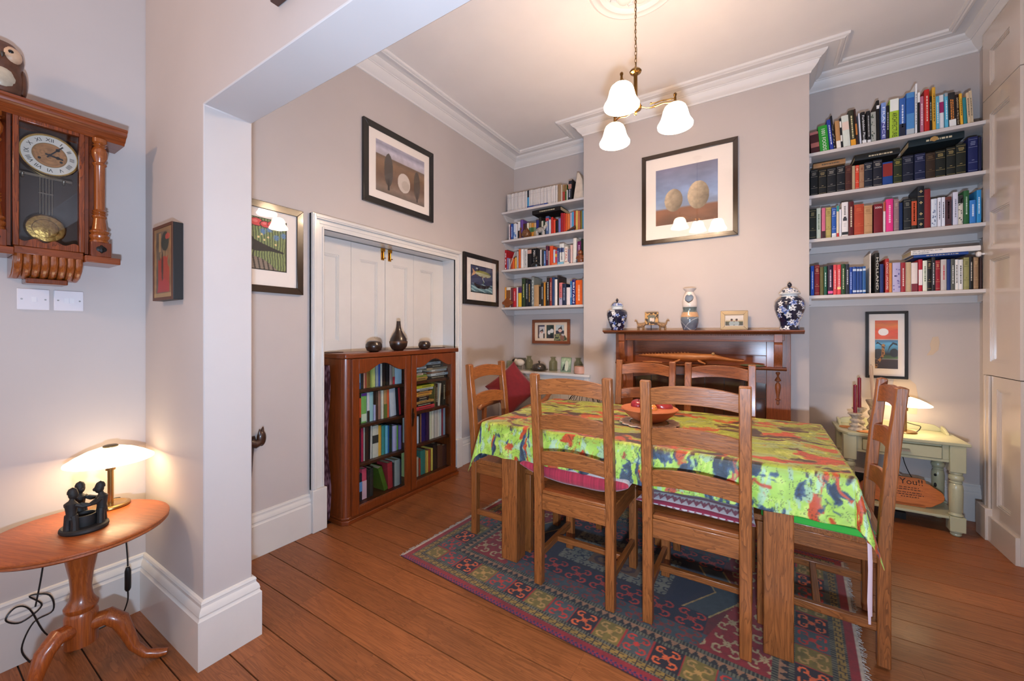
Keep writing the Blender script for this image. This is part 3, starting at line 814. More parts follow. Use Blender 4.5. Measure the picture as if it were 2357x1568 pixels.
HBOOKS=[('R2h', 0.348, 0.538, 2.531, 2.58, 'a07850'),
('R2h', 0.589, 0.832, 2.512, 2.569, '1d2020'),
('R2h', 0.87, 1.135, 2.557, 2.614, '16262c'),
('R4h', 0.895, 1.153, 1.801, 1.821, '2c4c90'),
('R4h', 0.881, 1.205, 1.822, 1.854, 'ece6e0'),
('L2h', -2.089, -1.752, 2.564, 2.609, '1a1616'),
('L1h', -2.144, -1.897, 2.645, 2.661, '223f8c'),
('B1', 2.374, 2.49, 1.024, 1.039, '8a8a88'),
('B1', 2.368, 2.49, 1.007, 1.022, 'c8ccd0'),
('B1', 2.359, 2.487, 0.998, 1.007, '3a3a3c'),
('B1', 2.356, 2.44, 0.983, 0.999, 'd0d4d4'),
('B1', 2.356, 2.447, 0.969, 0.981, '505050'),
('B1', 2.356, 2.453, 0.953, 0.968, 'd8b8a8'),
('B1', 2.355, 2.494, 0.933, 0.95, '8a9a44'),
('B1', 2.353, 2.506, 0.902, 0.931, 'b08848'),
('B1', 2.503, 2.669, 1.032, 1.055, 'b4b8bc'),
('B1', 2.497, 2.704, 0.999, 1.028, '3a3834'),
('B1', 2.497, 2.761, 0.977, 0.995, 'a89478'),
('B1', 2.555, 2.748, 0.957, 0.974, 'd8d4cc'),
('B1', 2.497, 2.761, 0.941, 0.957, '6a3a28'),
('B1', 2.548, 2.768, 0.915, 0.938, 'c8ccd0'),
('B1', 2.497, 2.761, 0.894, 0.917, '201e1e'),
('B2', 2.374, 2.581, 0.844, 0.87, 'c4bc30'),
('B2', 2.356, 2.574, 0.826, 0.844, 'b8bcc0'),
('B2', 2.351, 2.535, 0.815, 0.827, '2a2a2c'),
('B2', 2.351, 2.561, 0.793, 0.812, 'c8863c'),
('B2', 2.351, 2.555, 0.776, 0.792, 'd8a048'),
('B2', 2.351, 2.522, 0.768, 0.777, '6a4428'),
('B2', 2.35, 2.522, 0.746, 0.767, '1e1c1e'),
('B2', 2.35, 2.516, 0.732, 0.745, '242220'),
('B2', 2.349, 2.584, 0.705, 0.726, 'b88a4c'),
('B2', 2.349, 2.578, 0.681, 0.703, '1c1a1c'),
('B2', 2.348, 2.591, 0.646, 0.677, 'c83a44')]
# ================================================================== BOOKS
ONES = ['', 'first', 'second', 'third', 'fourth', 'fifth', 'sixth', 'seventh', 'eighth', 'ninth', 'tenth', 'eleventh', 'twelfth', 'thirteenth', 'fourteenth', 'fifteenth', 'sixteenth', 'seventeenth', 'eighteenth', 'nineteenth']
def ordinal(n):
    if n < 20: return ONES[n]
    t = {2: 'twent', 3: 'thirt', 4: 'fort', 5: 'fift'}[n//10]
    return t+'ieth' if n % 10 == 0 else t+'y-'+ONES[n % 10]
PAL = {'black': '1c1c1e', 'dark grey': '44444a', 'grey': '8e8e90', 'pale grey': 'b8bcc0', 'white': 'e6e4e0', 'cream': 'e0d4bc', 'tan': 'b08a60', 'brown': '6e4a30', 'dark brown': '38241c', 'maroon': '5c2026', 'dark red': '8a2426', 'red': 'b82c2c', 'coral red': 'dc4a50', 'pink': 'd6708c', 'magenta': 'e83a86', 'orange': 'd8602c', 'amber': 'd8963a', 'yellow': 'd8c048', 'lime green': 'a9c93a', 'pale green': 'c6d2b8', 'green': '2f8a34', 'dark green': '26402a', 'olive': '7a7440', 'teal': '2f8080', 'light blue': '70b0d0', 'pale blue': 'b4cede', 'blue': '2f5cb0', 'navy': '1f2c5c', 'dark navy': '1a2030', 'purple': '5a3a88', 'lilac': 'b4b0d8', 'mauve': '94787c', 'plum': '3c1e3c'}
def cname(c):
    a = np.array(lin(c))**.5
    return min(PAL, key=lambda k: float(((np.array(lin(PAL[k]))**.5-a)**2).sum()))
PAGES = mat('cbb894', .85)
def cover(c): return mat(c, .5, var=.04, vscale=30, spec=.3)
def bookmesh(w, h, d):
    b = MB(); t = min(.003, w*.18)
    bl = min(.0035, w*.12)
    b.prism([(0, bl), (w*.2, bl*.3), (w*.5, 0), (w*.8, bl*.3), (w, bl), (w, bl+.003), (0, bl+.003)], 0, h, 'z', 0)
    b.box(0, t, bl, d, 0, h, 0); b.box(w-t, w, bl, d, 0, h, 0)
    b.box(t, w-t, bl+.002, d-.004, .004, h-.004, 1)
    return b
def spine_extras(bk, w, h, extras, rng):
    pm = MB(); mats = []
    def mi(c):
        m_ = mat(c, .45)
        if m_ not in mats: mats.append(m_)
        return mats.index(m_)
    def pb(x0, x1, z0, z1, c): pm.box(w*x0, w*x1, -.0007, .004, h*z0, h*z1, mi(c))
    for e in extras:
        k = e[0]
        if k == 'p': pb(.03, .97, max(e[2], .004), min(e[3], .996), e[1])
        elif k == 'g':
            for z in (.93, .72, .30, .08): pb(.06, .94, z, z+.008, e[1])
            for z in (.86, .82, .78): pb(.2+.1*rng.random(), .8-.1*rng.random(), z, z+.018, e[1])
            pb(.38, .62, .36, .375, e[1])
        elif k == 'b':
            pb(.04, .96, .84, .92, e[1]); pb(.04, .96, .07, .14, e[1])
        elif k == 'z':
            for i in range(14): x = rng.random()*.7; z = .05+.85*rng.random(); pb(.05+x, .15+x+.15*rng.random(), z, z+.02+.03*rng.random(), e[1])
        elif k == 'x':
            for z in (.12, .36, .62, .88): pb(.42, .58, z-.03, z+.03, e[1]); pb(.25, .75, z-.008, z+.008, e[1])
            for z in (.24, .76): pb(.05, .95, z, z+.006, e[1])
        elif k == 'pic':
            pb(.2, .8, .46, .54, e[1]); pb(.3, .7, .54, .58, e[1])
            for z in (.38, .34, .30): pb(.3, .7, z, z+.006, '9a9490')
            for i in range(6): pb(.35, .62, .63+.045*i, .66+.045*i, '7a7470')
        elif k == 'J':
            pb(.3, .7, .78, .80, 'a89c98'); pb(.3, .7, .12, .14, 'a89c98')
        elif k in ('t', 't2'):
            s = e[1]; c = e[2]; L = h*.8*e[3]
            if s == '2006':
                textmesh('title', s, w*.40, mat(c, .5), bk, Matrix.Translation((w*.5, -.0012, h*.87)) @ Matrix.Rotation(R(90), 4, 'X'), 'CENTER'); continue
            if s:
                M_ = Matrix.Translation((w*.5, -.0014, h*(.5+.4*e[3]) if s != 'ARCHITECTURE' else h*.66)) @ Matrix.Rotation(R(90), 4, 'X') @ Matrix.Rotation(R(-90), 4, 'Z')
                textmesh('title', s, min(w*.78, h*1.5/len(s)), mat(c, .5), bk, M_, 'LEFT', fit=min(L, h*.8) if s != 'ARCHITECTURE' else h*.6); continue
            z = .90
            lanes = ((.3, .46), (.56, .70)) if k == 't2' else ((.38, .64),)
            for a0, a1 in lanes:
                z = .86-.08*rng.random(); end = .2+.15*rng.random()
                while z > end:
                    l_ = .012+.05*rng.random(); pb(a0, a1, max(z-l_, .05), z, c); z -= l_+.016
    if pm.v: pm.build('spine_print', mats, bk)['kind'] = 'stuff'
brng = random.Random(11)
def place_book(x, y, z, w, h, d, lean, c, extras, rz, label, group, cat='book'):
    bm_ = bookmesh(w, h, d)
    o = bm_.build('book', [cover(c), PAGES])
    tag(o, label, cat, group)
    spine_extras(o, w, h, extras, brng)
    # origin is the lower left edge of the spine; a lean to the right turns about the lower right edge
    T = Matrix.Translation((x, y, z)) @ Matrix.Rotation(rz, 4, 'Z')
    if lean < 0: T = T @ Matrix.Rotation(lean, 4, 'Y')
    elif lean > 0: T = T @ Matrix.Translation((w, 0, 0)) @ Matrix.Rotation(lean, 4, 'Y') @ Matrix.Translation((-w, 0, 0))
    o.matrix_world = T
    return o
ROWS = {'R1': ('y', 3.762, 2.6495, 'the top shelf right of the chimney'), 'R2': ('y', 3.762, 2.3305, 'the second shelf right of the chimney'), 'R3': ('y', 3.762, 1.9995, 'the third shelf right of the chimney'), 'R4': ('y', 3.762, 1.5745, 'the fourth shelf right of the chimney'),
 'L1': ('y', 3.768, 2.6495, 'the top shelf left of the chimney'), 'L2': ('y', 3.79, 2.3305, 'the second shelf left of the chimney'), 'L3': ('y', 3.79, 1.9995, 'the third shelf left of the chimney'), 'L4': ('y', 3.79, 1.5745, 'the fourth shelf left of the chimney'),
 'A1': ('x', -2.43, .888, "the left glass door's top shelf"), 'A2': ('x', -2.43, .638, "the left glass door's second shelf"), 'A3': ('x', -2.43, .362, "the left glass door's third shelf"), 'A4': ('x', -2.43, .082, "the left glass door's bottom shelf"),
 'B3': ('x', -2.43, .362, "the right glass door's third shelf"), 'B4': ('x', -2.43, .082, "the right glass door's bottom shelf")}
GAP = {'R1': .288, 'R2': .30, 'R3': .30, 'R4': .40, 'L1': .5, 'L2': .29, 'L3': .30, 'L4': .396, 'A1': .20, 'A2': .222, 'A3': .248, 'A4': .252, 'B3': .248, 'B4': .252}
for key, lst in BOOKS.items():
    ax, pl, zs, phrase = ROWS[key]; nb = 0
    for bk in lst:
        x, w_, h_, lean, c = bk[:5]; ex = list(bk[5:]); nb += 1
        zz = zs
        w_ = max(w_-.0008, .006); h_ = max(h_, .11)
        lim = {'R1': .9}.get(key, GAP[key]-.006)
        h_ = min(h_, lim)
        size = 'slim ' if w_ < .016 else ('thick ' if w_ > .038 else ('tall ' if h_ > .26 else ''))
        if ex and ex[0] == ('J',):
            lab = 'slim white journal in the long white row on the top left-alcove shelf'; grp = 'white journals on the top left-alcove shelf'; ex = [e for e in ex]
        else:
            lab = '%s%s book, %s from left on %s' % (size, cname(c), ordinal(nb), phrase); grp = 'books on '+phrase
        dd = min(max(h_*.70, .11), .20 if ax == 'y' else .125)
        if ax == 'y':
            yy = pl+brng.random()*.012
            place_book(x, yy, zz, w_, h_, dd, lean, c, ex, 0, lab, grp, 'journal' if 'journal' in lab else 'book')
        else:
            place_book(pl+brng.random()*-.01, x, zz, w_, h_, dd, lean, c, ex, R(90), lab, grp)
# books lying flat
def flat_book(a0, a1, z0, t, c, pl, ax, label, group, dep, txt=None):
    """spine towards the room"""
    w_, h_ = t, a1-a0
    o = bookmesh(w_, h_, dep).build('book', [cover(c), PAGES]); tag(o, label, 'book', group)
    if txt:
        for i, line in enumerate(txt[0]):
            textmesh('title', line, w_*txt[2], mat(txt[1], .5), o, Matrix.Translation((w_*txt[3][i], -.0012, h_*(.98 if not i or len(txt) < 5 else .98))) @ Matrix.Rotation(R(90), 4, 'X') @ Matrix.Rotation(R(-90), 4, 'Z'), 'LEFT')
    else:
        spine_extras(o, w_, h_, [('t', '', 'c8bea0' if sum(lin(c)) < .6 else '4a4640', .9)], brng)
    # local z (height) -> along the shelf, local x (thickness) -> down, spine stays -y
    T = Matrix(((0, 0, 1, 0), (0, 1, 0, 0), (-1, 0, 0, 0), (0, 0, 0, 1)))
    if txt: T = Matrix(((0, 0, -1, 0), (0, 1, 0, 0), (1, 0, 0, 0), (0, 0, 0, 1)))
    B_ = Matrix.Translation((a0, pl, z0+t)) if not txt else Matrix.Translation((a1, pl, z0))
    if ax == 'x': B_ = Matrix.Translation((pl, a0, z0+t)) @ Matrix.Rotation(R(90), 4, 'Z')
    o.matrix_world = B_ @ T
    return o
def hb(key): return [h for h in HBOOKS if h[0] == key]
h1, h2, h3 = hb('R2h')
flat_book(h1[1], h1[2], 2.5445, .034, h1[5], 3.775, 'y', 'tan leather book lying flat on the black volumes by the chimney', 'flat books', .17)
flat_book(h2[1], h2[2], 2.547, .036, h2[5], 3.775, 'y', 'black book lying flat across the middle of the second right-alcove shelf', 'flat books', .18)
o = flat_book(h3[1], h3[2], 2.5705, .045, h3[5], 3.757, 'y', 'large dark teal volume with a gilt crest lying flat on black volumes', 'flat books', .21)
mb = MB(); mb.prism([(-.0, .0), (.022, .012), (.024, .032), (.0, .045), (-.024, .032), (-.022, .012)], -.002, 0, 'y', M=Matrix.Translation((.022, 0, .125)) @ Matrix.Rotation(R(90), 4, 'Y') @ Matrix.Translation((0, 0, -.022)) @ Matrix.Scale(.8, 4)); mb.build('crest', mat('b08a50', .4), o)
h1, h2 = hb('R4h')
zt = 1.5745+.232
zt = max(zt, 1.802)
flat_book(h1[1], h1[2], zt, .018, h1[5], 3.757, 'y', 'blue book lying flat beneath the white art book', 'flat books', .20)
flat_book(h2[1], h2[2], zt+.0185, .032, h2[5], 3.75, 'y', 'large white art book lying flat on top of the lowest right-alcove row', 'flat books', .22, (['ART OF THE FIFTIES, SIXTIES', 'AND SEVENTIES'], '4a4846', .36, (.70, .28)))
h1, = hb('L2h')
flat_book(h1[1], h1[2], 2.568, .04, h1[5], 3.75, 'y', 'large black book lying flat above the second left-alcove row', 'flat books', .22)
h1, = hb('L1h')
flat_book(h1[1], h1[2], 2.6495, .014, h1[5], 3.735, 'y', 'thin dark blue book lying flat before the white journals', 'flat books', .028)
for key, zs, splits in (('B1', .888, 8), ('B2', .638, 11)):
    L_ = hb(key)
    for si, st in enumerate((L_[:splits], L_[splits:])):
        z = zs
        for n_, h in enumerate(st[::-1]):
            t = max(h[4]-h[3], .009)
            nm = {('B1', 0): 'the left stack behind the right glass door', ('B1', 1): 'the right stack behind the right glass door', ('B2', 0): 'the second-shelf stack behind the right glass door'}[(key, si)]
            flat_book(h[1], h[2], z, t-.0006, h[5], -2.425, 'x', '%s book, %s from bottom in %s' % (cname(h[5]), ordinal(n_+1), nm), 'stacked books in the bookcase', .12)
            z += t
for i, (y, w_, h_, c, ln, d) in enumerate(((2.597, .010, .215, '6a6434', 0, 'slim olive'), (2.612, .028, .20, '3a241c', 0, 'dark brown'), (2.645, .022, .20, 'cfc4b4', .10, 'cream leaning'), (2.70, .045, .215, '1c1e1a', 0, 'thick black'))):
    place_book(-2.43, y, .638, w_, h_, .12, ln, c, [('t', '', 'c8b890', 1.0)], R(90), '%s upright book right of the flat stack behind the right glass door' % d, 'books in the bookcase')
# magazines and cover-out books leaning on the third and fourth left-alcove shelves
# ================================================================== GLAZED BOOKCASE
MAH = wood('7c3812', '481d08', 'z', rough=.36, coat=.2, rnd=.02, streak=.45)
MAHY = wood('7c3812', '481d08', 'y', rough=.36, coat=.2, rnd=.02, streak=.45)
DARKIN = wood('4a2410', '2c1408', 'y', rough=.5, coat=.1, rnd=.02)
bc = thing('bookcase', 'reddish mahogany bookcase with two arched glass doors', 'bookcase', (-2.345, 1.645, 0))
W_ = 1.155
def bcb(name, boxes, m_, par=None, bevel=.002):
    b = MB()
    for q in boxes: b.box(*q)
    return b.build(name, m_, par or bc, bevel=bevel)
arc = [(-.045+.04*math.sin(R(a)), .045-.045*math.cos(R(a))) for a in range(0, 91, 15)]
b = MB(); b.prism([(-.255, .0), ]+arc+[(-.005, .075), (-.03, .075), (-.03, .03), (-.255, .03)], .045, 1.115, 'z'); b.build('side_panel', MAH, bc)
b = MB(); b.prism([(-.255, W_), (-.045, W_), (-.02, W_-.02), (-.005, W_-.045), (-.005, W_-.075), (-.03, W_-.075), (-.03, W_-.03), (-.255, W_-.03)], .045, 1.115, 'z'); b.build('side_panel', MAH, bc)
bcb('back_panel', [(-.255, -.245, .03, W_-.03, .05, 1.11)], DARKIN)
bcb('base_board', [(-.245, -.03, .03, W_-.03, .05, .079)], DARKIN)
b = MB(); b.prism([(-.26, -.012), (-.02, -.012), (.012, .02), (.012, W_+.012), (-.26, W_+.012)], 0, .03, 'z'); b.prism([(-.26, -.006), (-.03, -.006), (.004, .028), (.004, W_+.006), (-.26, W_+.006)], .03, .047, 'z'); b.build('plinth', MAHY, bc, bevel=.004)
b = MB(); b.prism([(-.262, -.012), (-.05, -.012), (-.005, .008), (.012, .06), (.012, W_+.01), (-.262, W_+.01)], 1.117, 1.152, 'z'); top_ = b.build('top_board', MAHY, bc, bevel=.006)
bcb('top_strip', [(-.26, -.17, .0, .11, 1.1525, 1.158)], DARKIN); bcb('top_strip', [(-.26, -.14, .74, W_, 1.1525, 1.157)], DARKIN)
for z in (.888, .638, .362): bcb('shelf', [(-.243, -.05, .032, W_-.032, z-.022, z-.0005)], DARKIN)
bcb('centre_post', [(-.03, -.004, .560, .585, .08, 1.116)], MAH)
def glazed_door(y0, y1):
    b = MB(); f = .052; z0, z1 = .05, 1.114
    g0, g1 = y0+f, y1-f
    arch = []
    for i in range(25):
        t = i/24; s = .5-.5*math.cos(2*math.pi*min(max((t-.08)/.84, 0), 1)); arch.append((g0+(g1-g0)*t, 1.012+.062*s))
    b.box(-.004, .016, y0, g0, z0, z1); b.box(-.004, .016, g1, y1, z0, z1); b.box(-.004, .016, g0, g1, z0, .10)
    b.prism(arch+[(g1, z1), (g0, z1)], -.004, .016, 'x')
    b.box(.002, .012, g0, g0+.006, .10, 1.012); b.box(.002, .012, g1-.006, g1, .10, 1.012); b.box(.002, .012, g0, g1, .10, .106)
    d = b.build('door', MAH, bc, bevel=.002)
    p = MB(); p.box(.004, .006, g0-.004, g1+.004, .096, 1.08); p.build('pane', glassmat((.93, .95, .94)), d)
    return d
dl = glazed_door(.048, .576); dr = glazed_door(.584, 1.118)
b = MB(); b.prism([(.588, .55), (.602, .555), (.606, .60), (.602, .64), (.606, .685), (.596, .70), (.588, .69), (.584, .64), (.588, .60), (.584, .56)], .016, .019, 'x'); b.tube([(.018, .595, .665), (.03, .595, .655), (.032, .595, .625), (.02, .595, .605)], .004, 6)
plab(b.build('handle', mat('4a3420', .4, .8), dr), 'dark brass drop handle')
# ornaments on the bookcase
DKW = mat('2c1c14', .28, var=.25, vscale=14, coat=.3)
v = MB(); v.lathe([(0, 0), (.035, 0), (.052, .012), (.066, .035), (.070, .06), (.062, .095), (.045, .125), (.027, .155), (.019, .185), (.016, .215), (.015, .232), (.011, .232), (.011, .20), (0, .2)], 28)
o = v.build('bottle_vase', DKW, loc=(-2.43, 2.185, 1.1525)); tag(o, 'tall dark brown bottle vase in the middle of the bookcase top', 'vase')
r_ = MB(); r_.lathe([(.0705, .058), (.0712, .066), (.0702, .074)], 28); plab(r_.build('band', mat('5a3a24', .35), o), 'lighter brown band')
for y, rr, d in ((1.94, .060, 'larger'), (2.462, .052, 'smaller')):
    v = MB(); k = rr/.06
    v.lathe([(0, 0), (.03*k, 0), (.05*k, .010*k), (.06*k, .035*k), (.058*k, .055*k), (.046*k, .075*k), (.03*k, .082*k), (.026*k, .078*k), (.024*k, .06*k), (0, .055*k)], 28)
    o = v.build('round_pot', DKW, loc=(-2.42, y, 1.1525)); tag(o, '%s squat dark brown round pot on the bookcase %s' % (d, 'left of the vase' if y < 2 else 'right of the vase'), 'pot', 'dark pots on the bookcase')
    v = MB(); v.lathe([(.0255*k, .079*k), (.029*k, .084*k), (.031*k, .0815*k)], 24); plab(v.build('rim', mat('b8b0a8', .3), o), 'pale glazed rim')
# curtain folded down beside the bookcase
nn, mm = 40, 46
U, V = np.meshgrid(np.linspace(0, 1, nn), np.linspace(0, 1, mm))
Pc = np.stack([-2.50+.015*np.sin(U*26+V*3), 1.582+.044*U+.012*np.sin(V*9)*U, .02+1.05*V], -1)
nz = fbm(U*9, V*60, 5)
RGBc = np.where((nz > .52)[..., None], hx('865a60'), hx('42121a'))*(.8+.4*fbm(U*12, V*12, 6))[..., None]
o = gridmesh('curtain', Pc, RGBc, colmat('curtain_cloth', .9)); tag(o, 'dark red and mauve patterned curtain hanging beside the bookcase', 'curtain')
sm = o.modifiers.new('solid', 'SOLIDIFY'); sm.thickness = .003
# ================================================================== PICTURES
def grid_uv(nx, ny): return np.meshgrid(np.linspace(0, 1, nx), np.linspace(0, 1, ny))
def picture(name, label, cat, loc, rz, w, h, b, dep, fm, art, paint, res, mount='efe4da', glass=True, fm2=None, mrough=.7):
    """local frame: x to the right, z up, faces -y, back on y=0; art = (x0,x1,z0,z1) from the lower left corner"""
    t = thing(name, label, cat, loc, rz)
    m_ = MB()
    for (a0, a1, c0, c1) in (((0, 0), (w, 0), (w-b, b), (b, b)), ((w, 0), (w, h), (w-b, h-b), (w-b, b)), ((w, h), (0, h), (b, h-b), (w-b, h-b)), ((0, h), (0, 0), (b, b), (b, h-b))):
        q = (a0, a1, c0, c1)
        vs = [(x, -dep, z) for x, z in q]+[(x, 0, z) for x, z in q]
        m_.add(vs, [(0,1,2,3), (7,6,5,4), (0,4,5,1), (1,5,6,2), (2,6,7,3), (3,7,4,0)])
    m_.build('frame', fm, t, bevel=.0018)
    p = MB(); p.box(b-.003, w-b+.003, -dep*.55, -dep*.2, b-.003, h-b+.003); p.build('mount', mat(mount, mrough), t)
    U, V = grid_uv(*res); x0, x1, z0, z1 = art
    P = np.stack([x0+(x1-x0)*U, np.full_like(U, -dep*.55-.0012), z0+(z1-z0)*V], -1)
    gridmesh('print', P, paint(U, V), colmat('print_ink', .55), t)
    if glass:
        p = MB(); p.box(b-.003, w-b+.003, -dep*.72, -dep*.68, b-.003, h-b+.003); p.build('glazing', glassmat(), t)
    return t
BLK = mat('120f0d', .3, coat=.3); BRN = mat('2a1a10', .25, coat=.5)
def bands(V, stops):
    out = np.zeros(V.shape+(3,)); zs = [s[0] for s in stops]
    for k in range(3): out[..., k] = np.interp(V, zs, [hx(s[1])[k] for s in stops])
    return out
def blend(img, mask, c, a=1.0): img[mask] = img[mask]*(1-a)+np.asarray(c)*a
def art_moor(U, V):      # plain sepia moorland with two dark trees and a pale boulder
    img = bands(V, [(0, '6a5a50'), (.12, '8a7464'), (.3, '6a4c3a'), (.62, '8a684c'), (.72, '6e5440'), (.735, 'b4aab0'), (.85, 'c2bcc6'), (.93, '9a96a6'), (1, 'b0aab6')])
    img *= (.9+.2*fbm(U*14, V*14, 3))[..., None]
    blend(img, ell(U, V, .24, .48, .085, .33), hx('4a423e')); blend(img, ell(U, V, .83, .40, .07, .30), hx('54473e'))
    img[(abs(U-.24) < .018) & (V < .3) & (V > .08)] = hx('3c3430'); img[(abs(U-.83) < .016) & (V < .25) & (V > .05)] = hx('443830')
    blend(img, ell(U, V, .55, .34, .13, .20), hx('d8ccc0'), .9); blend(img, ell(U, V, .58, .30, .08, .10), hx('b8a898'), .7)
    return img
def art_stones(U, V):    # plain field under a cloudy sky with two smooth boulders
    n = fbm(U*4, V*7, 8, 5)
    img = bands(V, [(0, '6a4634'), (.18, '80543c'), (.26, '8a5a42'), (.30, '8a9ab4'), (.5, '8aa0c4'), (.8, '7c86a4'), (1, '76748e')])
    img = img*(.82+.36*n)[..., None]
    for cx, cy, rx, ry, c in ((.30, .42, .15, .20, 'a4927a'), (.70, .45, .17, .24, 'ac9a80')):
        mk = ell(U, V, cx, cy, rx, ry); sh = np.clip(1.15-.5*((U-cx)/rx*.5+.3*(cy-V)/ry+.35), .6, 1.2)
        img[mk] = (hx(c)[None]*sh[mk][:, None])*(.85+.3*fbm(U*20, V*20, 9)[mk][:, None])
    return img
def art_bird(U, V):      # black bird on a stump among grasses and poppies (only the right half shows)
    img = bands(V, [(0, '1a1a14'), (.02, '6a6a40'), (1, '6a7a54')])
    g = np.sin(U*150+6*fbm(U*6, V*5, 2))*.5+.5
    img = np.where((g > .6)[..., None], hx('8a9a60'), np.where((g < .25)[..., None], hx('48583c'), img))
    for cx, cy in ((.9, .86), (.83, .66), (.62, .74), (.95, .72), (.72, .8)):
        for k in range(9): blend(img, ell(U, V, cx+.03*math.cos(k*.7), cy+.04*math.sin(k*.7), .028, .008, k*.7), hx('5a86b8'))
    for cx, cy, rx, ry in ((.12, .88, .09, .09), (.25, .93, .10, .06), (.38, .87, .09, .08), (.52, .9, .10, .07), (.66, .88, .08, .055), (.78, .90, .09, .06), (.3, .82, .06, .06)):
        blend(img, ell(U, V, cx, cy, rx+.012, ry+.012), hx('2a1818')); blend(img, ell(U, V, cx, cy, rx, ry), hx('d84a4c')); blend(img, ell(U, V, cx-.02, cy+.015, rx*.4, ry*.4), hx('e87a7a'))
    for cx, cy in ((.55, .62), (.64, .58), (.70, .64), (.82, .52), (.6, .68)): blend(img, ell(U, V, cx, cy, .016, .02), hx('e0c890'))
    st = inpoly(U, V, [(.05, .02), (.12, .22), (.35, .28), (.6, .22), (.72, .14), (.85, .02)]); blend(img, st, hx('8a7a6a'))
    blend(img, st & (np.sin(U*90+V*14) > .45), hx('3a342e'))
    body = inpoly(U, V, [(.22, .62), (.27, .68), (.35, .70), (.42, .66), (.50, .56), (.66, .49), (.95, .39), (.95, .36), (.72, .38), (.62, .36), (.52, .35), (.40, .37), (.33, .44), (.28, .55)]) | ell(U, V, .33, .63, .085, .085)
    blend(img, body, hx('1c1f22')); blend(img, inpoly(U, V, [(.36, .42), (.40, .62), (.48, .5), (.46, .4)]), hx('2c3a3c'))
    for x in (.45, .49): blend(img, (abs(U-x+.25*(.36-V)) < .007) & (V < .38) & (V > .25), hx('22282a'))
    e = (U < .012) | (U > .985) | (V < .02) | (V > .985); blend(img, e, hx('15140f'))
    return img
def art_fish(U, V):      # fish flying above a dark rowing boat at sea
    img = bands(V, [(0, '2a3a40'), (.06, '4a6a74'), (.14, '7aa0a8'), (.24, '5a7a88'), (.32, '34405c'), (.34, '3c3e5e'), (1, '454866')])
    wv = (np.sin(U*16+V*50+3*fbm(U*5, V*8, 4)) > .55) & (V < .34) & (V > .05); blend(img, wv, hx('a8c8cc'))
    blend(img, inpoly(U, V, [(.13, .37), (.16, .26), (.30, .17), (.62, .17), (.80, .22), (.90, .37), (.80, .31), (.5, .29), (.3, .31)]), hx('2c2024'))
    fb_ = ell(U, V, .55, .72, .36, .115, -.06); blend(img, fb_, hx('c8c8a0')); blend(img, fb_ & (V > .74-.06*(U-.55)), hx('8a8a3c'))
    blend(img, fb_ & (V < .73) & (np.sin(U*110)*np.sin(V*120) > .2), hx('8a8a70'))
    blend(img, inpoly(U, V, [(.22, .74), (.06, .88), (.10, .74), (.03, .58), (.2, .68)]), hx('c89a70')); blend(img, ell(U, V, .86, .72, .012, .016), hx('101010'))
    for x, z in ((.5, .60), (.68, .60), (.30, .64)): blend(img, inpoly(U, V, [(x-.05, z+.03), (x+.04, z+.03), (x, z-.06)]), hx('6a4a44'))
    blend(img, ell(U, V, .33, .86, .055, .05), hx('2a2024')); blend(img, ell(U, V, .27, .89, .05, .03), hx('b8c0bc'))
    blend(img, (abs(U-.57-.04*np.sin(V*20)) < .012) & (V < .6) & (V > .42), hx('d0d8d0')); blend(img, ell(U, V, .56, .40, .03, .05), hx('5a6a5c'))
    e = (U < .02) | (U > .98) | (V < .025) | (V > .975); blend(img, e, hx('141416'))
    return img
def art_sunset(U, V):    # giraffe before a blue river under a white sun
    img = bands(V, [(0, '2a1a18'), (.18, '3a2622'), (.2, '9a9a94'), (.215, '4a6a34'), (.27, '3a5a34'), (.30, '2a3238'), (.40, '4a90b0'), (.52, '5aa8cc'), (.585, '3a6a90'), (.60, 'c8c0b8'), (.62, 'd85a30'), (.78, 'e0522c'), (.9, 'd87830'), (1, 'c8502c')])
    img *= (.88+.24*fbm(U*3, V*26, 12))[..., None]
    blend(img, ell(U, V, .37, .76, .225, .075), hx('f2eee8'))
    blend(img, ell(U, V, .15, .30, .24, .11), hx('33363a')); blend(img, ell(U, V, .84, .33, .18, .09), hx('22282c'))
    for pts in ([(.40, .44), (.3, .5), (.1, .56), (.02, .5), (.14, .52), (.3, .47)], [(.55, .34), (.62, .46), (.78, .55), (.97, .52), (.98, .48), (.8, .51), (.66, .44)]): blend(img, inpoly(U, V, pts), hx('12181c'))
    nk = inpoly(U, V, [(.0, .08), (.12, .18), (.28, .27), (.30, .42), (.28, .48), (.36, .52), (.46, .49), (.42, .44), (.44, .28), (.30, .2), (.1, .02), (0, .0)]); blend(img, nk, hx('b8803c'))
    blend(img, nk & (fbm(U*22, V*40, 17, 2) > .52), hx('3a2214'))
    return img
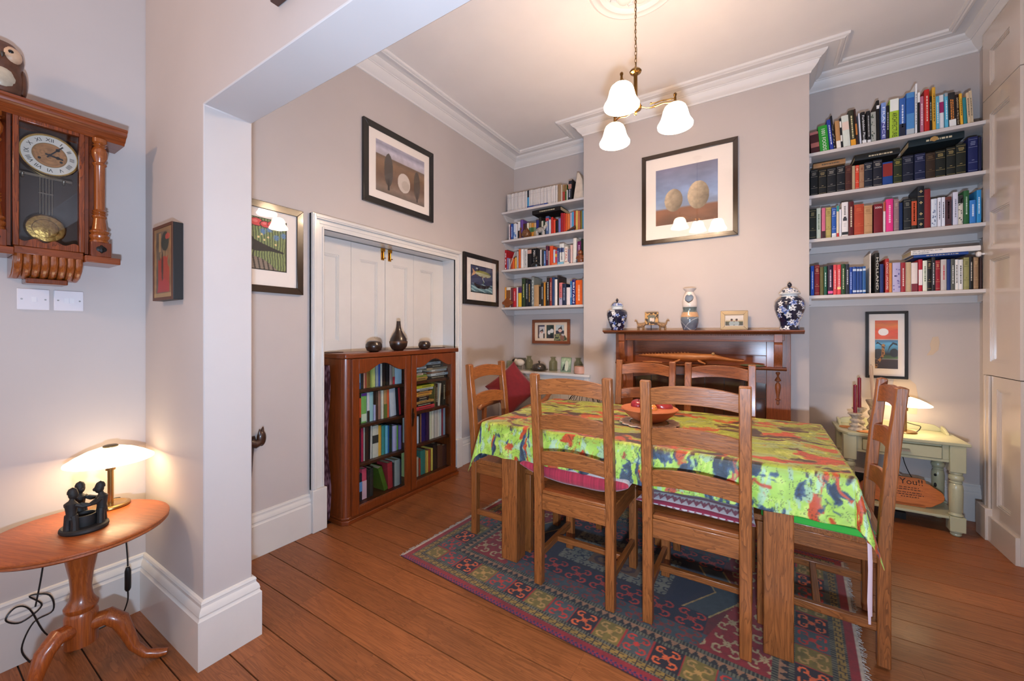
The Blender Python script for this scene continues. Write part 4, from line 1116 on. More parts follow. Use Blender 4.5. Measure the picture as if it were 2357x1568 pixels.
def art_three(U, V):     # three small snapshots in a cream mount
    img = np.ones(U.shape+(3,))*hx('e8d0b4')
    def win(x0, x1, z0, z1): return (U > x0) & (U < x1) & (V > z0) & (V < z1)
    a = win(.09, .31, .13, .87); blend(img, a, hx('c8c4c4')); blend(img, a & (V > .78), hx('20244a')); blend(img, a & (U < .14), hx('4a2a28'))
    blend(img, a & ell(U, V, .215, .28, .085, .22), hx('e4d8cc')); blend(img, a & ell(U, V, .215, .47, .04, .06), hx('c89a8a')); blend(img, a & inpoly(U, V, [(.15, .48), (.17, .56), (.22, .60), (.23, .68), (.26, .60), (.27, .48), (.215, .53)]), hx('141416')); blend(img, a & (U > .27) & (V < .4), hx('181818'))
    b = win(.37, .60, .13, .87); blend(img, b, hx('16332c')); blend(img, b & ell(U, V, .45, .46, .045, .12), hx('d8d8d4')); blend(img, b & ell(U, V, .535, .54, .055, .12), hx('dcdcd8')); blend(img, b & (V < .32) & (U > .42), hx('101824'))
    c = win(.66, .91, .05, .87); blend(img, c, hx('b8c4c4')); blend(img, c & (V < .56), hx('141a38')); blend(img, c & ell(U, V, .79, .56, .055, .10), hx('d8b0a0')); blend(img, c & inpoly(U, V, [(.72, .58), (.74, .68), (.80, .74), (.83, .84), (.84, .72), (.86, .58), (.79, .66)]), hx('101012'))
    d = inpoly(U, V, [(.60, .0), (.62, .36), (.80, .40), (.9, .38), (1.0, .12), (.98, .0)]); blend(img, d, hx('22301c')); blend(img, d & (fbm(U*18, V*12, 21) > .55), hx('8a8a58')); blend(img, d & ell(U, V, .85, .2, .06, .2), hx('8a5a48')); blend(img, d & ell(U, V, .88, .34, .05, .07), hx('b8b4b4'))
    return img
def art_icon(U, V):      # worn painted panel with red figures
    n = fbm(U*5, V*8, 31, 5); img = bands(U, [(0, '6a4a30'), (.1, '9a7a54'), (.2, '5a5044'), (.5, '6a5a48'), (.85, '7a6044'), (1, '9a6a44')])*(.7+.6*n)[..., None]
    blend(img, (V < .09), hx('a88a60'), .8); blend(img, (V > .92), hx('8a6a48'), .7)
    blend(img, (V > .12) & (V < .58) & (U > .25) & (U < .85) & (fbm(U*6, V*5, 33) > .45), hx('a8382c'), .75)
    blend(img, inpoly(U, V, [(.2, .1), (.3, .25), (.62, .28), (.85, .2), (.85, .1)]), hx('a03a3c'), .8)
    blend(img, ell(U, V, .62, .78, .2, .13), hx('26302c'), .8); blend(img, ell(U, V, .75, .84, .12, .04), hx('b84a3c'), .8); blend(img, (U > .3) & (U < .4) & (V > .65) & (V < .9), hx('b08a5c'), .7)
    for cx, cy in ((.4, .6), (.56, .62), (.7, .6)): blend(img, ell(U, V, cx, cy, .06, .04), hx('8a7050'), .8)
    blend(img, ell(U, V, .48, .45, .05, .2), hx('2c2a26'), .7)
    return img
picture('framed_picture', 'black framed sepia landscape picture above the recess architrave', 'picture', (XL+.001, 1.876, 2.268), R(90), .732, .612, .047, .022, BLK, (.115, .625, .11, .50), art_moor, (130, 100))
picture('framed_picture', 'dark bronze framed print of a black bird and poppies beside the pier', 'picture', (XL+.001, .895, 1.532), R(90), .53, .528, .04, .024, BRN, (.07, .43, .13, .435), art_bird, (150, 130))
picture('framed_picture', 'black framed print of a fish above a rowing boat', 'picture', (XL+.001, 3.036, 1.577), R(90), .609, .513, .046, .022, BLK, (.115, .50, .125, .405), art_fish, (130, 100))
picture('framed_picture', 'dark bronze framed picture of two grey stone shapes over the mantelpiece', 'picture', (-.900, YC-.001, 2.081), 0, .754, .789, .036, .024, BRN, (.12, .61, .155, .645), art_stones, (140, 140))
picture('framed_picture', 'narrow black framed giraffe and sunset print above the pale green washstand', 'picture', (.684, YB-.001, .952), 0, .236, .50, .019, .025, BLK, (.055, .182, .073, .433), art_sunset, (80, 220))
picture('photo_frame', 'brown wooden frame of three snapshots under the left alcove shelves', 'photo frame', (-2.216, YB-.001, 1.167), 0, .467, .27, .032, .022, wood('8a4a28', '6a3418', 'x', rnd=.01), (.034, .433, .034, .236), art_three, (160, 90), mount='e8d0b4')
# deep painted panel on the pier
ic = thing('painted_panel', 'worn red and brown painted wooden panel on the pier', 'wall panel', (-2.245, .6695, 1.434))
m_ = MB(); m_.box(0, .215, -.034, 0, 0, .318); m_.build('block', mat('191512', .5), ic, bevel=.002)
U, V = grid_uv(70, 100); gridmesh('painted_face', np.stack([.003+.209*U, np.full_like(U, -.0352), .003+.312*V], -1), art_icon(U, V), colmat('print_ink', .55), ic)
m_ = MB()
for q in ((0, .215, 0, .012), (0, .215, .306, .318), (0, .010, .012, .306), (.205, .215, .012, .306)): m_.box(q[0], q[1], -.0375, -.034, q[2], q[3])
m_.build('rim', mat('5a3420', .5), ic)
# frame on the pier wall above the beam
picture('framed_picture', 'dark brown framed picture hanging high on the wall above the opening', 'picture', (-1.292, .6695, 2.328), 0, .42, .52, .04, .025, mat('3a1c14', .35, coat=.3), (.08, .34, .08, .44), art_moor, (20, 20))
# ================================================================== FIREPLACE SURROUND
OAK = wood('8c4a22', '5e2c10', 'x', rough=.45, coat=.12, rnd=.03); OAKZ = wood('8c4a22', '5e2c10', 'z', rough=.45, coat=.12, rnd=.03)
fp = thing('fireplace_surround', 'carved oak fireplace surround with overmantel shelf and brown tiles', 'fireplace', (0, 0, 0))
def fb_(name, boxes, m_=OAK, bevel=.003):
    b = MB()
    for q in boxes: b.box(*q)
    return b.build(name, m_, fp, bevel=bevel)
b = MB()
prof = [(3.669, 1.284), (3.50, 1.284), (3.482, 1.288), (3.47, 1.296), (3.452, 1.300), (3.448, 1.306), (3.448, 1.3125), (3.669, 1.3125)]
b.prism(prof, -1.197, .271, 'x'); b.build('mantel_shelf', OAK, fp)
b = MB()
for i in range(92): b.ball((-1.055+i*.0126, 3.513, 1.276), (.005, .006, .007), 6, 4)
o = b.build('bead_row', OAK, fp); o['kind'] = 'stuff'; plab(o, 'row of tiny carved beads under the shelf')
fb_('frieze', [(-1.07, .155, 3.52, 3.669, 1.233, 1.284), (-1.06, .145, 3.514, 3.53, 1.225, 1.236)])
fb_('back_panel', [(-1.0, .09, 3.645, 3.669, 1.03, 1.235)])
fb_('panel_rail', [(-.965, .05, 3.637, 3.646, 1.11, 1.118)])
for x0, x1, s in ((-1.115, -.96, -1), (.044, .197, 1)):
    fb_('pilaster', [(x0, x1, 3.575, 3.669, .0, 1.284)], OAKZ)
    xc = -1.036 if s < 0 else .117
    fb_('plinth_block', [(x0-.008, x1+.008, 3.56, 3.669, .0, .16)], OAKZ)
    pr = [(3.576, 1.284), (3.478, 1.284), (3.478, 1.222), (3.486, 1.214), (3.478, 1.206), (3.480, 1.16), (3.49, 1.12), (3.506, 1.08), (3.52, 1.06), (3.522, 1.035), (3.576, 1.035)]
    b = MB(); b.prism(pr, xc-.026, xc+.026, 'x'); b.build('corbel', OAKZ, fp, bevel=.002)
    b = MB(); sp = [(0, 1.0), (.012, .998), (.015, .988), (.008, .976), (.006, .965), (.011, .955), (.020, .938), (.021, .932), (.008, .926), (.008, .918), (.017, .905), (.019, .88), (.014, .845), (.009, .815), (.008, .80), (.016, .795), (.016, .788), (.007, .782), (.010, .77), (.008, .755), (0, .748)]
    b.lathe([(r, z) for r, z in sp[::-1]], 16, (xc-(.0 if s > 0 else -.0), 3.576, 0)); b.build('spindle', OAKZ, fp)
b = MB(); b.prism([(3.669, 1.013), (3.50, 1.013), (3.488, 1.018), (3.478, 1.022), (3.474, 1.028), (3.474, 1.0335), (3.669, 1.0335)], -1.088, .168, 'x'); b.build('lower_shelf', OAK, fp)
arcp = [(-.96+.0, .93)]
b = MB(); pts = [(-.96, 1.012), (-.96, .90)]+[(-.96+1.004*t, .90+.045*math.sin(math.pi*t)) for t in [i/12 for i in range(1, 12)]]+[(.044, .90), (.044, 1.012)]
b.prism(pts, 3.60, 3.645, 'y'); b.build('header_rail', OAK, fp)
TILE = mat('4a2c20', .12, var=.2, vscale=9, coat=.6); fb_('tile_bed', [(-.96, .044, 3.652, 3.669, .0, .95)], mat('6a6058', .9), 0)
tm = None
for i in range(7):
    for j in range(6):
        if 1 <= i <= 5 and j < 4: continue
        if tm is None:
            b = MB(); b.box(0, .1395, 3.64, 3.652, 0, .1515); to = b.build('tile', TILE, fp, bevel=.0015, seg=1); tm = to
        else:
            to = tm.copy(); COL.objects.link(to); to.parent = fp
        to.location = (-.9575+.1432*i, 0, .004+.155*j)
fb_('fire_opening', [(-.813, -.10, 3.646, 3.6525, .0, .62)], mat('0c0a09', .6), 0)
fb_('grate_bars', [(-.70, -.69, 3.60, 3.646, .02, .35), (-.23, -.22, 3.60, 3.646, .02, .35), (-.70, -.22, 3.60, 3.61, .33, .35), (-.70, -.22, 3.60, 3.61, .18, .20), (-.70, -.22, 3.60, 3.61, .05, .07)], mat('181716', .5, .6))
fb_('hearth_slab', [(-1.12, .20, 3.30, 3.60, 0, .018)], TILE)
# ================================================================== RUG
RL, RW = 2.065, 1.42
nx, ny = 460, 317
U, V = np.meshgrid(np.linspace(0, RL, nx), np.linspace(0, RW, ny))
def rug_paint(U, V):
    e = np.minimum(np.minimum(U, RL-U), np.minimum(V, RW-V)); endside = np.minimum(U, RL-U) < np.minimum(V, RW-V)
    along = np.where(endside, V, U)
    img = np.ones(U.shape+(3,))*hx('7a2228')
    def put(m_, c): img[m_] = hx(c)
    def scroll(a, b):
        A = np.abs(a); B = np.abs(b); d = np.hypot(A-.5, B-.5); g = (np.arctan2(B-.5, A-.5)/(2*math.pi)+.62) % 1
        return (np.abs(d-(.08+.30*g)) < .075) | (((A+B) < .28) & ((A+B) > .12)) | ((np.abs(A-B) < .07) & (A < .42))
    # field
    inn = e > .285; fu, fv = U-RL/2, V-RW/2
    med = np.abs(fu) % .62
    put(inn & ((np.floor((fu+fv*.6)/.16) % 2) < 1) & (np.abs(fu) > .45), '6e1d22')
    hexa = np.abs(fu)+.55*np.abs(fv) < .62; put(inn & hexa, 'b8a878'); put(inn & (np.abs(fu)+.55*np.abs(fv) < .612), '4c585c')
    put(inn & (np.abs(fu)+.55*np.abs(fv) < .50), 'b8a070'); put(inn & (np.abs(fu)+.55*np.abs(fv) < .492), '1c2240')
    blue_band = inn & (np.abs(fv) > .33) & (np.abs(fu) < .62); put(blue_band, '4e5c60')
    bm = blue_band & scroll(((U/.11) % 1)*2-1, ((np.abs(fv)-.33)/.095)*2-1); put(bm, '8a3a2c')
    nb_ = inn & (np.abs(fv) > .20) & (np.abs(fv) < .33) & (np.abs(fu) < .5); put(nb_, '1a1f3a'); put(nb_ & scroll(((U/.14) % 1)*2-1, (np.abs(fv)-.265)/.065), 'b04a38')
    box = (np.abs(fu) < .30) & (np.abs(fv) < .19); put(box, '8c8a7c'); put(box & (np.abs(fv) > .172), '2a1a2a')
    put(box & scroll(((U/.10) % 1)*2-1, ((V/.095) % 1)*2-1), '2a2c44')
    c2_ = (np.abs(fu) < .14) & (np.abs(fv) < .12); put(c2_, '7a5a34'); put(c2_ & scroll(fu/.14, fv/.12), '4a1c20')
    endf = inn & (np.abs(fu)+.25*np.abs(fv) > .60); put(endf, '8c2028'); put(endf & scroll(((U/.13) % 1)*2-1, ((V/.15) % 1)*2-1) & (((V/.15) % 1) < .8), 'b8a888')
    # borders
    def dots(lo, hi):
        b_ = (e > lo) & (e < hi); put(b_, '2c302a'); put(b_ & (((along/.013) % 1) < .5), '7c7a68')
    dots(.262, .285)
    zz = (e > .232) & (e < .262); put(zz, '1c2226'); put(zz & (np.abs(((along/.034) % 1)*2-1) < (e-.232)/.03), 'a4856a')
    dots(.212, .232)
    sq = (e > .098) & (e <= .212); s_ = along/.118; k = np.floor(s_+.31).astype(int) % 3
    bg = np.array([hx('280f26'), hx('84783a'), hx('5c6666')])[k]; fg = np.array([hx('d47c4a'), hx('b89c68'), hx('b8442c')])[k]
    loc = ((s_+.31) % 1)*2-1; rad = (e-.155)/.057; sc_ = scroll(loc*1.05, rad*1.05); img[sq] = np.where(sc_[..., None], fg, bg)[sq]
    put(sq & (np.abs(loc) > .94), 'a03428')
    dots(.080, .098)
    me_ = (e > .053) & (e < .080); put(me_, '9c8648'); ph = (along/.036) % 1
    put(me_ & (((np.abs(e-.058) < .0035) & (ph < .5)) | ((np.abs(e-.072) < .0035) & (ph > .5)) | ((np.abs(ph-.5) < .09) | (ph < .09))), '191a16')
    dots(.044, .053)
    put(e < .044, '8c1e2c')
    side = ~endside; put(side & (e < .022) & ((np.sin(U*330+np.floor(e/.006)*2.2) > .1)), '2a2a62'); put(side & (e < .022) & (np.sin(U*330+np.floor(e/.006)*2.2) <= .1), '9a2440')
    put(endside & (e < .010), 'c4bcb0')
    gm = img.mean(-1, keepdims=True); img = np.clip(gm+(img-gm)*1.22, 0, 1)
    return (img**1.32)*(.82+.30*fbm(U*60, V*60, 41, 3))[..., None]
Pz = np.stack([U, V, .0055+.0012*np.sin(U*5+V*3)], -1)
rug = thing('rug', 'red, navy and olive patterned wool rug under the dining table', 'rug', (-1.76, 1.60, 0), R(-4))
gridmesh('pile', Pz, rug_paint(U, V), colmat('rug_wool', .95, bump=.5, bscale=500, sheen=.2), rug)
b = MB(); b.box(0, RL, 0, RW, .0006, .004); b.build('backing', mat('4a2a28', .9), rug)
fr = MB(); rr = random.Random(3)
for s in (0, 1):
    for i in range(240):
        v = RW*(i+rr.random())/240; l_ = .006+.016*rr.random(); x0 = RL if s else 0; sg = 1 if s else -1
        fr.tube([(x0, v, .005), (x0+sg*l_*.6, v+.008*(rr.random()-.5), .004), (x0+sg*l_, v+.014*(rr.random()-.5), .0022)], .0014, 4)
o = fr.build('fringe', mat('a8a096', .9), rug); o['kind'] = 'stuff'
for v, c in ((.87, '8a2430'), (.45, '3a3a5c'), (.40, '8a2430')):
    b = MB(); b.tube([(RL+.0, v, .006), (RL+.03, v-.006, .006), (RL+.065, v-.018, .004)], [.004, .005, .001], 6); plab(b.build('tassel', mat(c, .9), rug), 'loose coloured tassel')
# ================================================================== DINING TABLE
TW = '9e5c2c'; TD = '5c3214'
WX, WY, WZ = wood(TW, TD, 'x', rnd=.08, streak=.8), wood(TW, TD, 'y', rnd=.08, streak=.8), wood(TW, TD, 'z', rnd=.08, streak=.8)
GZ = .0078
tb = thing('dining_table', 'solid oak dining table with square legs under the tie-dyed cloth', 'table', (-.54, 2.355, GZ))
hw, hd = .83, .475
b = MB(); b.box(-hw, hw, -hd, hd, .730, .762); b.build('tabletop', WX, tb, bevel=.004)
for x in (-.709, .553):
    for y in (-.471, .372):
        b = MB(); b.box(x, x+.101, y, y+.099, 0, .7295); b.build('leg', WZ, tb, bevel=.004)
b = MB(); b.box(-.608, .553, -.45, -.425, .645, .7295); b.build('apron', WX, tb, bevel=.002)
b = MB(); b.box(-.608, .553, .425, .45, .645, .7295); b.build('apron', WX, tb, bevel=.002)
b = MB(); b.box(-.68, -.655, -.372, .372, .645, .7295); b.build('apron', WY, tb, bevel=.002)
b = MB(); b.box(.60, .625, -.372, .372, .645, .7295); b.build('apron', WY, tb, bevel=.002)
# ================================================================== TABLECLOTH
tx0, tx1, ty0, ty1 = -.54-hw, -.54+hw, 2.355-hd, 2.355+hd; OX, OY = .235, .185
nx, ny = 620, 390
S, T = np.meshgrid(np.linspace(tx0-OX, tx1+OX, nx), np.linspace(ty0-OY, ty1+OY*.9, ny))
ex = np.where(S < tx0, S-tx0, np.where(S > tx1, S-tx1, 0)); ey = np.where(T < ty0, T-ty0, np.where(T > ty1, T-ty1, 0))
r = np.hypot(ex, ey)+1e-9; dx, dy = ex/r, ey/r; th = np.arctan2(dy, dx)
rho = .012; bend = np.minimum(r, rho*math.pi/2)
hor = rho*np.sin(bend/rho); down = rho*(1-np.cos(bend/rho))+np.maximum(r-rho*math.pi/2, 0)
corner = np.abs(np.sin(2*th))*(np.abs(ex) > 1e-6)*(np.abs(ey) > 1e-6)
al = np.where(np.abs(ey) > np.abs(ex), S, T)
fold = np.sin(al*31+1.5*np.sin(al*9))*.5+.3*np.sin(al*67+1)
k_ = np.clip(down/.16, 0, 1)
back = (T > ty1)
hor = hor+down*np.where(back, .03, .06)+corner*down*.22+k_*np.where(back, .004, .011)*(fold+.4)*(1-corner)
P = np.stack([np.clip(S, tx0, tx1)+dx*hor, np.clip(T, ty0, ty1)+dy*hor, GZ+.7665-down], -1)
topm = r < 1e-6
P[..., 2] += np.where(topm, .0015*fbm(S*14, T*14, 51)+.0012*np.exp(-((S+.52)/.003)**2), 0)
P[..., 2] += k_*.012*(fbm(S*6, T*6, 52)-.5)
def cloth_paint(S, T):
    """blotchy tie-dye: long bands on the top, runs of dye down the drop"""
    def st(n, lo, hi): return np.clip((n-lo)/(hi-lo), 0, 1)[..., None]
    def mixc(a, c, m_): return a*(1-m_)+c*m_
    dr = np.clip(down/.03, 0, 1)[..., None]
    wx = fbm(S*7, T*7, 60, 4)*3.2; wy = fbm(S*7+31, T*7+11, 59, 4)*3.2
    ua = np.where(topm, S*7, al*19); va = np.where(topm, T*17, down*10)
    n1 = fbm(ua+wx, va+wy, 61, 6); n2 = fbm(ua*1.4+9+wx, va*1.3+wy, 62, 6); n3 = fbm(ua*1.8+3+wy, va*1.8+wx, 63, 6); n4 = fbm(S*34+wx*2, T*34+wy*2, 64, 4); big = fbm(S*2.2, T*3.0, 68, 2)
    img = np.ones(S.shape+(3,))*(hx('98a431')*(1-dr)+hx('a2c44a')*dr)
    img = mixc(img, hx('c2c86a'), st(n4, .52, .75)*.6)
    img = mixc(img, hx('8c9c78')*(1-dr)+hx('9cb8a4')*dr, st(n3, .58, .64)*.75)
    img = mixc(img, hx('b5451a'), st(n1+.24*(big-.5)-.012, .54, .60))
    img = mixc(img, hx('5a2c14')*(1-dr)+hx('2c3f62')*dr, st(n2-.12*(big-.5)-.04*(1-dr[...,0]), .555, .61)*.9)
    img = mixc(img, hx('33210f')*(1-dr)+hx('26303c')*dr, st(n2-.04*(1-dr[...,0]), .62, .66)*.9)
    vein = np.abs(fbm(ua*2.4+wx*1.5, va*2.0+wy, 66, 5)-.5); img = mixc(img, hx('3a3420'), np.clip(1-vein/.016, 0, 1)[..., None]*.75)
    cr = np.abs(fbm(S*16+wx, T*16+wy, 67, 5)-.5); img = mixc(img, img*.6, np.clip(1-cr/.012, 0, 1)[..., None]*.8)
    return img*(.88+.24*n4)[..., None]
cl = gridmesh('tablecloth', P, cloth_paint(S, T), colmat('cloth_dye', .55, bump=.25, bscale=60, sheen=.1))
tag(cl, 'lime green, orange and navy tie-dyed cotton cloth on the dining table', 'tablecloth')
sm = cl.modifiers.new('solid', 'SOLIDIFY'); sm.thickness = .0012; sm.offset = 0
# ================================================================== CHAIRS
def lean(z): return 0 if z < .44 else -.05*((z-.44)/.64)**1.25
def make_chair():
    t = thing('dining_chair', 'x', 'chair', (0, 0, 0), 0, 'oak ladder-back dining chairs round the table')
    for s in (-1, 1):
        x0, x1 = (s*.209, s*.166) if s < 0 else (.166, .209)
        zs = [0, .2, .44, .58, .72, .86, .97, 1.078]
        fr_ = [(.019 + lean(z)-(.004 if z > .9 else 0), z) for z in zs]; bk_ = [(-.021+lean(z), z) for z in zs]
        b = MB(); b.prism(fr_+[((-.001)+lean(1.083), 1.083)]+bk_[::-1], x0, x1, 'x'); b.build('back_post', WZ, t, bevel=.004)
        b = MB(); b.box(x0, x1-.003 if s > 0 else x1, .375, .415, 0, .455); b.build('leg', WZ, t, bevel=.003)
        xa, xb = (-.200, -.176) if s < 0 else (.176, .200)
        b = MB(); b.box(xa, xb, .0185, .3755, .392, .456); b.build('side_rail', WY, t, bevel=.002)
        b = MB(); b.box(xa, xb, .0185, .3755, .128, .162); b.build('side_stretcher', WY, t, bevel=.003)
    b = MB(); b.box(-.1665, .1665, -.014, .014, .385, .468); b.build('back_rail', WX, t, bevel=.003)
    b = MB(); b.box(-.1665, .1665, .383, .407, .392, .456); b.build('front_rail', WX, t, bevel=.002)
    b = MB(); b.box(-.177, .177, .190, .216, .130, .158); b.build('cross_stretcher', WX, t, bevel=.003)
    b = MB(); b.box(-.1655, .1655, -.012, .03, .468, .486); b.box(-.206, .206, .0215, .43, .4565, .484)
    b.build('seat', WX, t, bevel=.004)
    for z0, z1 in ((.975, 1.052), (.797, .873), (.612, .688)):
        b = MB(); n = 12; vs = []; fs = []
        for i in range(n+1):
            u = -1+2*i/n; q = 1-u*u; x = .1665*u; yb = lean((z0+z1)/2)-.014*q
            for yy, zz in ((.008, z0), (.008, z1), (-.008, z1), (-.008, z0)): vs.append((x, yb+yy+(lean(zz)-lean((z0+z1)/2)), zz+.016*q-(.004*(1-q) if zz == z1 else 0)))
        for i in range(n):
            for k in range(4): fs.append((i*4+k, i*4+(k+1) % 4, (i+1)*4+(k+1) % 4, (i+1)*4+k))
        fs += [(3, 2, 1, 0), (n*4, n*4+1, n*4+2, n*4+3)]
        b.add(vs, fs); b.build('slat', WX, t, bevel=.002)
    return t
ch0 = make_chair()
SPOTS = [((-.774, 1.805), 0, 'oak ladder-back chair with a plump crimson cushion, nearest the bookcase on this side'),
 ((-.234, 1.822), 0, 'nearest oak ladder-back chair, with a maroon and white zigzag cushion'),
 ((-.705, 2.905), R(180), 'oak ladder-back chair behind the fruit bowl, before the left of the fireplace'),
 ((-.228, 2.905), R(180), 'oak ladder-back chair on the far side, before the right of the fireplace'),
 ((-1.548, 2.222), R(-90), 'oak ladder-back chair at the table end beside the glazed bookcase'),
 ((.415, 2.252), R(87.3), 'oak ladder-back chair at the right table end with a green pad')]
for i, ((x, y), rz, lab) in enumerate(SPOTS):
    c = ch0 if i == 0 else copy_tree(ch0)
    c.location = (x, y, GZ); c.rotation_euler = (0, 0, rz); c['label'] = lab
# ================================================================== CUSHIONS
def pillow(name, label, w, d, t, paint, loc, rz=0, n=150, flat=.35, group='chair cushions', sag=0):
    U, V = np.meshgrid(np.linspace(-1, 1, n), np.linspace(-1, 1, n))
    th_ = thing(name, label, 'cushion', loc, rz, group)
    q = ((1-np.abs(U)**2.6)*(1-np.abs(V)**2.6))**.42
    pin = 1-.06*(1-np.abs(U)**2)*np.abs(V)**4; pin2 = 1-.06*(1-np.abs(V)**2)*np.abs(U)**4
    X_ = U*w/2*pin2; Y_ = V*d/2*pin
    lift = sag*(np.abs(U)**3)
    for nm, s in (('top_cover', 1), ('under_cover', -1)):
        Z_ = t*(flat+(1-flat)*q) if s > 0 else t*flat*(1-q)
        PP = np.stack([X_, Y_, Z_+lift+.002*np.sin(U*9)*q], -1)
        if s < 0: PP = PP[::-1]
        img = paint(U, V, s); img = img if s > 0 else img[::-1]
        gridmesh(nm, PP, img, colmat('cushion_cloth', .9, bump=.3, bscale=200, sheen=.3), th_)
    return th_
def zig(U, V, f, a): return np.abs(V-a*(2*np.abs(((U*f) % 1)-.5)-.5))
def paint_red(U, V, s):
    img = np.ones(U.shape+(3,))*hx('a0263c'); img *= (.80+.36*fbm(U*70, V*3, 71, 2))[..., None]
    if s > 0:
        m1 = V > -.93; img[m1] = hx('bcb2b2'); img[m1] *= (.85+.25*fbm(U*60, V*4, 72))[m1][:, None]
        m2 = V > -.74; img[m2] = hx('c0b6b4'); z_ = (zig(U, V+.60, 6, .09) < .045) | (zig(U, V+.4, 6, .09) < .045) | (np.abs(V+.72) < .02); img[m2 & z_] = hx('5c1a2c')
        m3 = V > -.25; img[m3] = hx('6a2030')
    return img
def paint_zig(U, V, s):
    img = np.ones(U.shape+(3,))*hx('7a1c34')
    if s > 0:
        m1 = (V > -.93) & (V < -.6); img[m1] = hx('c6bcbc'); z_ = m1 & ((zig(U, V+.76, 8, .16) < .06) | ((np.abs((U*8) % 1-.5) < .14) & (V < -.68) & (V > -.82))); img[z_] = hx('861c38')
        m2 = (V > -.5) & (V < -.2); img[m2] = hx('c0b6b4'); img[m2 & (zig(U, V+.35, 6, .18) < .05)] = hx('861c38')
    else:
        m1 = V < -.9; img[m1] = hx('c6bcbc'); img[m1 & (zig(U, V+.95, 8, .06) < .03)] = hx('861c38')
    return img
pillow('seat_cushion', 'plump crimson and grey woven cushion on the chair nearest the bookcase side', .60, .45, .135, paint_red, (-.795, 2.052, .494+GZ-.004), R(-3), sag=.03, flat=.44)
pillow('seat_cushion', 'flat maroon and white zigzag cushion on the nearest chair', .475, .46, .055, paint_zig, (-.245, 2.078, .494+GZ-.004), R(-1), flat=.5)
def paint_green(U, V, s):
    img = np.ones(U.shape+(3,))*hx('3fae3c')
    if s > 0:
        k = (np.sin((U+V*.25)*26) > 0); img[k] = hx('e0b83c'); img[~k] = hx('5aa83c')
        img[(V > .75) | (V < -.9)] = hx('3fae3c')
    return img
pad = pillow('seat_pad', 'thin green pad with yellow stripes on the right-hand chair', .37, .38, .032, paint_green, (.205, 2.25, .494+GZ-.006), R(87.3), n=48, flat=.55)
b = MB(); b.box(-.195, .195, -.185, .19, -.008, .022); b.build('pad_edge', mat('3fae3c', .9), pad, bevel=.006)
nn = 90; U, V = np.meshgrid(np.linspace(0, 2*math.pi, 24), np.linspace(-1, 1, nn)); rr_ = .034*(1-np.abs(V)**6)**.5
img = np.where((np.sin(V*34+np.cos(U)) > 0)[..., None], hx('d8b03c'), hx('58a43c')); gridmesh('striped_roll', np.stack([V*.175, -.150+rr_*np.cos(U), .062+rr_*np.sin(U)], -1), img, colmat('cushion_cloth', .9), pad)
b = MB(); b.tube([(-.165, -.15, .06), (-.195, -.160, .05), (-.206, -.168, .0), (-.205, -.170, -.09), (-.207, -.169, -.2), (-.204, -.170, -.30)], [.003, .003, .005, .007, .007, .006], 6, flat=.2)
b.tube([(-.165, -.15, .06), (-.20, -.155, .03), (-.210, -.164, -.02), (-.209, -.167, -.12), (-.211, -.165, -.24), (-.208, -.167, -.33)], [.003, .003, .004, .005, .006, .004], 6, flat=.2)
plab(b.build('ribbon_tie', mat('e0c4c8', .7), pad), 'pale pink ribbon tie')
# ================================================================== FRUIT BOWL
bw = thing('fruit_bowl', 'terracotta bowl with cream spiral-painted inside on the dining table', 'bowl', (-.535, 2.335, .7745+GZ))
zb = .006
b = MB(); b.lathe([(0, zb), (.06, zb), (.095, zb+.018), (.13, zb+.045), (.152, zb+.072), (.157, zb+.074), (.153, zb+.078)], 40); b.build('outer_body', mat('b0643c', .6, var=.06), bw)
b = MB(); b.lathe([(.1535, zb+.0775), (.149, zb+.074), (.125, zb+.048), (.09, zb+.024), (.05, zb+.014), (0, zb+.012)], 40); b.build('inner_glaze', mat('e8d8c8', .2, coat=.5), bw)
for i in range(8):
    a = 2*math.pi*i/8+.2; sp = MB(); pts = []
    c_ = Vector((.134*math.cos(a), .134*math.sin(a), zb+.0605)); t1 = Vector((-math.sin(a), math.cos(a), 0)); nrm = Vector((-math.cos(a)*.75, -math.sin(a)*.75, .66)); t2 = nrm.cross(t1).normalized()
    for k in range(22): g = k*.75; q = .002+.0008*k*.75; pts.append(c_+nrm*.002+t1*(q*math.cos(g)*1.2)+t2*(q*math.sin(g)))
    sp.tube(pts, .0012, 4); sp.build('painted_spiral', mat('4a5058', .4), bw)
def fruit(label, loc, r, c1, c2, kind, rot=(0, 0, 0)):
    n, m_ = 28, 18; vs = np.zeros((m_, n, 3)); cs = np.zeros((m_, n, 3))
    for j in range(m_):
        t = math.pi*j/(m_-1)
        for i in range(n):
            a = 2*math.pi*i/(n-1); s = math.sin(t); zz = math.cos(t)
            if kind == 'apple': rr_ = s*(1+.12*zz); zz = zz*.9-.18*math.exp(-(s/.35)**2)*(1 if zz > 0 else -.5)
            else: rr_ = s*(1-.12*zz); zz = zz*1.28
            vs[j, i] = (rr_*r*math.cos(a), rr_*r*math.sin(a)*(1 if kind == 'apple' else .86), zz*r)
            k = .5+.5*math.sin(a*1+1)*s+.15*math.sin(a*7+j*.6); k = min(max(k, 0), 1); cs[j, i] = hx(c1)*k+hx(c2)*(1-k)
    f = thing('fruit', label, 'fruit', loc, 0, 'fruit in the bowl'); f.rotation_euler = rot
    gridmesh('skin', vs, cs, colmat('fruit_skin', .3, coat=.3), f)
    b = MB(); b.tube([(0, 0, r*(.70 if kind == 'apple' else 1.24)), (.002, 0, r*(1.02 if kind == 'apple' else 1.34))], .0018, 5); b.build('stalk', mat('4a3018', .8), f)
bz = .7745+GZ+zb
fruit('dark red apple at the left of the fruit bowl', (-.60, 2.345, bz+.082), .041, '86161e', '98242e', 'apple', (.2, .1, 0))
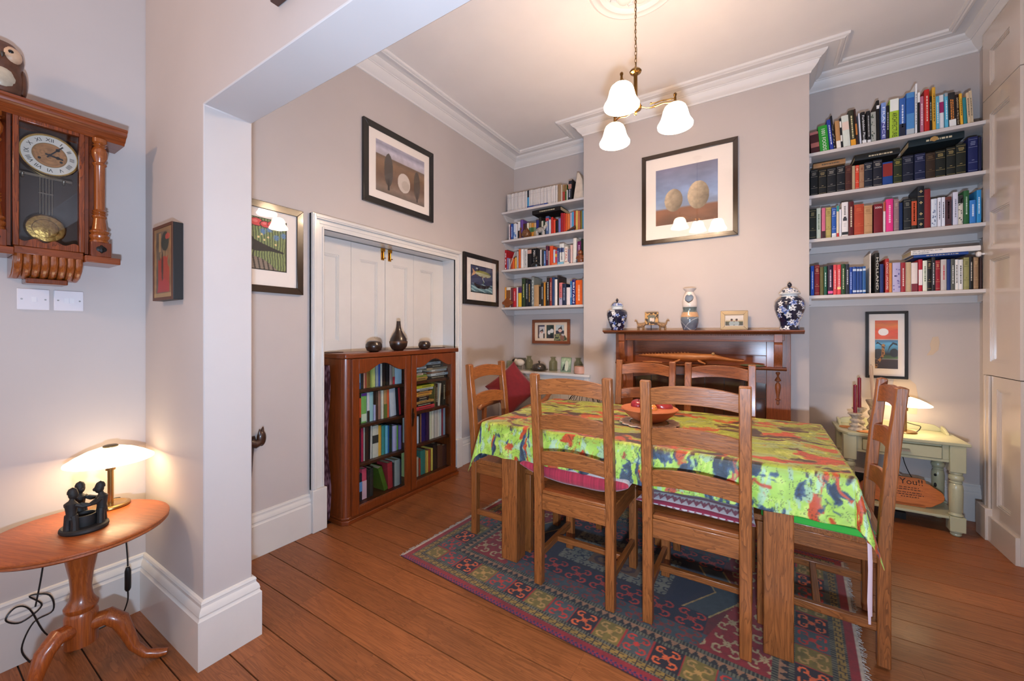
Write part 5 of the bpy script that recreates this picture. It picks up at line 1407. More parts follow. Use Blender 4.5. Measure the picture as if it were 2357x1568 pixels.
fruit('red apple at the back of the fruit bowl behind the yellow mango', (-.56, 2.415, bz+.088), .038, '8e1a22', 'a8443a', 'apple', (-.2, .2, 1))
fruit('yellow and orange mango in the middle of the fruit bowl', (-.525, 2.295, bz+.078), .039, 'e8a83c', 'd86a34', 'mango', (1.2, .5, .8))
fruit('red mango at the right of the fruit bowl', (-.462, 2.372, bz+.084), .041, '9c2c24', '8a2c28', 'mango', (1.25, .3, -.9))
tr = thing('trivet', 'pale straw scalloped mat beneath the fruit bowl', 'mat', (-.535, 2.33, .7745+GZ))
b = MB(); b.lathe([(0, .0003), (.10, .0003), (.10, .005), (0, .005)], 24); b.build('centre', mat('b8844c', .9), tr)
b = MB()
for i in range(16): a = 2*math.pi*i/16; b.lathe([(0, .0003), (.030, .0003), (.030, .005), (0, .005)], 10, (.135*math.cos(a), .135*math.sin(a), 0))
o = b.build('scallop_edge', mat('d8b898', .9, var=.2, vscale=80), tr); o['kind'] = 'stuff'
# ================================================================== PENDANT LIGHT
CHC = (-.608, 2.32)
WARM = (1.0, .72, .47)
ANT = mat('9a7846', .22, 1.0)
chd = thing('pendant_light', 'antique brass three-arm pendant light with glowing bell glass shades', 'ceiling light', (CHC[0], CHC[1], 0))
b = MB(); b.lathe([(0, 2.552), (.006, 2.555), (.009, 2.562), (.005, 2.568), (.012, 2.573), (.030, 2.583), (.036, 2.598), (.030, 2.613), (.014, 2.622), (.011, 2.63), (.0105, 2.78), (.014, 2.785), (.016, 2.792), (.030, 2.798), (.034, 2.806), (.028, 2.815), (.012, 2.822), (.008, 2.832), (0, 2.834)], 24); b.build('stem', ANT, chd)
b = MB(); b.lathe([(.0, 3.268), (.02, 3.27), (.045, 3.29), (.05, 3.3065), (0, 3.3066)], 20); b.build('ceiling_cup', ANT, chd)
z = 2.835; k = 0
while z < 3.27:
    lk = MB(); pts = []
    for i in range(12):
        a = 2*math.pi*i/12; q = .0055*math.cos(a); pts.append((q if k % 2 else 0, 0 if k % 2 else q, z+.013+.013*math.sin(a)))
    lk.tube(pts, .0016, 5, closed=True); lk.build('chain_link', ANT, chd); z += .0212; k += 1
b = MB(); b.tube([(.003, .002, 2.83), (.006, .003, 2.93), (-.002, .004, 3.05), (.004, -.003, 3.16), (0, .003, 3.28)], .002, 6); plab(b.build('flex', mat('5a4a30', .5), chd), 'twisted brown flex')
GLOW = glowmat('ffdab4', 46.0)
for i, (ang, dz_) in enumerate(((R(-95), .030), (R(6), -.034), (R(141), .008))):      # the fitting hangs a little crooked
    ca, sa = math.cos(ang), math.sin(ang); RA = .212; zt = 2.596+dz_
    def pr(rr, zz): return (ca*rr, sa*rr, zz)
    b = MB(); b.tube([pr(.028, 2.596), pr(.06, 2.586+dz_*.2), pr(.09, 2.590+dz_*.4), pr(.12, 2.602+dz_*.6), pr(.15, 2.614+dz_*.8), pr(.18, zt+.020), pr(RA, zt+.019)], .0045, 8)
    b.tube([pr(.088, 2.617+dz_*.5), pr(.11, 2.618+dz_*.6), pr(.14, 2.630+dz_*.8), pr(.17, zt+.038), pr(RA, zt+.036)], .0035, 8); b.ball(pr(.085, 2.617+dz_*.5), .007, 8, 6); b.ball(pr(.105, 2.597+dz_*.5), .008, 8, 6)
    arm = b.build('arm', ANT, chd)
    cx, cy = ca*RA, sa*RA
    b = MB(); b.lathe([(.030, zt-.012), (.031, zt-.002), (.026, zt+.008), (.014, zt+.014), (.008, zt+.018), (.006, zt+.046), (.009, zt+.052), (.009, zt+.060), (.004, zt+.066), (0, zt+.067)], 20, (cx, cy, 0)); b.build('lamp_holder', ANT, arm)
    b = MB(); b.lathe([(.027, zt), (.042, zt-.004), (.055, zt-.016), (.063, zt-.034), (.068, zt-.056), (.074, zt-.078), (.084, zt-.098), (.0925, zt-.112), (.0915, zt-.122), (.0885, zt-.121), (.081, zt-.100), (.071, zt-.078), (.065, zt-.056), (.060, zt-.036), (.052, zt-.020), (.027, zt-.006)], 36, (cx, cy, 0)); b.build('glass_shade', GLOW, chd)
    b = MB(); b.ball((cx, cy, zt-.062), (.020, .020, .028), 12, 8); b.build('bulb', glowmat('ffe8c8', 14.0), chd)
    l = plight('pendant_bulb', (CHC[0]+cx, CHC[1]+cy, zt-.112), 11.0, WARM, .03)
# ================================================================== TABLE LAMPS
def table_lamp(label, x, y, z, group='matching brass table lamps'):
    t = thing('table_lamp', label, 'lamp', (x, y, z), 0, group)
    b = MB(); b.lathe([(0, 0), (.060, 0), (.062, .004), (.061, .010), (.050, .0125), (.048, .0115), (.014, .0125), (0, .0125)], 40); b.build('base', OLDBRASS, t)
    b = MB(); b.lathe([(0, .0125), (.0095, .0125), (.0095, .150), (.0155, .152), (.0160, .180), (0, .182)], 20); b.build('stem', OLDBRASS, t)
    b = MB(); b.lathe([(.137, .192), (.1365, .196), (.11, .215), (.075, .234), (.04, .246), (.018, .250), (0, .250), (0, .247), (.018, .247), (.04, .2425), (.075, .2305), (.11, .2115), (.135, .192)], 48); b.build('shade', glowmat('ffe0b4', 3.2), t)
    b = MB(); b.lathe([(.024, .2485), (.024, .2535), (.020, .256), (0, .2565)], 24); plab(b.build('cap', mat('7a6a4a', .4, .8), t), 'brass cap on the glass shade')
    b = MB(); b.ball((0, 0, .208), (.018, .018, .02), 10, 6); b.build('bulb', glowmat('ffe8c8', 14.0), t)
    plight('table_lamp_bulb', (x, y, z+.190), 3.4, (1.0, .66, .36), .02)
    return t
def cord(par, pts, r=.0028, name='cord'):
    b = MB(); P_ = [Vector(p) for p in pts]; out = []
    for i in range(len(P_)-1):
        p0 = P_[max(i-1, 0)]; p1 = P_[i]; p2 = P_[i+1]; p3 = P_[min(i+2, len(P_)-1)]
        for k in range(6):
            t = k/6; out.append(.5*((2*p1)+(-p0+p2)*t+(2*p0-5*p1+4*p2-p3)*t*t+(-p0+3*p1-3*p2+p3)*t**3))
    out.append(P_[-1]); b.tube(out, r, 6); return plab(b.build(name, mat('141414', .4), par), 'black flex')
# ------------------------------------------------------------------ front room: tripod table
PINE = wood('a4541f', '6e2f10', 'x', rough=.42, coat=.12, rnd=.02); PINEZ = wood('a4541f', '6e2f10', 'z', rough=.3, coat=.35, rnd=.02)
TT = thing('tripod_table', 'round reddish pine tripod table against the left wall', 'table', (-2.15, .40, 0), R(20))
b = MB(); b.lathe([(0, .544), (.232, .544), (.243, .547), (.249, .553), (.246, .559), (.2505, .563), (.250, .568), (.243, .5712), (0, .5712)], 64); b.build('tabletop', PINE, TT)
b = MB(); b.lathe([(0, .14), (.046, .14), (.046, .25), (.040, .262), (.046, .272), (.047, .282), (.040, .292), (.032, .31), (.028, .34), (.032, .39), (.042, .45), (.046, .49), (.043, .515), (.034, .526), (.038, .534), (.07, .5435), (0, .5435)], 28); b.build('pedestal', PINEZ, TT)
for k in range(3):
    a = R(-82+120*k)
    pts = [(.030, .205), (.075, .215), (.110, .185), (.130, .135), (.150, .075), (.185, .032), (.225, .019), (.252, .017)]
    b = MB(); b.tube([(q*math.cos(a), q*math.sin(a), zz) for q, zz in pts], [.028, .030, .028, .022, .018, .0155, .017, .012], 12); b.build('leg', PINEZ, TT)
lamp1 = table_lamp('lit brass table lamp with white glass shade beside the pier', -2.300, .512, .5715)
cord(lamp1, [(-.055, .0, .004), (-.075, .035, .004), (-.09, .055, -.02), (-.085, .065, -.15), (-.075, .07, -.26), (-.072, .071, -.31)])
b = MB(); b.lathe([(0, -.42), (.007, -.418), (.011, -.408), (.011, -.33), (.007, -.315), (0, -.313)], 12, (-.072, .071, 0)); plab(b.build('inline_switch', mat('101010', .3), lamp1), 'black inline switch')
cord(lamp1, [(-.072, .071, -.42), (-.075, .07, -.47), (-.10, .05, -.535), (-.13, -.02, -.562), (-.135, -.10, -.56), (-.13, -.16, -.48), (-.125, -.20, -.36), (-.12, -.235, -.33), (-.11, -.26, -.36), (-.13, -.22, -.40), (-.12, -.17, -.36), (-.13, -.20, -.31), (-.12, -.15, -.33), (-.125, -.14, -.40), (-.13, -.19, -.42), (-.125, -.22, -.50), (-.12, -.20, -.565)])
cord(lamp1, [(-.13, -.185, -.36), (-.13, -.17, -.25), (-.13, -.155, -.10), (-.135, -.15, -.03)])
# statue: three figures round a pot
CLAY = mat('1c1917', .62, var=.3, vscale=60, bump=.2)
stt = thing('clay_sculpture', 'black clay sculpture of three figures linking arms round a pot', 'sculpture', (-2.118, .402, .5715), R(20))
b = MB(); b.lathe([(0, 0), (.060, 0), (.064, .006), (.063, .014), (.058, .018), (0, .018)], 32, sx=1.08); b.build('plinth', CLAY, stt)
b = MB(); b.lathe([(.034, .018), (.036, .04), (.035, .056), (.029, .056), (.028, .03), (0, .028)], 24); b.build('pot', CLAY, stt)
arms = []
for k in range(3):
    a = R(-75+120*k); x, y = .046*math.cos(a), .046*math.sin(a); T_ = Vector((-math.sin(a), math.cos(a), 0)); I_ = Vector((-math.cos(a), -math.sin(a), 0)); c_ = Vector((x, y, 0))
    b = MB()
    for s in (-1, 1): b.tube([c_+T_*.012*s+Vector((0, 0, .016)), c_+T_*.012*s+Vector((0, 0, .045)), c_+T_*.008*s+Vector((0, 0, .07))], [.012, .0105, .012], 10)
    b.tube([c_+Vector((0, 0, .058)), c_+Vector((0, 0, .078)), c_+Vector((0, 0, .098)), c_+Vector((0, 0, .112)), c_+I_*.002+Vector((0, 0, .122)), c_+I_*.004+Vector((0, 0, .130))], [.016, .0135, .016, .017, .008, .007], 12)
    M_ = Matrix.Translation(c_+I_*.007+Vector((0, 0, .142)))
    b.ball((0, 0, 0), (.0135, .0135, .019), 14, 10, M=M_); b.ball(I_*.012+Vector((0, 0, -.003)), (.006, .006, .007), 8, 6, M=M_)
    b.lathe([(.014, .004), (.0138, .012), (.010, .021), (0, .027)], 14, M=M_ @ Matrix.Translation(-I_*.003))
    for s in (-1, 1):
        a2 = a+R(60)*s; mid = Vector((.060*math.cos(a2)*.8, .060*math.sin(a2)*.8, .098)); a3 = a+R(120)*s; en = Vector((.046*math.cos(a3), .046*math.sin(a3), .107))
        b.tube([c_+T_*.014*s+Vector((0, 0, .108)), (c_+T_*.014*s+mid)*.5+Vector((0, 0, .048)), mid, (mid+en)*.5+Vector((0, 0, .004))], [.008, .007, .006, .006], 8)
    b.build('figure', CLAY, stt)
# ------------------------------------------------------------------ wall clock
CW = wood('7a3412', '4a1c08', 'z', rough=.25, coat=.5, rnd=.01); CWY = wood('8a4018', '54220a', 'y', rough=.25, coat=.5, rnd=.01); CWD = wood('8a3e14', '4a1c08', 'z', rough=.25, coat=.5, rnd=.01, streak=.9); CWL = wood('9a5220', '6e3010', 'z', rough=.22, coat=.6, rnd=.01)
ck = thing('wall_clock', 'antique walnut pendulum wall clock with turned columns', 'clock', (XL+.001, .352, 0))
b = MB(); b.box(0, .012, -.165, .165, 1.60, 2.13); b.box(.012, .125, -.105, -.095, 1.62, 2.12); b.box(.012, .125, .095, .105, 1.62, 2.12); b.build('case', CW, ck)
b = MB(); b.prism([(.0, 2.105), (.135, 2.105), (.140, 2.112), (.150, 2.118), (.158, 2.130), (.172, 2.138), (.176, 2.150), (.180, 2.153), (.180, 2.162), (0, 2.162)], -.212, .212, 'y'); b.build('cornice', CWY, ck)
b = MB(); b.box(0, .158, -.195, -.09, 1.585, 1.612); b.box(0, .158, .09, .195, 1.585, 1.612); b.box(0, .135, -.09, .09, 1.592, 1.622); b.build('base', CWY, ck, bevel=.003)
# door with glass
b = MB()
for q in ((-.092, -.077, 1.622, 2.105), (.077, .092, 1.622, 2.105)): b.box(.118, .140, q[0], q[1], q[2], q[3])
b.box(.118, .140, -.077, .077, 2.090, 2.105)
n = 24; b.prism([(-.077, 1.622), (.077, 1.622)]+[(.077-.154*i/n, 1.648+.006*math.sin(i/n*math.pi*6)) for i in range(n+1)], .118, .138, 'x')
dd = b.build('door', CWD, ck, bevel=.002)
b = MB(); b.box(.126, .128, -.078, .078, 1.64, 2.092); b.build('pane', glassmat((.90, .90, .90)), dd)
b = MB(); b.box(.012, .0125, -.094, .094, 1.63, 2.10); plab(b.build('back_board', mat('4a3a34', .5), ck), 'dull backboard behind the pendulum')
RM = Matrix.Rotation(R(90), 4, 'Y')
def disc(prof, y, z, x, n=48): 
    m_ = MB(); m_.lathe(prof, n, M=Matrix.Translation((x, y, z)) @ RM); return m_
dz, dy = 1.996, .004
b = disc([(.082, -.03), (.082, .0), (.079, .006), (.075, .006), (.073, .002), (.0, .002)], dy, dz, .098); dial = b.build('dial', mat('c8a860', .25, 1.0), ck)
U_, V_ = np.meshgrid(np.linspace(0, 1, 60), np.linspace(0, 2*math.pi, 121)); RR = U_*.0735
img = np.ones(U_.shape+(3,))*hx('e8e2d4'); img[U_ < .62] = hx('b07a48'); img[(U_ < .62)] *= (.8+.4*fbm(U_*14, np.cos(V_)*6+7, 81))[U_ < .62][:, None]; img[(U_ > .6) & (U_ < .64)] = hx('8a6a34')
ph = (V_/(2*math.pi)*12+.5) % 1-.5; hr = np.floor(V_/(2*math.pi)*12+.5).astype(int) % 12
gridmesh('enamel_ring', np.stack([np.full_like(U_, .1006), dy+RR*np.sin(V_), dz+RR*np.cos(V_)], -1), img, colmat('print_ink', .55), dial)
NUM = ['XII', 'I', 'II', 'III', 'IIII', 'V', 'VI', 'VII', 'VIII', 'IX', 'X', 'XI']
for i, s in enumerate(NUM):
    a = 2*math.pi*i/12; Y_, Z_ = dy+.0585*math.sin(a), dz+.0585*math.cos(a)
    M_ = Matrix.Translation((.1012, Y_, Z_)) @ Matrix.Rotation(-a, 4, 'X') @ Matrix(((0, 0, 1, 0), (1, 0, 0, 0), (0, 1, 0, 0), (0, 0, 0, 1)))
    textmesh('numeral', s, .019, mat('16161a', .4), dial, M_, 'CENTER')
b = MB()
for a, l_, w_ in ((R(38), .056, .0022), (R(102), .036, .003)):
    M_ = Matrix.Translation((.1018, dy, dz)) @ Matrix.Rotation(-a, 4, 'X'); b.box(0, .0012, -w_, w_, -.012, l_, M=M_); b.lathe([(0, 0), (.006, 0), (.006, .0012), (0, .0012)], 10, M=M_ @ Matrix.Translation((0, 0, l_*.6)) @ RM)
b.lathe([(0, 0), (.005, 0), (.005, .004), (0, .004)], 12, M=Matrix.Translation((.1016, dy, dz)) @ RM); b.build('hands', mat('1a1a22', .4), dial)
for y in (-.027, .030): b = disc([(.0045, 0), (.0045, .0012), (.0, .0012)], dy+y, dz-.018, .101, 12); b.build('winding_hole', mat('120c08', .5), dial)
b = MB()
for y in (-.018, -.010, -.002, .006, .014): b.tube([(.075, y, 1.93), (.075, y, 1.765)], .0022, 6)
b.box(.073, .077, -.021, .017, 1.845, 1.849); b.box(.07, .08, -.070, .068, 1.907, 1.916)
for y in (-.062, .045): b.lathe([(0, -.02), (.005, -.016), (.004, -.006), (.007, 0), (0, .006)], 10, (.077, y, 1.912))
pend = b.build('pendulum', mat('8a8478', .3, .9), ck)
b = disc([(.056, -.004), (.056, .0), (.052, .004), (.050, .002), (.036, .004), (.034, .002), (.015, .006), (0, .006)], -.004, 1.708, .078); plab(b.build('bob', mat('b08c4c', .35, 1.0, var=.35, vscale=90, bump=.5), pend), 'embossed brass pendulum disc')
colp = [(0, 1.672), (.030, 1.672), (.030, 1.680), (.026, 1.683), (.031, 1.692), (.032, 1.700), (.026, 1.708), (.031, 1.714), (.031, 1.719), (.024, 1.726), (.021, 1.75), (.019, 1.772), (.023, 1.778), (.022, 1.784), (.018, 1.788), (.024, 1.793), (.018, 1.798), (.023, 1.803), (.0165, 1.81), (.017, 1.99), (.0225, 1.998), (.022, 2.003), (.016, 2.008), (.024, 2.03), (.026, 2.05), (.02, 2.066), (.015, 2.072), (.021, 2.078), (.016, 2.083), (.023, 2.09), (.023, 2.105), (0, 2.105)]
for s in (-1, 1):
    b = MB(); b.lathe(colp, 24, (.128, .137*s, 0)); b.build('column', CWL, ck)
    b = MB(); b.box(.098, .156, .137*s-.030, .137*s+.030, 1.612, 1.672); bb = b.build('column_block', CW, ck, bevel=.002)
    b = MB(); b.ball((.157, .137*s, 1.643), (.004, .017, .013), 10, 6); b.ball((.158, .137*s, 1.643), (.006, .008, .017), 8, 6); b.ball((.159, .137*s, 1.643), (.006, .006, .006), 8, 6); plab(b.build('rosette', mat('1a1614', .5, .4), bb), 'dark metal rosette')
b = MB()
for i in range(8):
    y = -.078+.0223*i
    b.tube([(.125, y, 1.592), (.128, y, 1.572), (.118, y, 1.548), (.095, y, 1.525), (.06, y, 1.512)], [.0115, .0118, .0115, .0105, .009], 10)
b.prism([(.0, 1.592), (.118, 1.592), (.118, 1.57), (.105, 1.545), (.075, 1.52), (.03, 1.508), (0, 1.508)], -.090, .090, 'y'); b.build('ribbed_bracket', CWL, ck)
b = MB(); b.box(0, .09, -.055, .055, 1.488, 1.509); b.build('bracket_foot', CW, ck, bevel=.004)
# owl on the clock
ow = thing('owl_figurine', 'carved wooden owl with pale face standing on the wall clock', 'figurine', (XL+.098, .235, 2.1625))
BR_ = mat('5a3420', .4, var=.3, vscale=40, coat=.2); PALE = mat('b8a890', .45, var=.2, vscale=30, coat=.2)
b = MB(); b.lathe([(0, 0), (.062, 0), (.060, .008), (.045, .014), (0, .016)], 24); b.build('perch', mat('2a2c28', .5), ow)
b = MB(); b.lathe([(0, .012), (.050, .014), (.060, .05), (.062, .08), (.056, .105), (.054, .12), (.058, .15), (.054, .18), (.036, .203), (0, .212)], 28, sx=.85); b.build('body', BR_, ow)
b = MB(); b.ball((.016, 0, .068), (.040, .046, .056), 20, 14); b.build('breast', PALE, ow)
for s in (-1, 1):
    b = MB(); b.ball((.030, .022*s, .158), (.024, .028, .032), 16, 10); fc = b.build('face_disc', mat('c8a484', .45, var=.15, vscale=40), ow)
    b = MB(); b.ball((.052, .020*s, .164), (.004, .007, .007), 10, 6); b.build('eye', mat('0c0a0a', .15), fc)
    b = MB(); b.ball((-.002, .052*s, .072), (.034, .014, .058), 14, 10); b.build('wing', BR_, ow)
b = MB(); b.lathe([(.007, 0), (.005, -.010), (0, -.018)], 10, (.055, 0, .150)); b.build('beak', mat('3a2a1c', .4), ow)
# switch plates
for y0, n_, lab in ((.285, 1, 'white single light switch plate under the wall clock'), (.381, 2, 'white double light switch plate under the wall clock')):
    s = thing('light_switch', lab, 'light switch', (XL+.0005, y0, 1.388), 0, 'switches under the clock')
    b = MB(); b.box(0, .007, 0, .0855, 0, .0845); b.build('plate', mat('dcd8dc', .25, coat=.3), s, bevel=.003)
    for i in range(n_):
        yc = .043+(i-(n_-1)/2)*.0155; b = MB(); b.prism([(.0065, -.0), (.0095, .0), (.0075, .021), (.0065, .021)], yc-.0065, yc+.0065, 'y', M=Matrix.Translation((0, 0, .032))); b.build('rocker', mat('e4e2e4', .2), s)
    for yc in (.012, .0735): b = MB(); b.lathe([(0, 0), (.0032, 0), (.0028, .001), (0, .001)], 10, M=Matrix.Translation((.007, yc, .0425)) @ RM); b.build('screw', mat('9a9a98', .3, 1.0), s)
# dark carving on the wall behind the pier
cv = thing('wood_carving', 'dark carved wooden figure with raised hand behind the pier', 'carving', (XL+.001, 1.0, 0))
DK = wood('4a2c1e', '22120a', 'z', rough=.35, coat=.3, rnd=.01)
vs = []; fs = []; zz = [.27, .34, .42, .5, .58, .64, .68, .70]; hwid = [.08, .118, .130, .137, .142, .148, .156, .150]
for z_, h_ in zip(zz, hwid):
    for k in range(10): a = math.pi*k/9; vs.append((.002+.05*math.sin(a)*(.5+.5*(z_-.2)), h_*math.cos(a), z_))
for i in range(len(zz)-1):
    for k in range(9): fs.append((i*10+k, i*10+k+1, (i+1)*10+k+1, (i+1)*10+k))
    fs.append((i*10+9, i*10, (i+1)*10, (i+1)*10+9))
fs.append(tuple(range(10))); fs.append(tuple(70+k for k in range(10))[::-1])
b = MB(); b.add(vs, fs); b.build('body', DK, cv)
for s in (-1, 1):
    b = MB(); b.tube([(.02, .118*s, .668), (.028, .145*s, .655), (.03, .165*s, .665)], [.024, .024, .022], 12)
    b.ball((.03, .172*s, .684), (.018, .025, .046), 16, 12); b.tube([(.03, .174*s, .712), (.03, .178*s, .734), (.03, .181*s, .748)], [.013, .008, .003], 10)
    b.tube([(.034, .160*s, .706), (.036, .158*s, .722), (.034, .161*s, .738)], [.010, .007, .003], 8); b.build('hand', DK, cv)
# ================================================================== MANTEL ORNAMENTS
MZ = 1.3130
def lathe_painted(name, prof, nn, paint, m_, par, c=(0, 0, 0)):
    pr_ = np.array(prof); n = len(pr_); d = np.r_[0, np.cumsum(np.hypot(*np.diff(pr_, axis=0).T))]; s = np.linspace(0, d[-1], nn[1])
    r_ = np.interp(s, d, pr_[:, 0]); z_ = np.interp(s, d, pr_[:, 1])
    A, Sx = np.meshgrid(np.linspace(0, 2*math.pi, nn[0]), np.arange(nn[1]))
    P = np.stack([c[0]+r_[Sx]*np.cos(A), c[1]+r_[Sx]*np.sin(A), c[2]+z_[Sx]], -1)
    return gridmesh(name, P, paint(A, z_[Sx], r_[Sx]), m_, par)
def jar_paint(seed, sc):
    rg = np.random.RandomState(seed); fl = [(rg.rand()*2*math.pi, rg.rand()*.4, rg.rand() > .45, (.017+.008*rg.rand())*sc, rg.rand()*6) for _ in range(120)]
    def f(A, Z_, r_):
        img = np.ones(A.shape+(3,))*hx('141a34')
        for a0, z0, wh, s, rot in fl:
            dx = (np.mod(A-a0+math.pi, 2*math.pi)-math.pi)*np.maximum(r_, .02); dz_ = Z_-z0; q = np.hypot(dx, dz_); t = np.arctan2(dz_, dx)+rot
            pet = s*(.72+.28*np.cos(5*t)); m_ = q < pet; o_ = q < pet+.0022*sc
            img[o_] = hx('d8dce4'); img[m_] = hx('e6e6e6') if wh else hx('4a68b0'); img[q < s*.22] = hx('20284a'); img[m_ & (np.abs(np.sin(2.5*t)) < .10) & (q > s*.2)] = hx('20284a') if wh else hx('c8d0e0')
        return img
    return f
CER = colmat('ceramic_glaze', .12, coat=.6)
def ginger(label, x, y, k, prof, neck, lid, seed):
    t = thing('ginger_jar', label, 'jar', (x, y, MZ), 0, 'blue and white ginger jars')
    lathe_painted('body', prof, (110, 120), jar_paint(seed, k), CER, t)
    b = MB(); b.lathe(neck, 32); b.build('collar', mat('d4dadc', .15, coat=.5), t)
    ld = lathe_painted('lid', lid, (80, 40), jar_paint(seed+1, k), CER, t)
    zt = lid[-1][1]; b = MB(); b.lathe([(.010*k, zt-.006), (.007*k, zt+.003), (.014*k, zt+.012*k), (.015*k, zt+.022*k), (.009*k, zt+.034*k), (0, zt+.042*k)], 20); b.build('knob', mat('14172c', .12, coat=.6), ld)
ginger('larger blue and white ginger jar at the right of the mantelpiece', .188, 3.56, 1.0, [(0, 0), (.060, 0), (.064, .004), (.058, .03), (.062, .06), (.08, .105), (.093, .15), (.095, .18), (.088, .21), (.07, .232), (.052, .245)], [(.050, .243), (.050, .258), (.066, .262), (.068, .267), (.064, .271), (.055, .272)], [(.064, .2715), (.058, .276), (.05, .292), (.038, .304), (.02, .311), (.004, .3125)], 5)
ginger('smaller blue and white ginger jar at the left of the mantelpiece', -1.098, 3.56, .8, [(0, 0), (.052, 0), (.056, .004), (.072, .06), (.086, .105), (.092, .14), (.088, .165), (.072, .183), (.052, .192)], [(.050, .190), (.050, .215), (.058, .218), (.059, .222), (.05, .224)], [(.058, .2225), (.052, .228), (.043, .245), (.03, .254), (.015, .258), (.004, .259)], 9)
# heart burner vase
ov = thing('oil_burner', 'tall grey and white pottery burner vase with a heart cut-out', 'vase', (-.49, 3.56, MZ))
def vp(A, Z_, r_):
    img = bands(Z_, [(0, '5a6474'), (.10, '6a7480'), (.108, '6c7678'), (.110, 'c89a70'), (.148, 'c8a078'), (.150, '5c6a6c'), (.190, '66706e'), (.192, 'e0d4cc'), (.4, 'e0d4cc')])
    m_ = (Z_ < .11) & ((np.abs(Z_-.03-.07*np.sin(A*1.0+2.0)) < .003) | (np.abs(Z_-.05+.05*np.sin(A*1.3+1)) < .0025)); img[m_] = hx('b0b4b8')
    return img*(.93+.14*fbm(A*5, Z_*60, 91))[..., None]
lathe_painted('body', [(0, 0), (.050, 0), (.056, .02), (.068, .06), (.071, .09), (.068, .12), (.058, .145), (.052, .16), (.053, .175), (.056, .190)], (80, 90), vp, CER, ov)
# white upper part with a real heart-shaped opening
n_a, n_z = 120, 60; A, Zg = np.meshgrid(np.linspace(0, 2*math.pi, n_a), np.linspace(.190, .315, n_z))
rz_ = np.interp(Zg, [.19, .205, .24, .28, .30, .315], [.054, .057, .056, .046, .036, .031])
def heart(cy_):
    X_ = (np.mod(A-R(270)+math.pi, 2*math.pi)-math.pi)*.052/.038*1.0; Y_ = (Zg-cy_)/.036*1.1
    return (X_**2+Y_**2-1)**3-X_**2*Y_**3*1.1 < 0
hm = heart(.252)
verts = np.stack([rz_*np.cos(A), rz_*np.sin(A), Zg], -1).reshape(-1, 3); idx = np.arange(n_a*n_z).reshape(n_z, n_a)
fs = [(idx[j, i], idx[j, i+1], idx[j+1, i+1], idx[j+1, i]) for j in range(n_z-1) for i in range(n_a-1) if not (hm[j, i] and hm[j+1, i+1] and hm[j, i+1] and hm[j+1, i])]
b = MB(); b.v = [tuple(map(float, q)) for q in verts]; b.f = [tuple(int(k) for k in f) for f in fs]; b.m = [0]*len(fs)
o = b.build('burner_top', mat('e2d6ce', .25, coat=.4), ov); sm = o.modifiers.new('solid', 'SOLIDIFY'); sm.thickness = .006; sm.offset = -1
b = MB(); b.lathe([(.028, .312), (.032, .322), (.048, .338), (.050, .344), (.044, .345), (.03, .332), (0, .329)], 28); b.build('dish', mat('d8ccc4', .3), ov)
# silver photo frame
def snap(U, V):
    img = bands(V, [(0, '4a4a40'), (.35, '3a4434'), (.5, 'c8b48c'), (.6, 'd0c8bc'), (1, 'd8d4d0')])
    for x in (.36, .64): blend(img, ell(U, V, x, .22, .15, .26), hx('9aa8a8')); blend(img, ell(U, V, x, .56, .065, .12), hx('8a5a48')); blend(img, ell(U, V, x, .64, .07, .08), hx('2a1c18'))
    return img
sf = picture('photo_frame', 'silver photo frame of two people on the mantelpiece', 'photo frame', (-.266, 3.60, MZ), 0, .19, .152, .030, .014, mat('c0ac8c', .28, .9), (.034, .156, .036, .112), snap, (50, 36), mount='d8c8b4')
for o in sf.children: o.rotation_euler = (R(-8), 0, 0)
b = MB(); b.box(.09, .10, .0, .06, .0, .004); b.prism([(.001, .001), (.055, .001), (.012, .11)], .085, .105, 'x'); b.build('strut', mat('3a3028', .6), sf)
# photo frame held by two carved animals
df = thing('animal_photo_frame', 'small carved frame on a stand of two curly-tailed animals', 'photo frame', (-.795, 3.56, MZ))
CV = mat('8a6a48', .6, var=.4, vscale=70, bump=.3)
U, V = grid_uv(30, 30)
im = np.where((fbm(U*9, V*9, 95) > .5)[..., None], hx('c89a58'), hx('3a2a1a')); mk = (np.abs(U-.5) < .28) & (np.abs(V-.5) < .28); im[mk] = hx('6a6a5c'); im[ell(U, V, .45, .42, .1, .14)] = hx('d8ccc0'); im[ell(U, V, .62, .4, .1, .16)] = hx('d8c4b4')
b = MB(); b.box(-.057, .057, -.004, .006, .046, .158); b.build('frame', CV, df, bevel=.002)
gridmesh('picture', np.stack([-.055+.11*U, np.full_like(U, -.0046), .048+.108*V], -1), im, colmat('print_ink', .55), df)
for s in (-1, 1):
    b = MB()
    b.tube([(s*.052, 0, .062), (s*.062, 0, .052), (s*.085, 0, .042), (s*.115, 0, .040)], [.010, .014, .020, .019], 10)
    for x in (.066, .075, .108, .117): b.tube([(s*x, .006 if x in (.066, .108) else -.006, .035), (s*x, .006 if x in (.066, .108) else -.006, .0005)], .006, 6)
    b.tube([(s*.117, 0, .048), (s*.124, 0, .07), (s*.130, 0, .084), (s*.138, 0, .088), (s*.143, 0, .082), (s*.139, 0, .076)], [.007, .006, .006, .006, .005, .004], 8)
    plab(b.build('animal', CV, df), 'stylised carved animal')
b = MB(); b.tube([(-.004, .004, .05), (-.006, .010, .0005)], .003, 6); b.build('prop', mat('1a1614', .6), df)
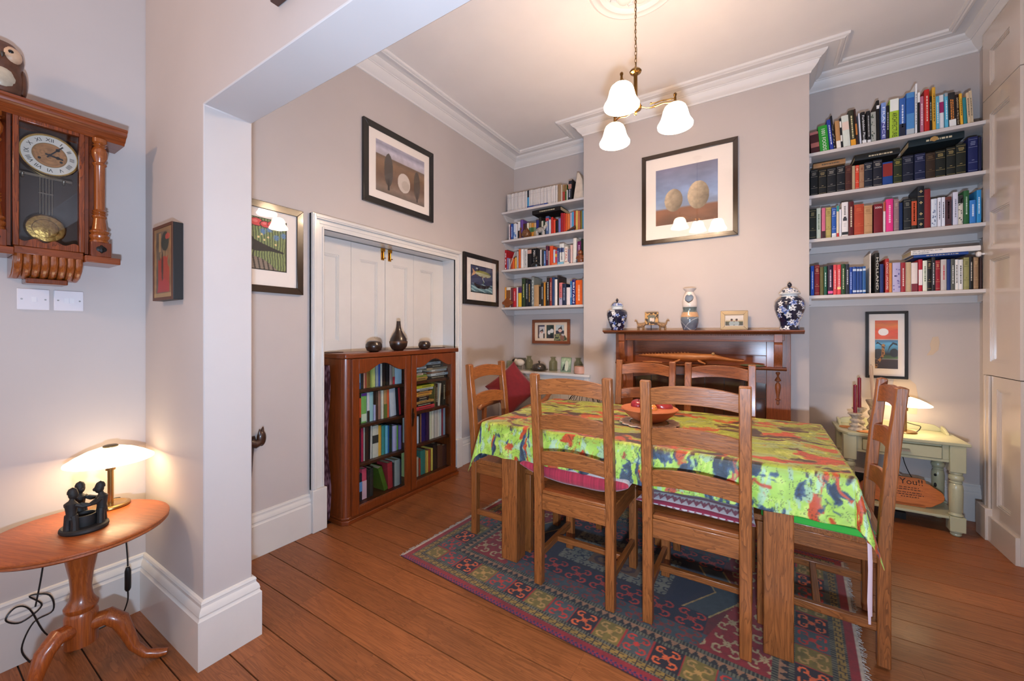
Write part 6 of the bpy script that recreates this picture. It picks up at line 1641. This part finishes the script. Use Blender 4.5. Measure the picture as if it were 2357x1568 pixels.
# crocodile and stone on the lower shelf
CRW = wood('b87844', '8a5228', 'x', rough=.45, coat=.1, rnd=.01)
cr = thing('wooden_crocodile', 'long carved wooden crocodile on the lower mantel shelf', 'carving', (-.50, 3.545, 1.0340))
b = MB(); xs = [-.40, -.33, -.25, -.17, -.10, -.03, .04, .10, .15, .19, .24, .30, .36, .40]; rs = [.005, .013, .021, .028, .036, .043, .043, .038, .033, .030, .021, .015, .012, .008]; zs = [.062, .062, .060, .058, .056, .054, .054, .056, .060, .062, .054, .046, .040, .040]
b.tube([(x, 0, z_) for x, z_ in zip(xs, zs)], rs, 14, flat=.85); b.build('body', CRW, cr)
b = MB()
for i in range(15): x = -.36+i*.026; h_ = np.interp(x, xs, zs)+np.interp(x, xs, rs)*.85; b.prism([(x-.011, h_-.006), (x+.010, h_-.006), (x-.006, h_+.010)], -.0025, .0025, 'y')
o = b.build('back_spines', CRW, cr); o['kind'] = 'stuff'
for x, s in ((-.055, -1), (.075, 1)):
    for yy in (-1, 1): 
        b = MB(); b.tube([(x, .018*yy, .04), (x+.028*s*.6, .036*yy, .026), (x+.06*s, .044*yy, .009)], [.013, .012, .009], 8, flat=.7); b.build('leg', CRW, cr)
for yy in (-1, 1): b = MB(); b.ball((.185, .016*yy, .088), .012, 10, 8); b.build('eye', mat('b8986c', .4), cr)
b = MB(); b.tube([(-.36, -.03, .008), (-.28, -.035, .009), (-.2, -.03, .007)], [.004, .008, .004], 8); plab(b.build('tail_tip', CRW, cr), 'carved sliver under the tail')
b = MB(); b.ball((0, 0, .0105), (.083, .03, .0105), 20, 10); o = b.build('stone', mat('5c6448', .35, var=.15, vscale=30), loc=(-.045, 3.52, 1.0338)); tag(o, 'flat oval grey-green stone beside the wooden crocodile', 'stone')
# ================================================================== RIGHT ALCOVE: WASHSTAND
SG = mat('b4b494', .32, var=.04, vscale=10, coat=.15)
ws = thing('washstand', 'pale sage green painted washstand with gallery, drawer and turned legs', 'washstand', (.80, 3.79, 0))
b = MB(); tp = [(-.30, .18), (-.30, -.10), (-.27, -.185), (.27, -.185), (.318, -.17), (.318, .18)]
b = MB(); b.prism([(-.318, .182), (-.318, -.11), (-.275, -.195), (.275, -.195), (.318, -.195), (.318, .182)], .578, .598, 'z'); b.build('top', SG, ws, bevel=.004)
b = MB(); b.prism([(-.285, .598), (-.285, .615), (-.25, .640), (-.15, .648), (.15, .648), (.25, .640), (.285, .615), (.285, .598)], .164, .180, 'y'); b.build('gallery', SG, ws, bevel=.002)
for s in (-1, 1): b = MB(); b.prism([(.164, .598), (.164, .638), (.12, .632), (.06, .608), (.05, .598)], s*.285-.007, s*.285+.007, 'x'); b.build('gallery_end', SG, ws, bevel=.002)
legp = [(0, 0), (.022, 0), (.027, .008), (.022, .016), (.028, .022), (.030, .03), (.026, .034)]
for x in (-.262, .262):
    for y in (-.150, .150):
        b = MB(); b.lathe([(.0, .0), (.020, .0), (.027, .010), (.024, .020), (.031, .026), (.031, .034), (.0, .034)], 20, (x, y, 0)); b.box(x-.036, x+.036, y-.036, y+.036, .034, .128)
        b.lathe([(.030, .128), (.036, .136), (.030, .142), (.026, .150), (.031, .158), (.033, .30), (.030, .325), (.024, .335), (.031, .342), (.024, .349), (.033, .358), (.036, .370), (.032, .384), (.024, .39), (.032, .397), (.028, .41)], 24, (x, y, 0)); b.box(x-.036, x+.036, y-.036, y+.036, .41, .578)
        lg = b.build('leg', SG, ws, bevel=.003)
        if x > 0 and y > 0:
            
            for zc, hh in ((.23, .016), (.30, .01)): c_ = MB(); c_.ball((x-.02, y-.026, zc), (.008, .006, hh), 8, 6); plab(c_.build('paint_chip', mat('14120f', .7), lg), 'dark chip in the paint')
b = MB(); b.box(-.228, .228, .135, .150, .47, .577); b.build('back_apron', SG, ws)
for s in (-1, 1): b = MB(); b.box(s*.255-.009, s*.255+.009, -.115, .115, .47, .577); b.build('side_apron', SG, ws)
b = MB(); b.box(-.226, .226, -.172, -.155, .465, .482); b.box(-.226, -.195, -.172, -.155, .482, .577); b.box(.195, .226, -.172, -.155, .482, .577); b.box(-.195, .195, -.165, -.155, .56, .577); b.build('front_apron', SG, ws, bevel=.002)
b = MB(); b.box(-.193, .193, -.178, -.158, .484, .558); dr_ = b.build('drawer', SG, ws, bevel=.003)
b = MB(); b.prism([(-.178, .528), (-.198, .522), (-.204, .512), (-.198, .510), (-.190, .516), (-.178, .518)], -.04, .04, 'x'); plab(b.build('cup_handle', mat('a8a49c', .3, .9), dr_), 'nickel cup handle')
b = MB(); b.box(-.285, .285, -.17, .17, .105, .122); b.build('lower_shelf', SG, ws, bevel=.003)
lamp2 = table_lamp('lit brass table lamp with white glass shade on the washstand', .862, 3.80, .5985)
cord(lamp2, [(.055, .01, .005), (.075, .02, .02), (.085, .03, .045), (.06, .05, .05), (.03, .08, .055), (.02, .16, .05), (.02, .195, .02), (.03, .192, -.2), (.06, .185, -.32), (.10, .15, -.40), (.125, .12, -.452)])
# candlesticks
DIS = mat('b0a494', .7, var=.35, vscale=50, bump=.3)
def candlestick(label, x, y, h, ch, cc, lean_=0):
    t = thing('candlestick', label, 'candlestick', (x, y, .5985), 0, 'distressed candlesticks on the washstand')
    k = h/.20
    b = MB(); b.lathe([(0, 0), (.039, 0), (.041, .006), (.036, .014), (.030, .022*k), (.024, .035*k), (.032, .05*k), (.034, .062*k), (.024, .072*k), (.018, .085*k), (.028, .10*k), (.030, .115*k), (.018, .13*k), (.022, .15*k), (.034, .17*k), (.042, h-.012), (.042, h-.006), (.030, h-.003), (.013, h-.002), (0, h-.002)], 22); b.build('holder', DIS, t)
    cd = thing('candle', '%s candle standing in the candlestick' % cc[1], 'candle', (x, y, .5985+h-.0015)); cd.rotation_euler = (0, lean_, 0)
    b = MB(); b.lathe([(0, 0), (.0115, 0), (.0112, ch*.5), (.0105, ch-.004), (.007, ch), (0, ch)], 18); b.build('wax', mat(cc[0], .35, coat=.2), cd)
    b = MB(); b.tube([(0, 0, ch-.001), (.001, 0, ch+.008)], .0012, 5); b.build('wick', mat('2a2018', .9), cd)
candlestick('shortest distressed cream candlestick at the front left of the washstand', .580, 3.70, .125, .20, ('7a1226', 'front dark red'))
candlestick('middle-height distressed candlestick behind the shortest one', .615, 3.775, .155, .215, ('7a1226', 'rear dark red'))
candlestick('tallest distressed candlestick, hidden behind the right-hand chair', .695, 3.80, .215, .245, ('d8c4b4', 'cream white tapering'), -.05)
for x, y, lab in ((.545, 3.772, 'straw coaster at the left of the candlesticks'), (.625, 3.66, 'straw coaster before the candlesticks')):
    b = MB(); b.lathe([(0, 0), (.040, 0), (.042, .0025), (.040, .005), (0, .005)], 16, sx=1.1); o = b.build('coaster', mat('b87a48', .9, var=.2, vscale=90)); o.location = (x, y, .599); tag(o, lab, 'coaster')
# things on the lower shelf
sg = thing('wooden_sign', 'orange-stained wooden sign with scalloped ends leaning on the washstand shelf', 'sign', (.82, 3.70, .1225)); sg.rotation_euler = (R(-14), 0, R(3))
pl_ = []
for i in range(40):
    a = 2*math.pi*i/40; pl_.append((.205*math.copysign(abs(math.cos(a))**.55, math.cos(a))+.012*math.cos(5*a), .082+.08*math.copysign(abs(math.sin(a))**.7, math.sin(a))))
b = MB(); b.prism(pl_, -.008, .008, 'y'); b.box(-.12, .12, -.008, .008, 0, .02); b.prism([(-.06, .155), (-.05, .185), (.10, .185), (.13, .178), (.135, .155)], -.007, .007, 'y'); b.build('board', wood('c8702c', '9a4c18', 'x', rough=.5, coat=.1, rnd=.01), sg, bevel=.002)
INK = mat('2a160a', .7)
XM = Matrix.Rotation(R(90), 4, 'X')
textmesh('word', 'You!!', .055, INK, sg, Matrix.Translation((.06, -.0085, .155)) @ XM, 'CENTER')
b = MB()
for i, (w0, z_) in enumerate(((.10, .118), (.13, .104), (.12, .085), (.14, .071), (.09, .057))):
    x = -w0/2+.045
    rg = random.Random(i)
    while x < w0/2+.045: l_ = .006+.014*rg.random(); b.box(x, min(x+l_, w0/2+.045), -.0087, -.008, z_-.0022, z_+.0022); x += l_+.005
o = b.build('small_lettering', INK, sg); o['kind'] = 'stuff'
fr2 = picture('photo_frame', 'small cream frame standing at the left of the washstand shelf', 'photo frame', (.545, 3.80, .1225), R(-8), .14, .19, .022, .012, mat('cfc4b4', .5), (.035, .105, .035, .155), lambda U, V: np.ones(U.shape+(3,))*hx('181614'), (6, 6), glass=False)
b = MB(); b.tube([(0, 0, 0), (.10, .02, .008), (.16, .03, .15)], .009, 8); b.tube([(.16, .03, .15), (.10, .06, .20)], .009, 8)
wr = thing('wooden_rod', 'bent pale wooden rod behind the orange sign', 'rod', (.80, 3.82, .132)); wr2 = MB(); wr2.tube([(0, 0, 0), (.05, 0, .16), (.02, 0, .17)], .007, 8); o = wr2.build('rod', mat('c8b4a4', .6), wr)
b = MB(); b.box(-.06, .06, -.035, .035, 0, .045); b.lathe([(0, .045), (.012, .045), (.012, .055), (0, .055)], 12)
o = b.build('black_box', mat('141414', .4), loc=(.80, 3.80, 0.0005)); tag(o, 'small black plastic box on the floor beneath the washstand', 'box')
# ================================================================== LEFT ALCOVE: LOW CUPBOARD AND ORNAMENTS
lc = thing('alcove_cupboard', 'low white painted cupboard with boarded front under the left shelves', 'cupboard', (0, 0, 0))
b = MB(); b.box(XL+.002, CX0-.003, 3.69, 3.999, .0, .85); b.build('body', mat('cfcac2', .4), lc)
b = MB(); b.box(XL+.002, -1.39, 3.63, 3.66, .857, .882); b.box(XL+.002, CX0-.002, 3.66, 3.999, .857, .882); b.build('top', GLOSS, lc, bevel=.003)
x = XL+.004; bo = None
while x < CX0-.05:
    if bo is None:
        b = MB(); b.box(0, .090, 3.672, 3.689, .02, .80); bo = b.build('board', GLOSS, lc, bevel=.003, seg=1); q = bo
    else: q = bo.copy(); COL.objects.link(q); q.parent = lc
    q.location = (x, 0, 0); x += .0935
b = MB(); b.box(XL+.002, -1.40, 3.662, 3.672, .80, .856); b.box(-1.452, -1.405, 3.645, 3.668, .0, .856); b.build('face_frame', GLOSS, lc, bevel=.002)
LZ = .8825
# green glass bottles
BG = glassmat((.80, .82, .74), 'green_glass')
for x, y, h_, lab in ((-2.155, 3.80, .150, 'left-hand green glass bottle beside the sheep'), (-1.86, 3.80, .150, 'middle green glass bottle behind the butter dish'), (-1.575, 3.80, .150, 'right-hand green glass bottle behind the pink pot')):
    b = MB(); b.lathe([(0, 0), (.040, 0), (.045, .005), (.045, .09), (.040, .105), (.026, .118), (.024, .138), (.034, .144), (.034, .150), (.026, .151), (.021, .14), (.022, .12), (.037, .10), (.041, .088), (.041, .008), (0, .006)], 24)
    o = b.build('glass_bottle', BG, loc=(x, y, LZ)); tag(o, lab, 'bottle', 'green glass bottles')
sh = thing('sheep_figurine', 'white china sheep with dark face on the alcove cupboard', 'figurine', (-2.275, 3.80, LZ)); WH = mat('d8c8b4', .5, var=.1, vscale=60, bump=.3)
b = MB(); b.ball((0, 0, .075), (.062, .032, .038), 18, 12); b.ball((-.05, 0, .088), (.024, .022, .026), 12, 8); b.build('body', WH, sh)
for x in (-.042, .046):
    for y in (-.014, .014): b = MB(); b.tube([(x, y, .05), (x, y, .0005)], [.010, .006], 8); b.build('leg', mat('8a7868', .6), sh)
b = MB(); b.tube([(-.062, 0, .102), (-.078, -.006, .098), (-.09, -.01, .088)], [.016, .014, .009], 10); b.tube([(-.06, .01, .112), (-.07, .03, .11)], .005, 6); b.tube([(-.06, -.01, .112), (-.07, -.03, .11)], .005, 6); plab(b.build('head', mat('2a2420', .5), sh), 'black face and ears')
b = MB(); b.box(-.055, .055, -.03, .03, 0, .085); o = b.build('tin_box', mat('8a8c74', .5, var=.1), bevel=.003); o.location = (-2.41, 3.86, LZ); tag(o, 'sage green tin behind the sheep figurine', 'tin')
bd = thing('butter_dish', 'domed dark glass butter dish between the two left bottles', 'dish', (-2.005, 3.755, LZ))
b = MB(); b.lathe([(0, 0), (.06, 0), (.092, .012), (.10, .018), (.096, .020), (.06, .008), (0, .006)], 32); b.build('plate', glassmat((.45, .42, .36), 'smoky_glass'), bd)
b = MB()
for i in range(1): b.lathe([(.076, .019), (.078, .04), (.068, .062), (.045, .076), (.02, .082), (.0, .083)], 16)
b.build('dome', mat('3a342c', .12, var=.4, vscale=40, coat=.6), bd); b = MB(); b.lathe([(.006, .082), (.006, .088), (.013, .096), (.009, .106), (0, .110)], 14); b.build('knob', mat('2a2018', .15), bd)
def gp(U, V): 
    img = bands(V, [(0, '6a7a68'), (.4, '8aa088'), (.7, 'a8bca0'), (1, '9ab08c')])*(.8+.4*fbm(U*8, V*8, 97))[..., None]
    blend(img, ell(U, V, .58, .4, .2, .4), hx('c8ccb8')); blend(img, inpoly(U, V, [(.1, .05), (.3, .5), (.4, .6), (.38, .3), (.3, .05)]), hx('22322c')); return img
gc = thing('greetings_card', 'pale green picture card propped between the alcove bottles', 'card', (-1.775, 3.80, LZ)); gc.rotation_euler = (R(-8), 0, 0)
b = MB(); b.box(0, .115, 0, .006, 0, .15); b.build('board', mat('6a8a70', .5), gc)
U, V = grid_uv(40, 50); gridmesh('picture', np.stack([.006+.103*U, np.full_like(U, -.0008), .006+.138*V], -1), gp(U, V), colmat('print_ink', .55), gc)
b = MB(); b.lathe([(0, 0), (.052, 0), (.060, .006), (.062, .03), (.061, .072), (.057, .074), (.056, .01), (0, .008)], 28); o = b.build('pink_pot', mat('c89a86', .5, var=.06), loc=(-1.512, 3.70, LZ)); tag(o, 'small pink earthenware pot at the right end of the alcove cupboard', 'pot')
b = MB(); b.box(0, .16, 0, .004, 0, .115); o = b.build('silver_tray', mat('c8c4c0', .15, .9)); o.location = (-2.46, 3.99, LZ); o.rotation_euler = (R(4), 0, 0); tag(o, 'shiny silver tray propped in the alcove corner', 'tray')
# shelf ornaments, left alcove
def vase_at(name, lab, cat, x, y, z, prof, m_, sx=1):
    b = MB(); b.lathe(prof, 22, sx=sx); o = b.build(name, m_, loc=(x, y, z)); return tag(o, lab, cat)
BRG = mat('6a4020', .18, var=.3, vscale=30, coat=.5)
o = vase_at('pottery_pear', 'glossy brown pottery pear on the second left-alcove shelf', 'ornament', -2.165, 3.76, 2.3305, [(0, 0), (.032, 0), (.050, .015), (.056, .04), (.048, .065), (.030, .082), (.018, .098), (.012, .105), (0, .106)], BRG)
b = MB(); b.tube([(0, 0, .104), (.006, 0, .12)], .004, 6); b.build('stalk', mat('3a2414', .6), o)
lf = thing('leaning_figure', 'small brown carved figure beside the pottery pear', 'figurine', (-2.243, 3.757, 2.3305)); b = MB(); b.tube([(0, 0, 0), (.004, 0, .04), (-.004, 0, .075), (.006, 0, .095)], [.016, .014, .012, .006], 10); b.ball((.008, 0, .108), .013, 10, 8); b.build('body', mat('7a4a34', .5), lf)
zb_ = thing('zebra_figurine', 'striped zebra figurine on the second left-alcove shelf', 'figurine', (-1.99, 3.757, 2.3305))
n_, m2 = 40, 14; A, Sg = np.meshgrid(np.linspace(0, 2*math.pi, m2), np.linspace(0, 1, n_)); rb = .030*np.sin(np.clip(Sg, .03, .97)*math.pi)**.5
img = np.where((np.sin(Sg*60+np.sin(A)*1.5) > 0)[..., None], hx('d8d0c4'), hx('2c2826')); gridmesh('body', np.stack([-.055+.11*Sg, rb*.75*np.cos(A), .062+rb*np.sin(A)], -1), img, colmat('print_ink', .55), zb_)
for x in (-.040, .036):
    for y in (-.012, .012): b = MB(); b.tube([(x, y, .05), (x+.003, y, .0005)], [.010, .006], 8); b.build('leg', mat('b8b0a8', .5), zb_)
b = MB(); b.tube([(.046, 0, .075), (.062, 0, .10), (.072, -.004, .108), (.084, -.006, .09)], [.016, .013, .012, .008], 10); b.tube([(.066, .008, .115), (.064, .012, .135)], .005, 6); b.tube([(.066, -.010, .115), (.070, -.014, .135)], .005, 6); b.build('head', mat('c8beb0', .5, var=.3, vscale=80), zb_)
b = MB(); b.prism([(-.055, 0), (.055, .025), (.05, .05), (-.03, .012)], -.012, .012, 'y'); o = b.build('wood_wedge', mat('4a2c1c', .5)); o.location = (-1.64, 3.755, 2.3308); tag(o, 'dark wooden wedge leaning on books of the second left-alcove shelf', 'ornament')
dh = thing('black_bust', 'black carved head before the third left-alcove row', 'bust', (-2.045, 3.757, 1.9995)); DB = mat('101210', .3, coat=.3)
b = MB(); b.lathe([(0, 0), (.045, 0), (.048, .02), (.03, .045), (.02, .055), (.02, .07)], 18, sx=1.1); b.ball((0, 0, .092), (.028, .026, .034), 14, 10); b.ball((.0, -.024, .088), (.008, .01, .01), 8, 6); b.build('bust', DB, dh)
mk_ = thing('carved_monkey', 'reddish brown carved monkey at the right of the third left shelf', 'figurine', (-1.525, 3.752, 1.9995)); MW = mat('7a4020', .3, coat=.4)
b = MB(); b.lathe([(0, 0), (.032, 0), (.040, .02), (.036, .05), (.024, .075), (0, .08)], 18); b.ball((-.006, -.006, .100), (.026, .024, .028), 14, 10); b.ball((-.018, -.024, .094), (.012, .010, .010), 8, 6); b.build('body', MW, mk_)
for s in (-1, 1): b = MB(); b.tube([(.03*s, -.01, .065), (.036*s, -.03, .04), (.015*s, -.036, .03)], [.010, .009, .008], 8); b.build('arm', MW, mk_)
jg = []
for i in range(48):
    a = 2*math.pi*i/48; q = .045*(1+.30*math.cos(4*a)*abs(math.cos(2*a))); jg.append((1.25*q*math.cos(a), .052+q*math.sin(a)))
b = MB(); b.prism(jg, -.008, .008, 'y'); o = b.build('puzzle_piece', wood('8a4c24', '6a3414', 'x', rnd=.01)); o.location = (-2.405, 3.752, 1.5748); tag(o, 'wooden jigsaw-piece ornament at the left of the fourth left shelf', 'ornament')
for x0, x1, c, h_, lab in ((-1.85, -1.79, 'd8703c', .022, 'orange'), (-1.785, -1.715, '7ab0c8', .026, 'pale blue'), (-1.712, -1.655, 'd8d0c4', .018, 'cream')):
    b = MB(); b.box(0, x1-x0-.002, 0, .012, 0, h_); o = b.build('small_packet', mat(c, .6)); o.location = (x0, 3.745, 1.9997); tag(o, 'small %s packet before the third left-alcove row' % lab, 'packet', 'packets on the third left shelf')
st = MB(); st.prism([(-.055, 0), (.06, 0), (.045, .19), (.01, .265), (-.012, .265)], 0, .13, 'y'); o = st.build('stone_slab', mat('cfc0ae', .9, var=.15, vscale=20, bump=.5), bevel=.006); o.location = (-1.558, 3.755, 2.6497); tag(o, 'tall cream stone slab at the right end of the top left shelf', 'stone')
# magazines on the third left shelf, and an open book on the fourth right shelf
for x, dx, h_, c, lab in ((-2.40, .08, .19, 'c4c0bc', 'pale grey magazine leaning across the third left-alcove row'),):
    b = MB(); b.prism([(0, 0), (.003, 0), (.003+dx, h_), (dx, h_)], 0, .012, 'y'); o = b.build('magazine', mat(c, .4)); o.location = (x, 3.762, 1.9998); tag(o, lab, 'magazine')
# ================================================================== ARMCHAIR BEHIND THE TABLE
ac = thing('armchair', 'wooden-armed easy chair in the corner behind the table', 'armchair', (-1.99, 3.28, 0)); AW = wood('a8683a', '7a4420', 'y', rough=.35, rnd=.01); UPH = mat('8a8480', .9, var=.1, vscale=60)
b = MB(); b.box(-.19, .19, -.26, .20, .26, .42); b.build('seat', UPH, ac, bevel=.03, seg=3)
b = MB(); b.prism([(.16, .36), (.26, .36), (.335, .80), (.24, .82)], -.19, .19, 'x'); b.build('backrest', UPH, ac, bevel=.03, seg=3)
for s in (-1, 1):
    b = MB(); b.tube([(s*.225, .27, .70), (s*.225, .15, .64), (s*.225, 0, .615), (s*.225, -.18, .615), (s*.225, -.30, .600), (s*.225, -.325, .575)], [.020, .024, .026, .028, .030, .022], 10); b.build('arm', AW, ac)
    for y in (-.24, .22): b = MB(); b.box(s*.205-(.0 if s > 0 else .035)+.0, s*.205+(.035 if s > 0 else 0), y-.018, y+.018, 0, .60); b.build('leg', AW, ac, bevel=.003)
b = MB(); b.box(-.21, .21, -.25, -.22, .22, .27); b.box(-.21, .21, .2, .23, .22, .27); b.build('frame_rail', AW, ac)
nn = 40; U, V = np.meshgrid(np.linspace(-1, 1, nn), np.linspace(-1, 1, nn)); q = ((1-np.abs(U)**2.6)*(1-np.abs(V)**2.6))**.45
cu = thing('scatter_cushion', 'dark red square cushion standing on its corner in the armchair', 'cushion', (-2.02, 3.22, .755))
cu.rotation_euler = (R(-16), R(47), R(12))
pin = 1-.07*(1-np.abs(U)**2)*np.abs(V)**4; pin2 = 1-.07*(1-np.abs(V)**2)*np.abs(U)**4
im = np.ones(U.shape+(3,))*hx('741018')*(.92+.16*fbm(U*8, V*8, 99))[..., None]
gridmesh('front', np.stack([U*.185*pin2, -.055*q, V*.185*pin], -1), im, colmat('cushion_cloth'), cu); gridmesh('back', np.stack([U*.185*pin2, .055*q, V*.185*pin], -1)[::-1], im, colmat('cushion_cloth'), cu)
b = MB(); b.ball((0, 0, 0), (.10, .07, .055), 16, 10); o = b.build('round_bolster', mat('7a1420', .9), loc=(-1.87, 3.12, .475)); tag(o, 'small dark red bolster on the armchair seat', 'cushion')
# wire basket on the hearth side
wb_ = thing('wire_basket', 'black wire basket on a stool behind the table', 'basket', (-1.315, 3.30, .0)); b = MB()
for k in range(7): a = math.pi*k/7; b.tube([(.15*math.cos(t)*math.cos(a), .15*math.cos(t)*math.sin(a), .62+.16*math.sin(t)) for t in [math.pi*i/14 for i in range(15)]], .0028, 5)
b.tube([(.15*math.cos(2*math.pi*i/28), .15*math.sin(2*math.pi*i/28), .62) for i in range(28)], .004, 5, closed=True); b.build('wires', mat('0e0e0e', .4, .5), wb_)
b = MB(); b.lathe([(0, .58), (.16, .58), (.165, .6), (.16, .615), (0, .616)], 28); b.build('stool_top', AW, wb_)
for k in range(3): a = 2*math.pi*k/3+.4; b = MB(); b.tube([(.10*math.cos(a), .10*math.sin(a), .59), (.15*math.cos(a), .15*math.sin(a), 0)], [.016, .012], 8); b.build('stool_leg', AW, wb_)
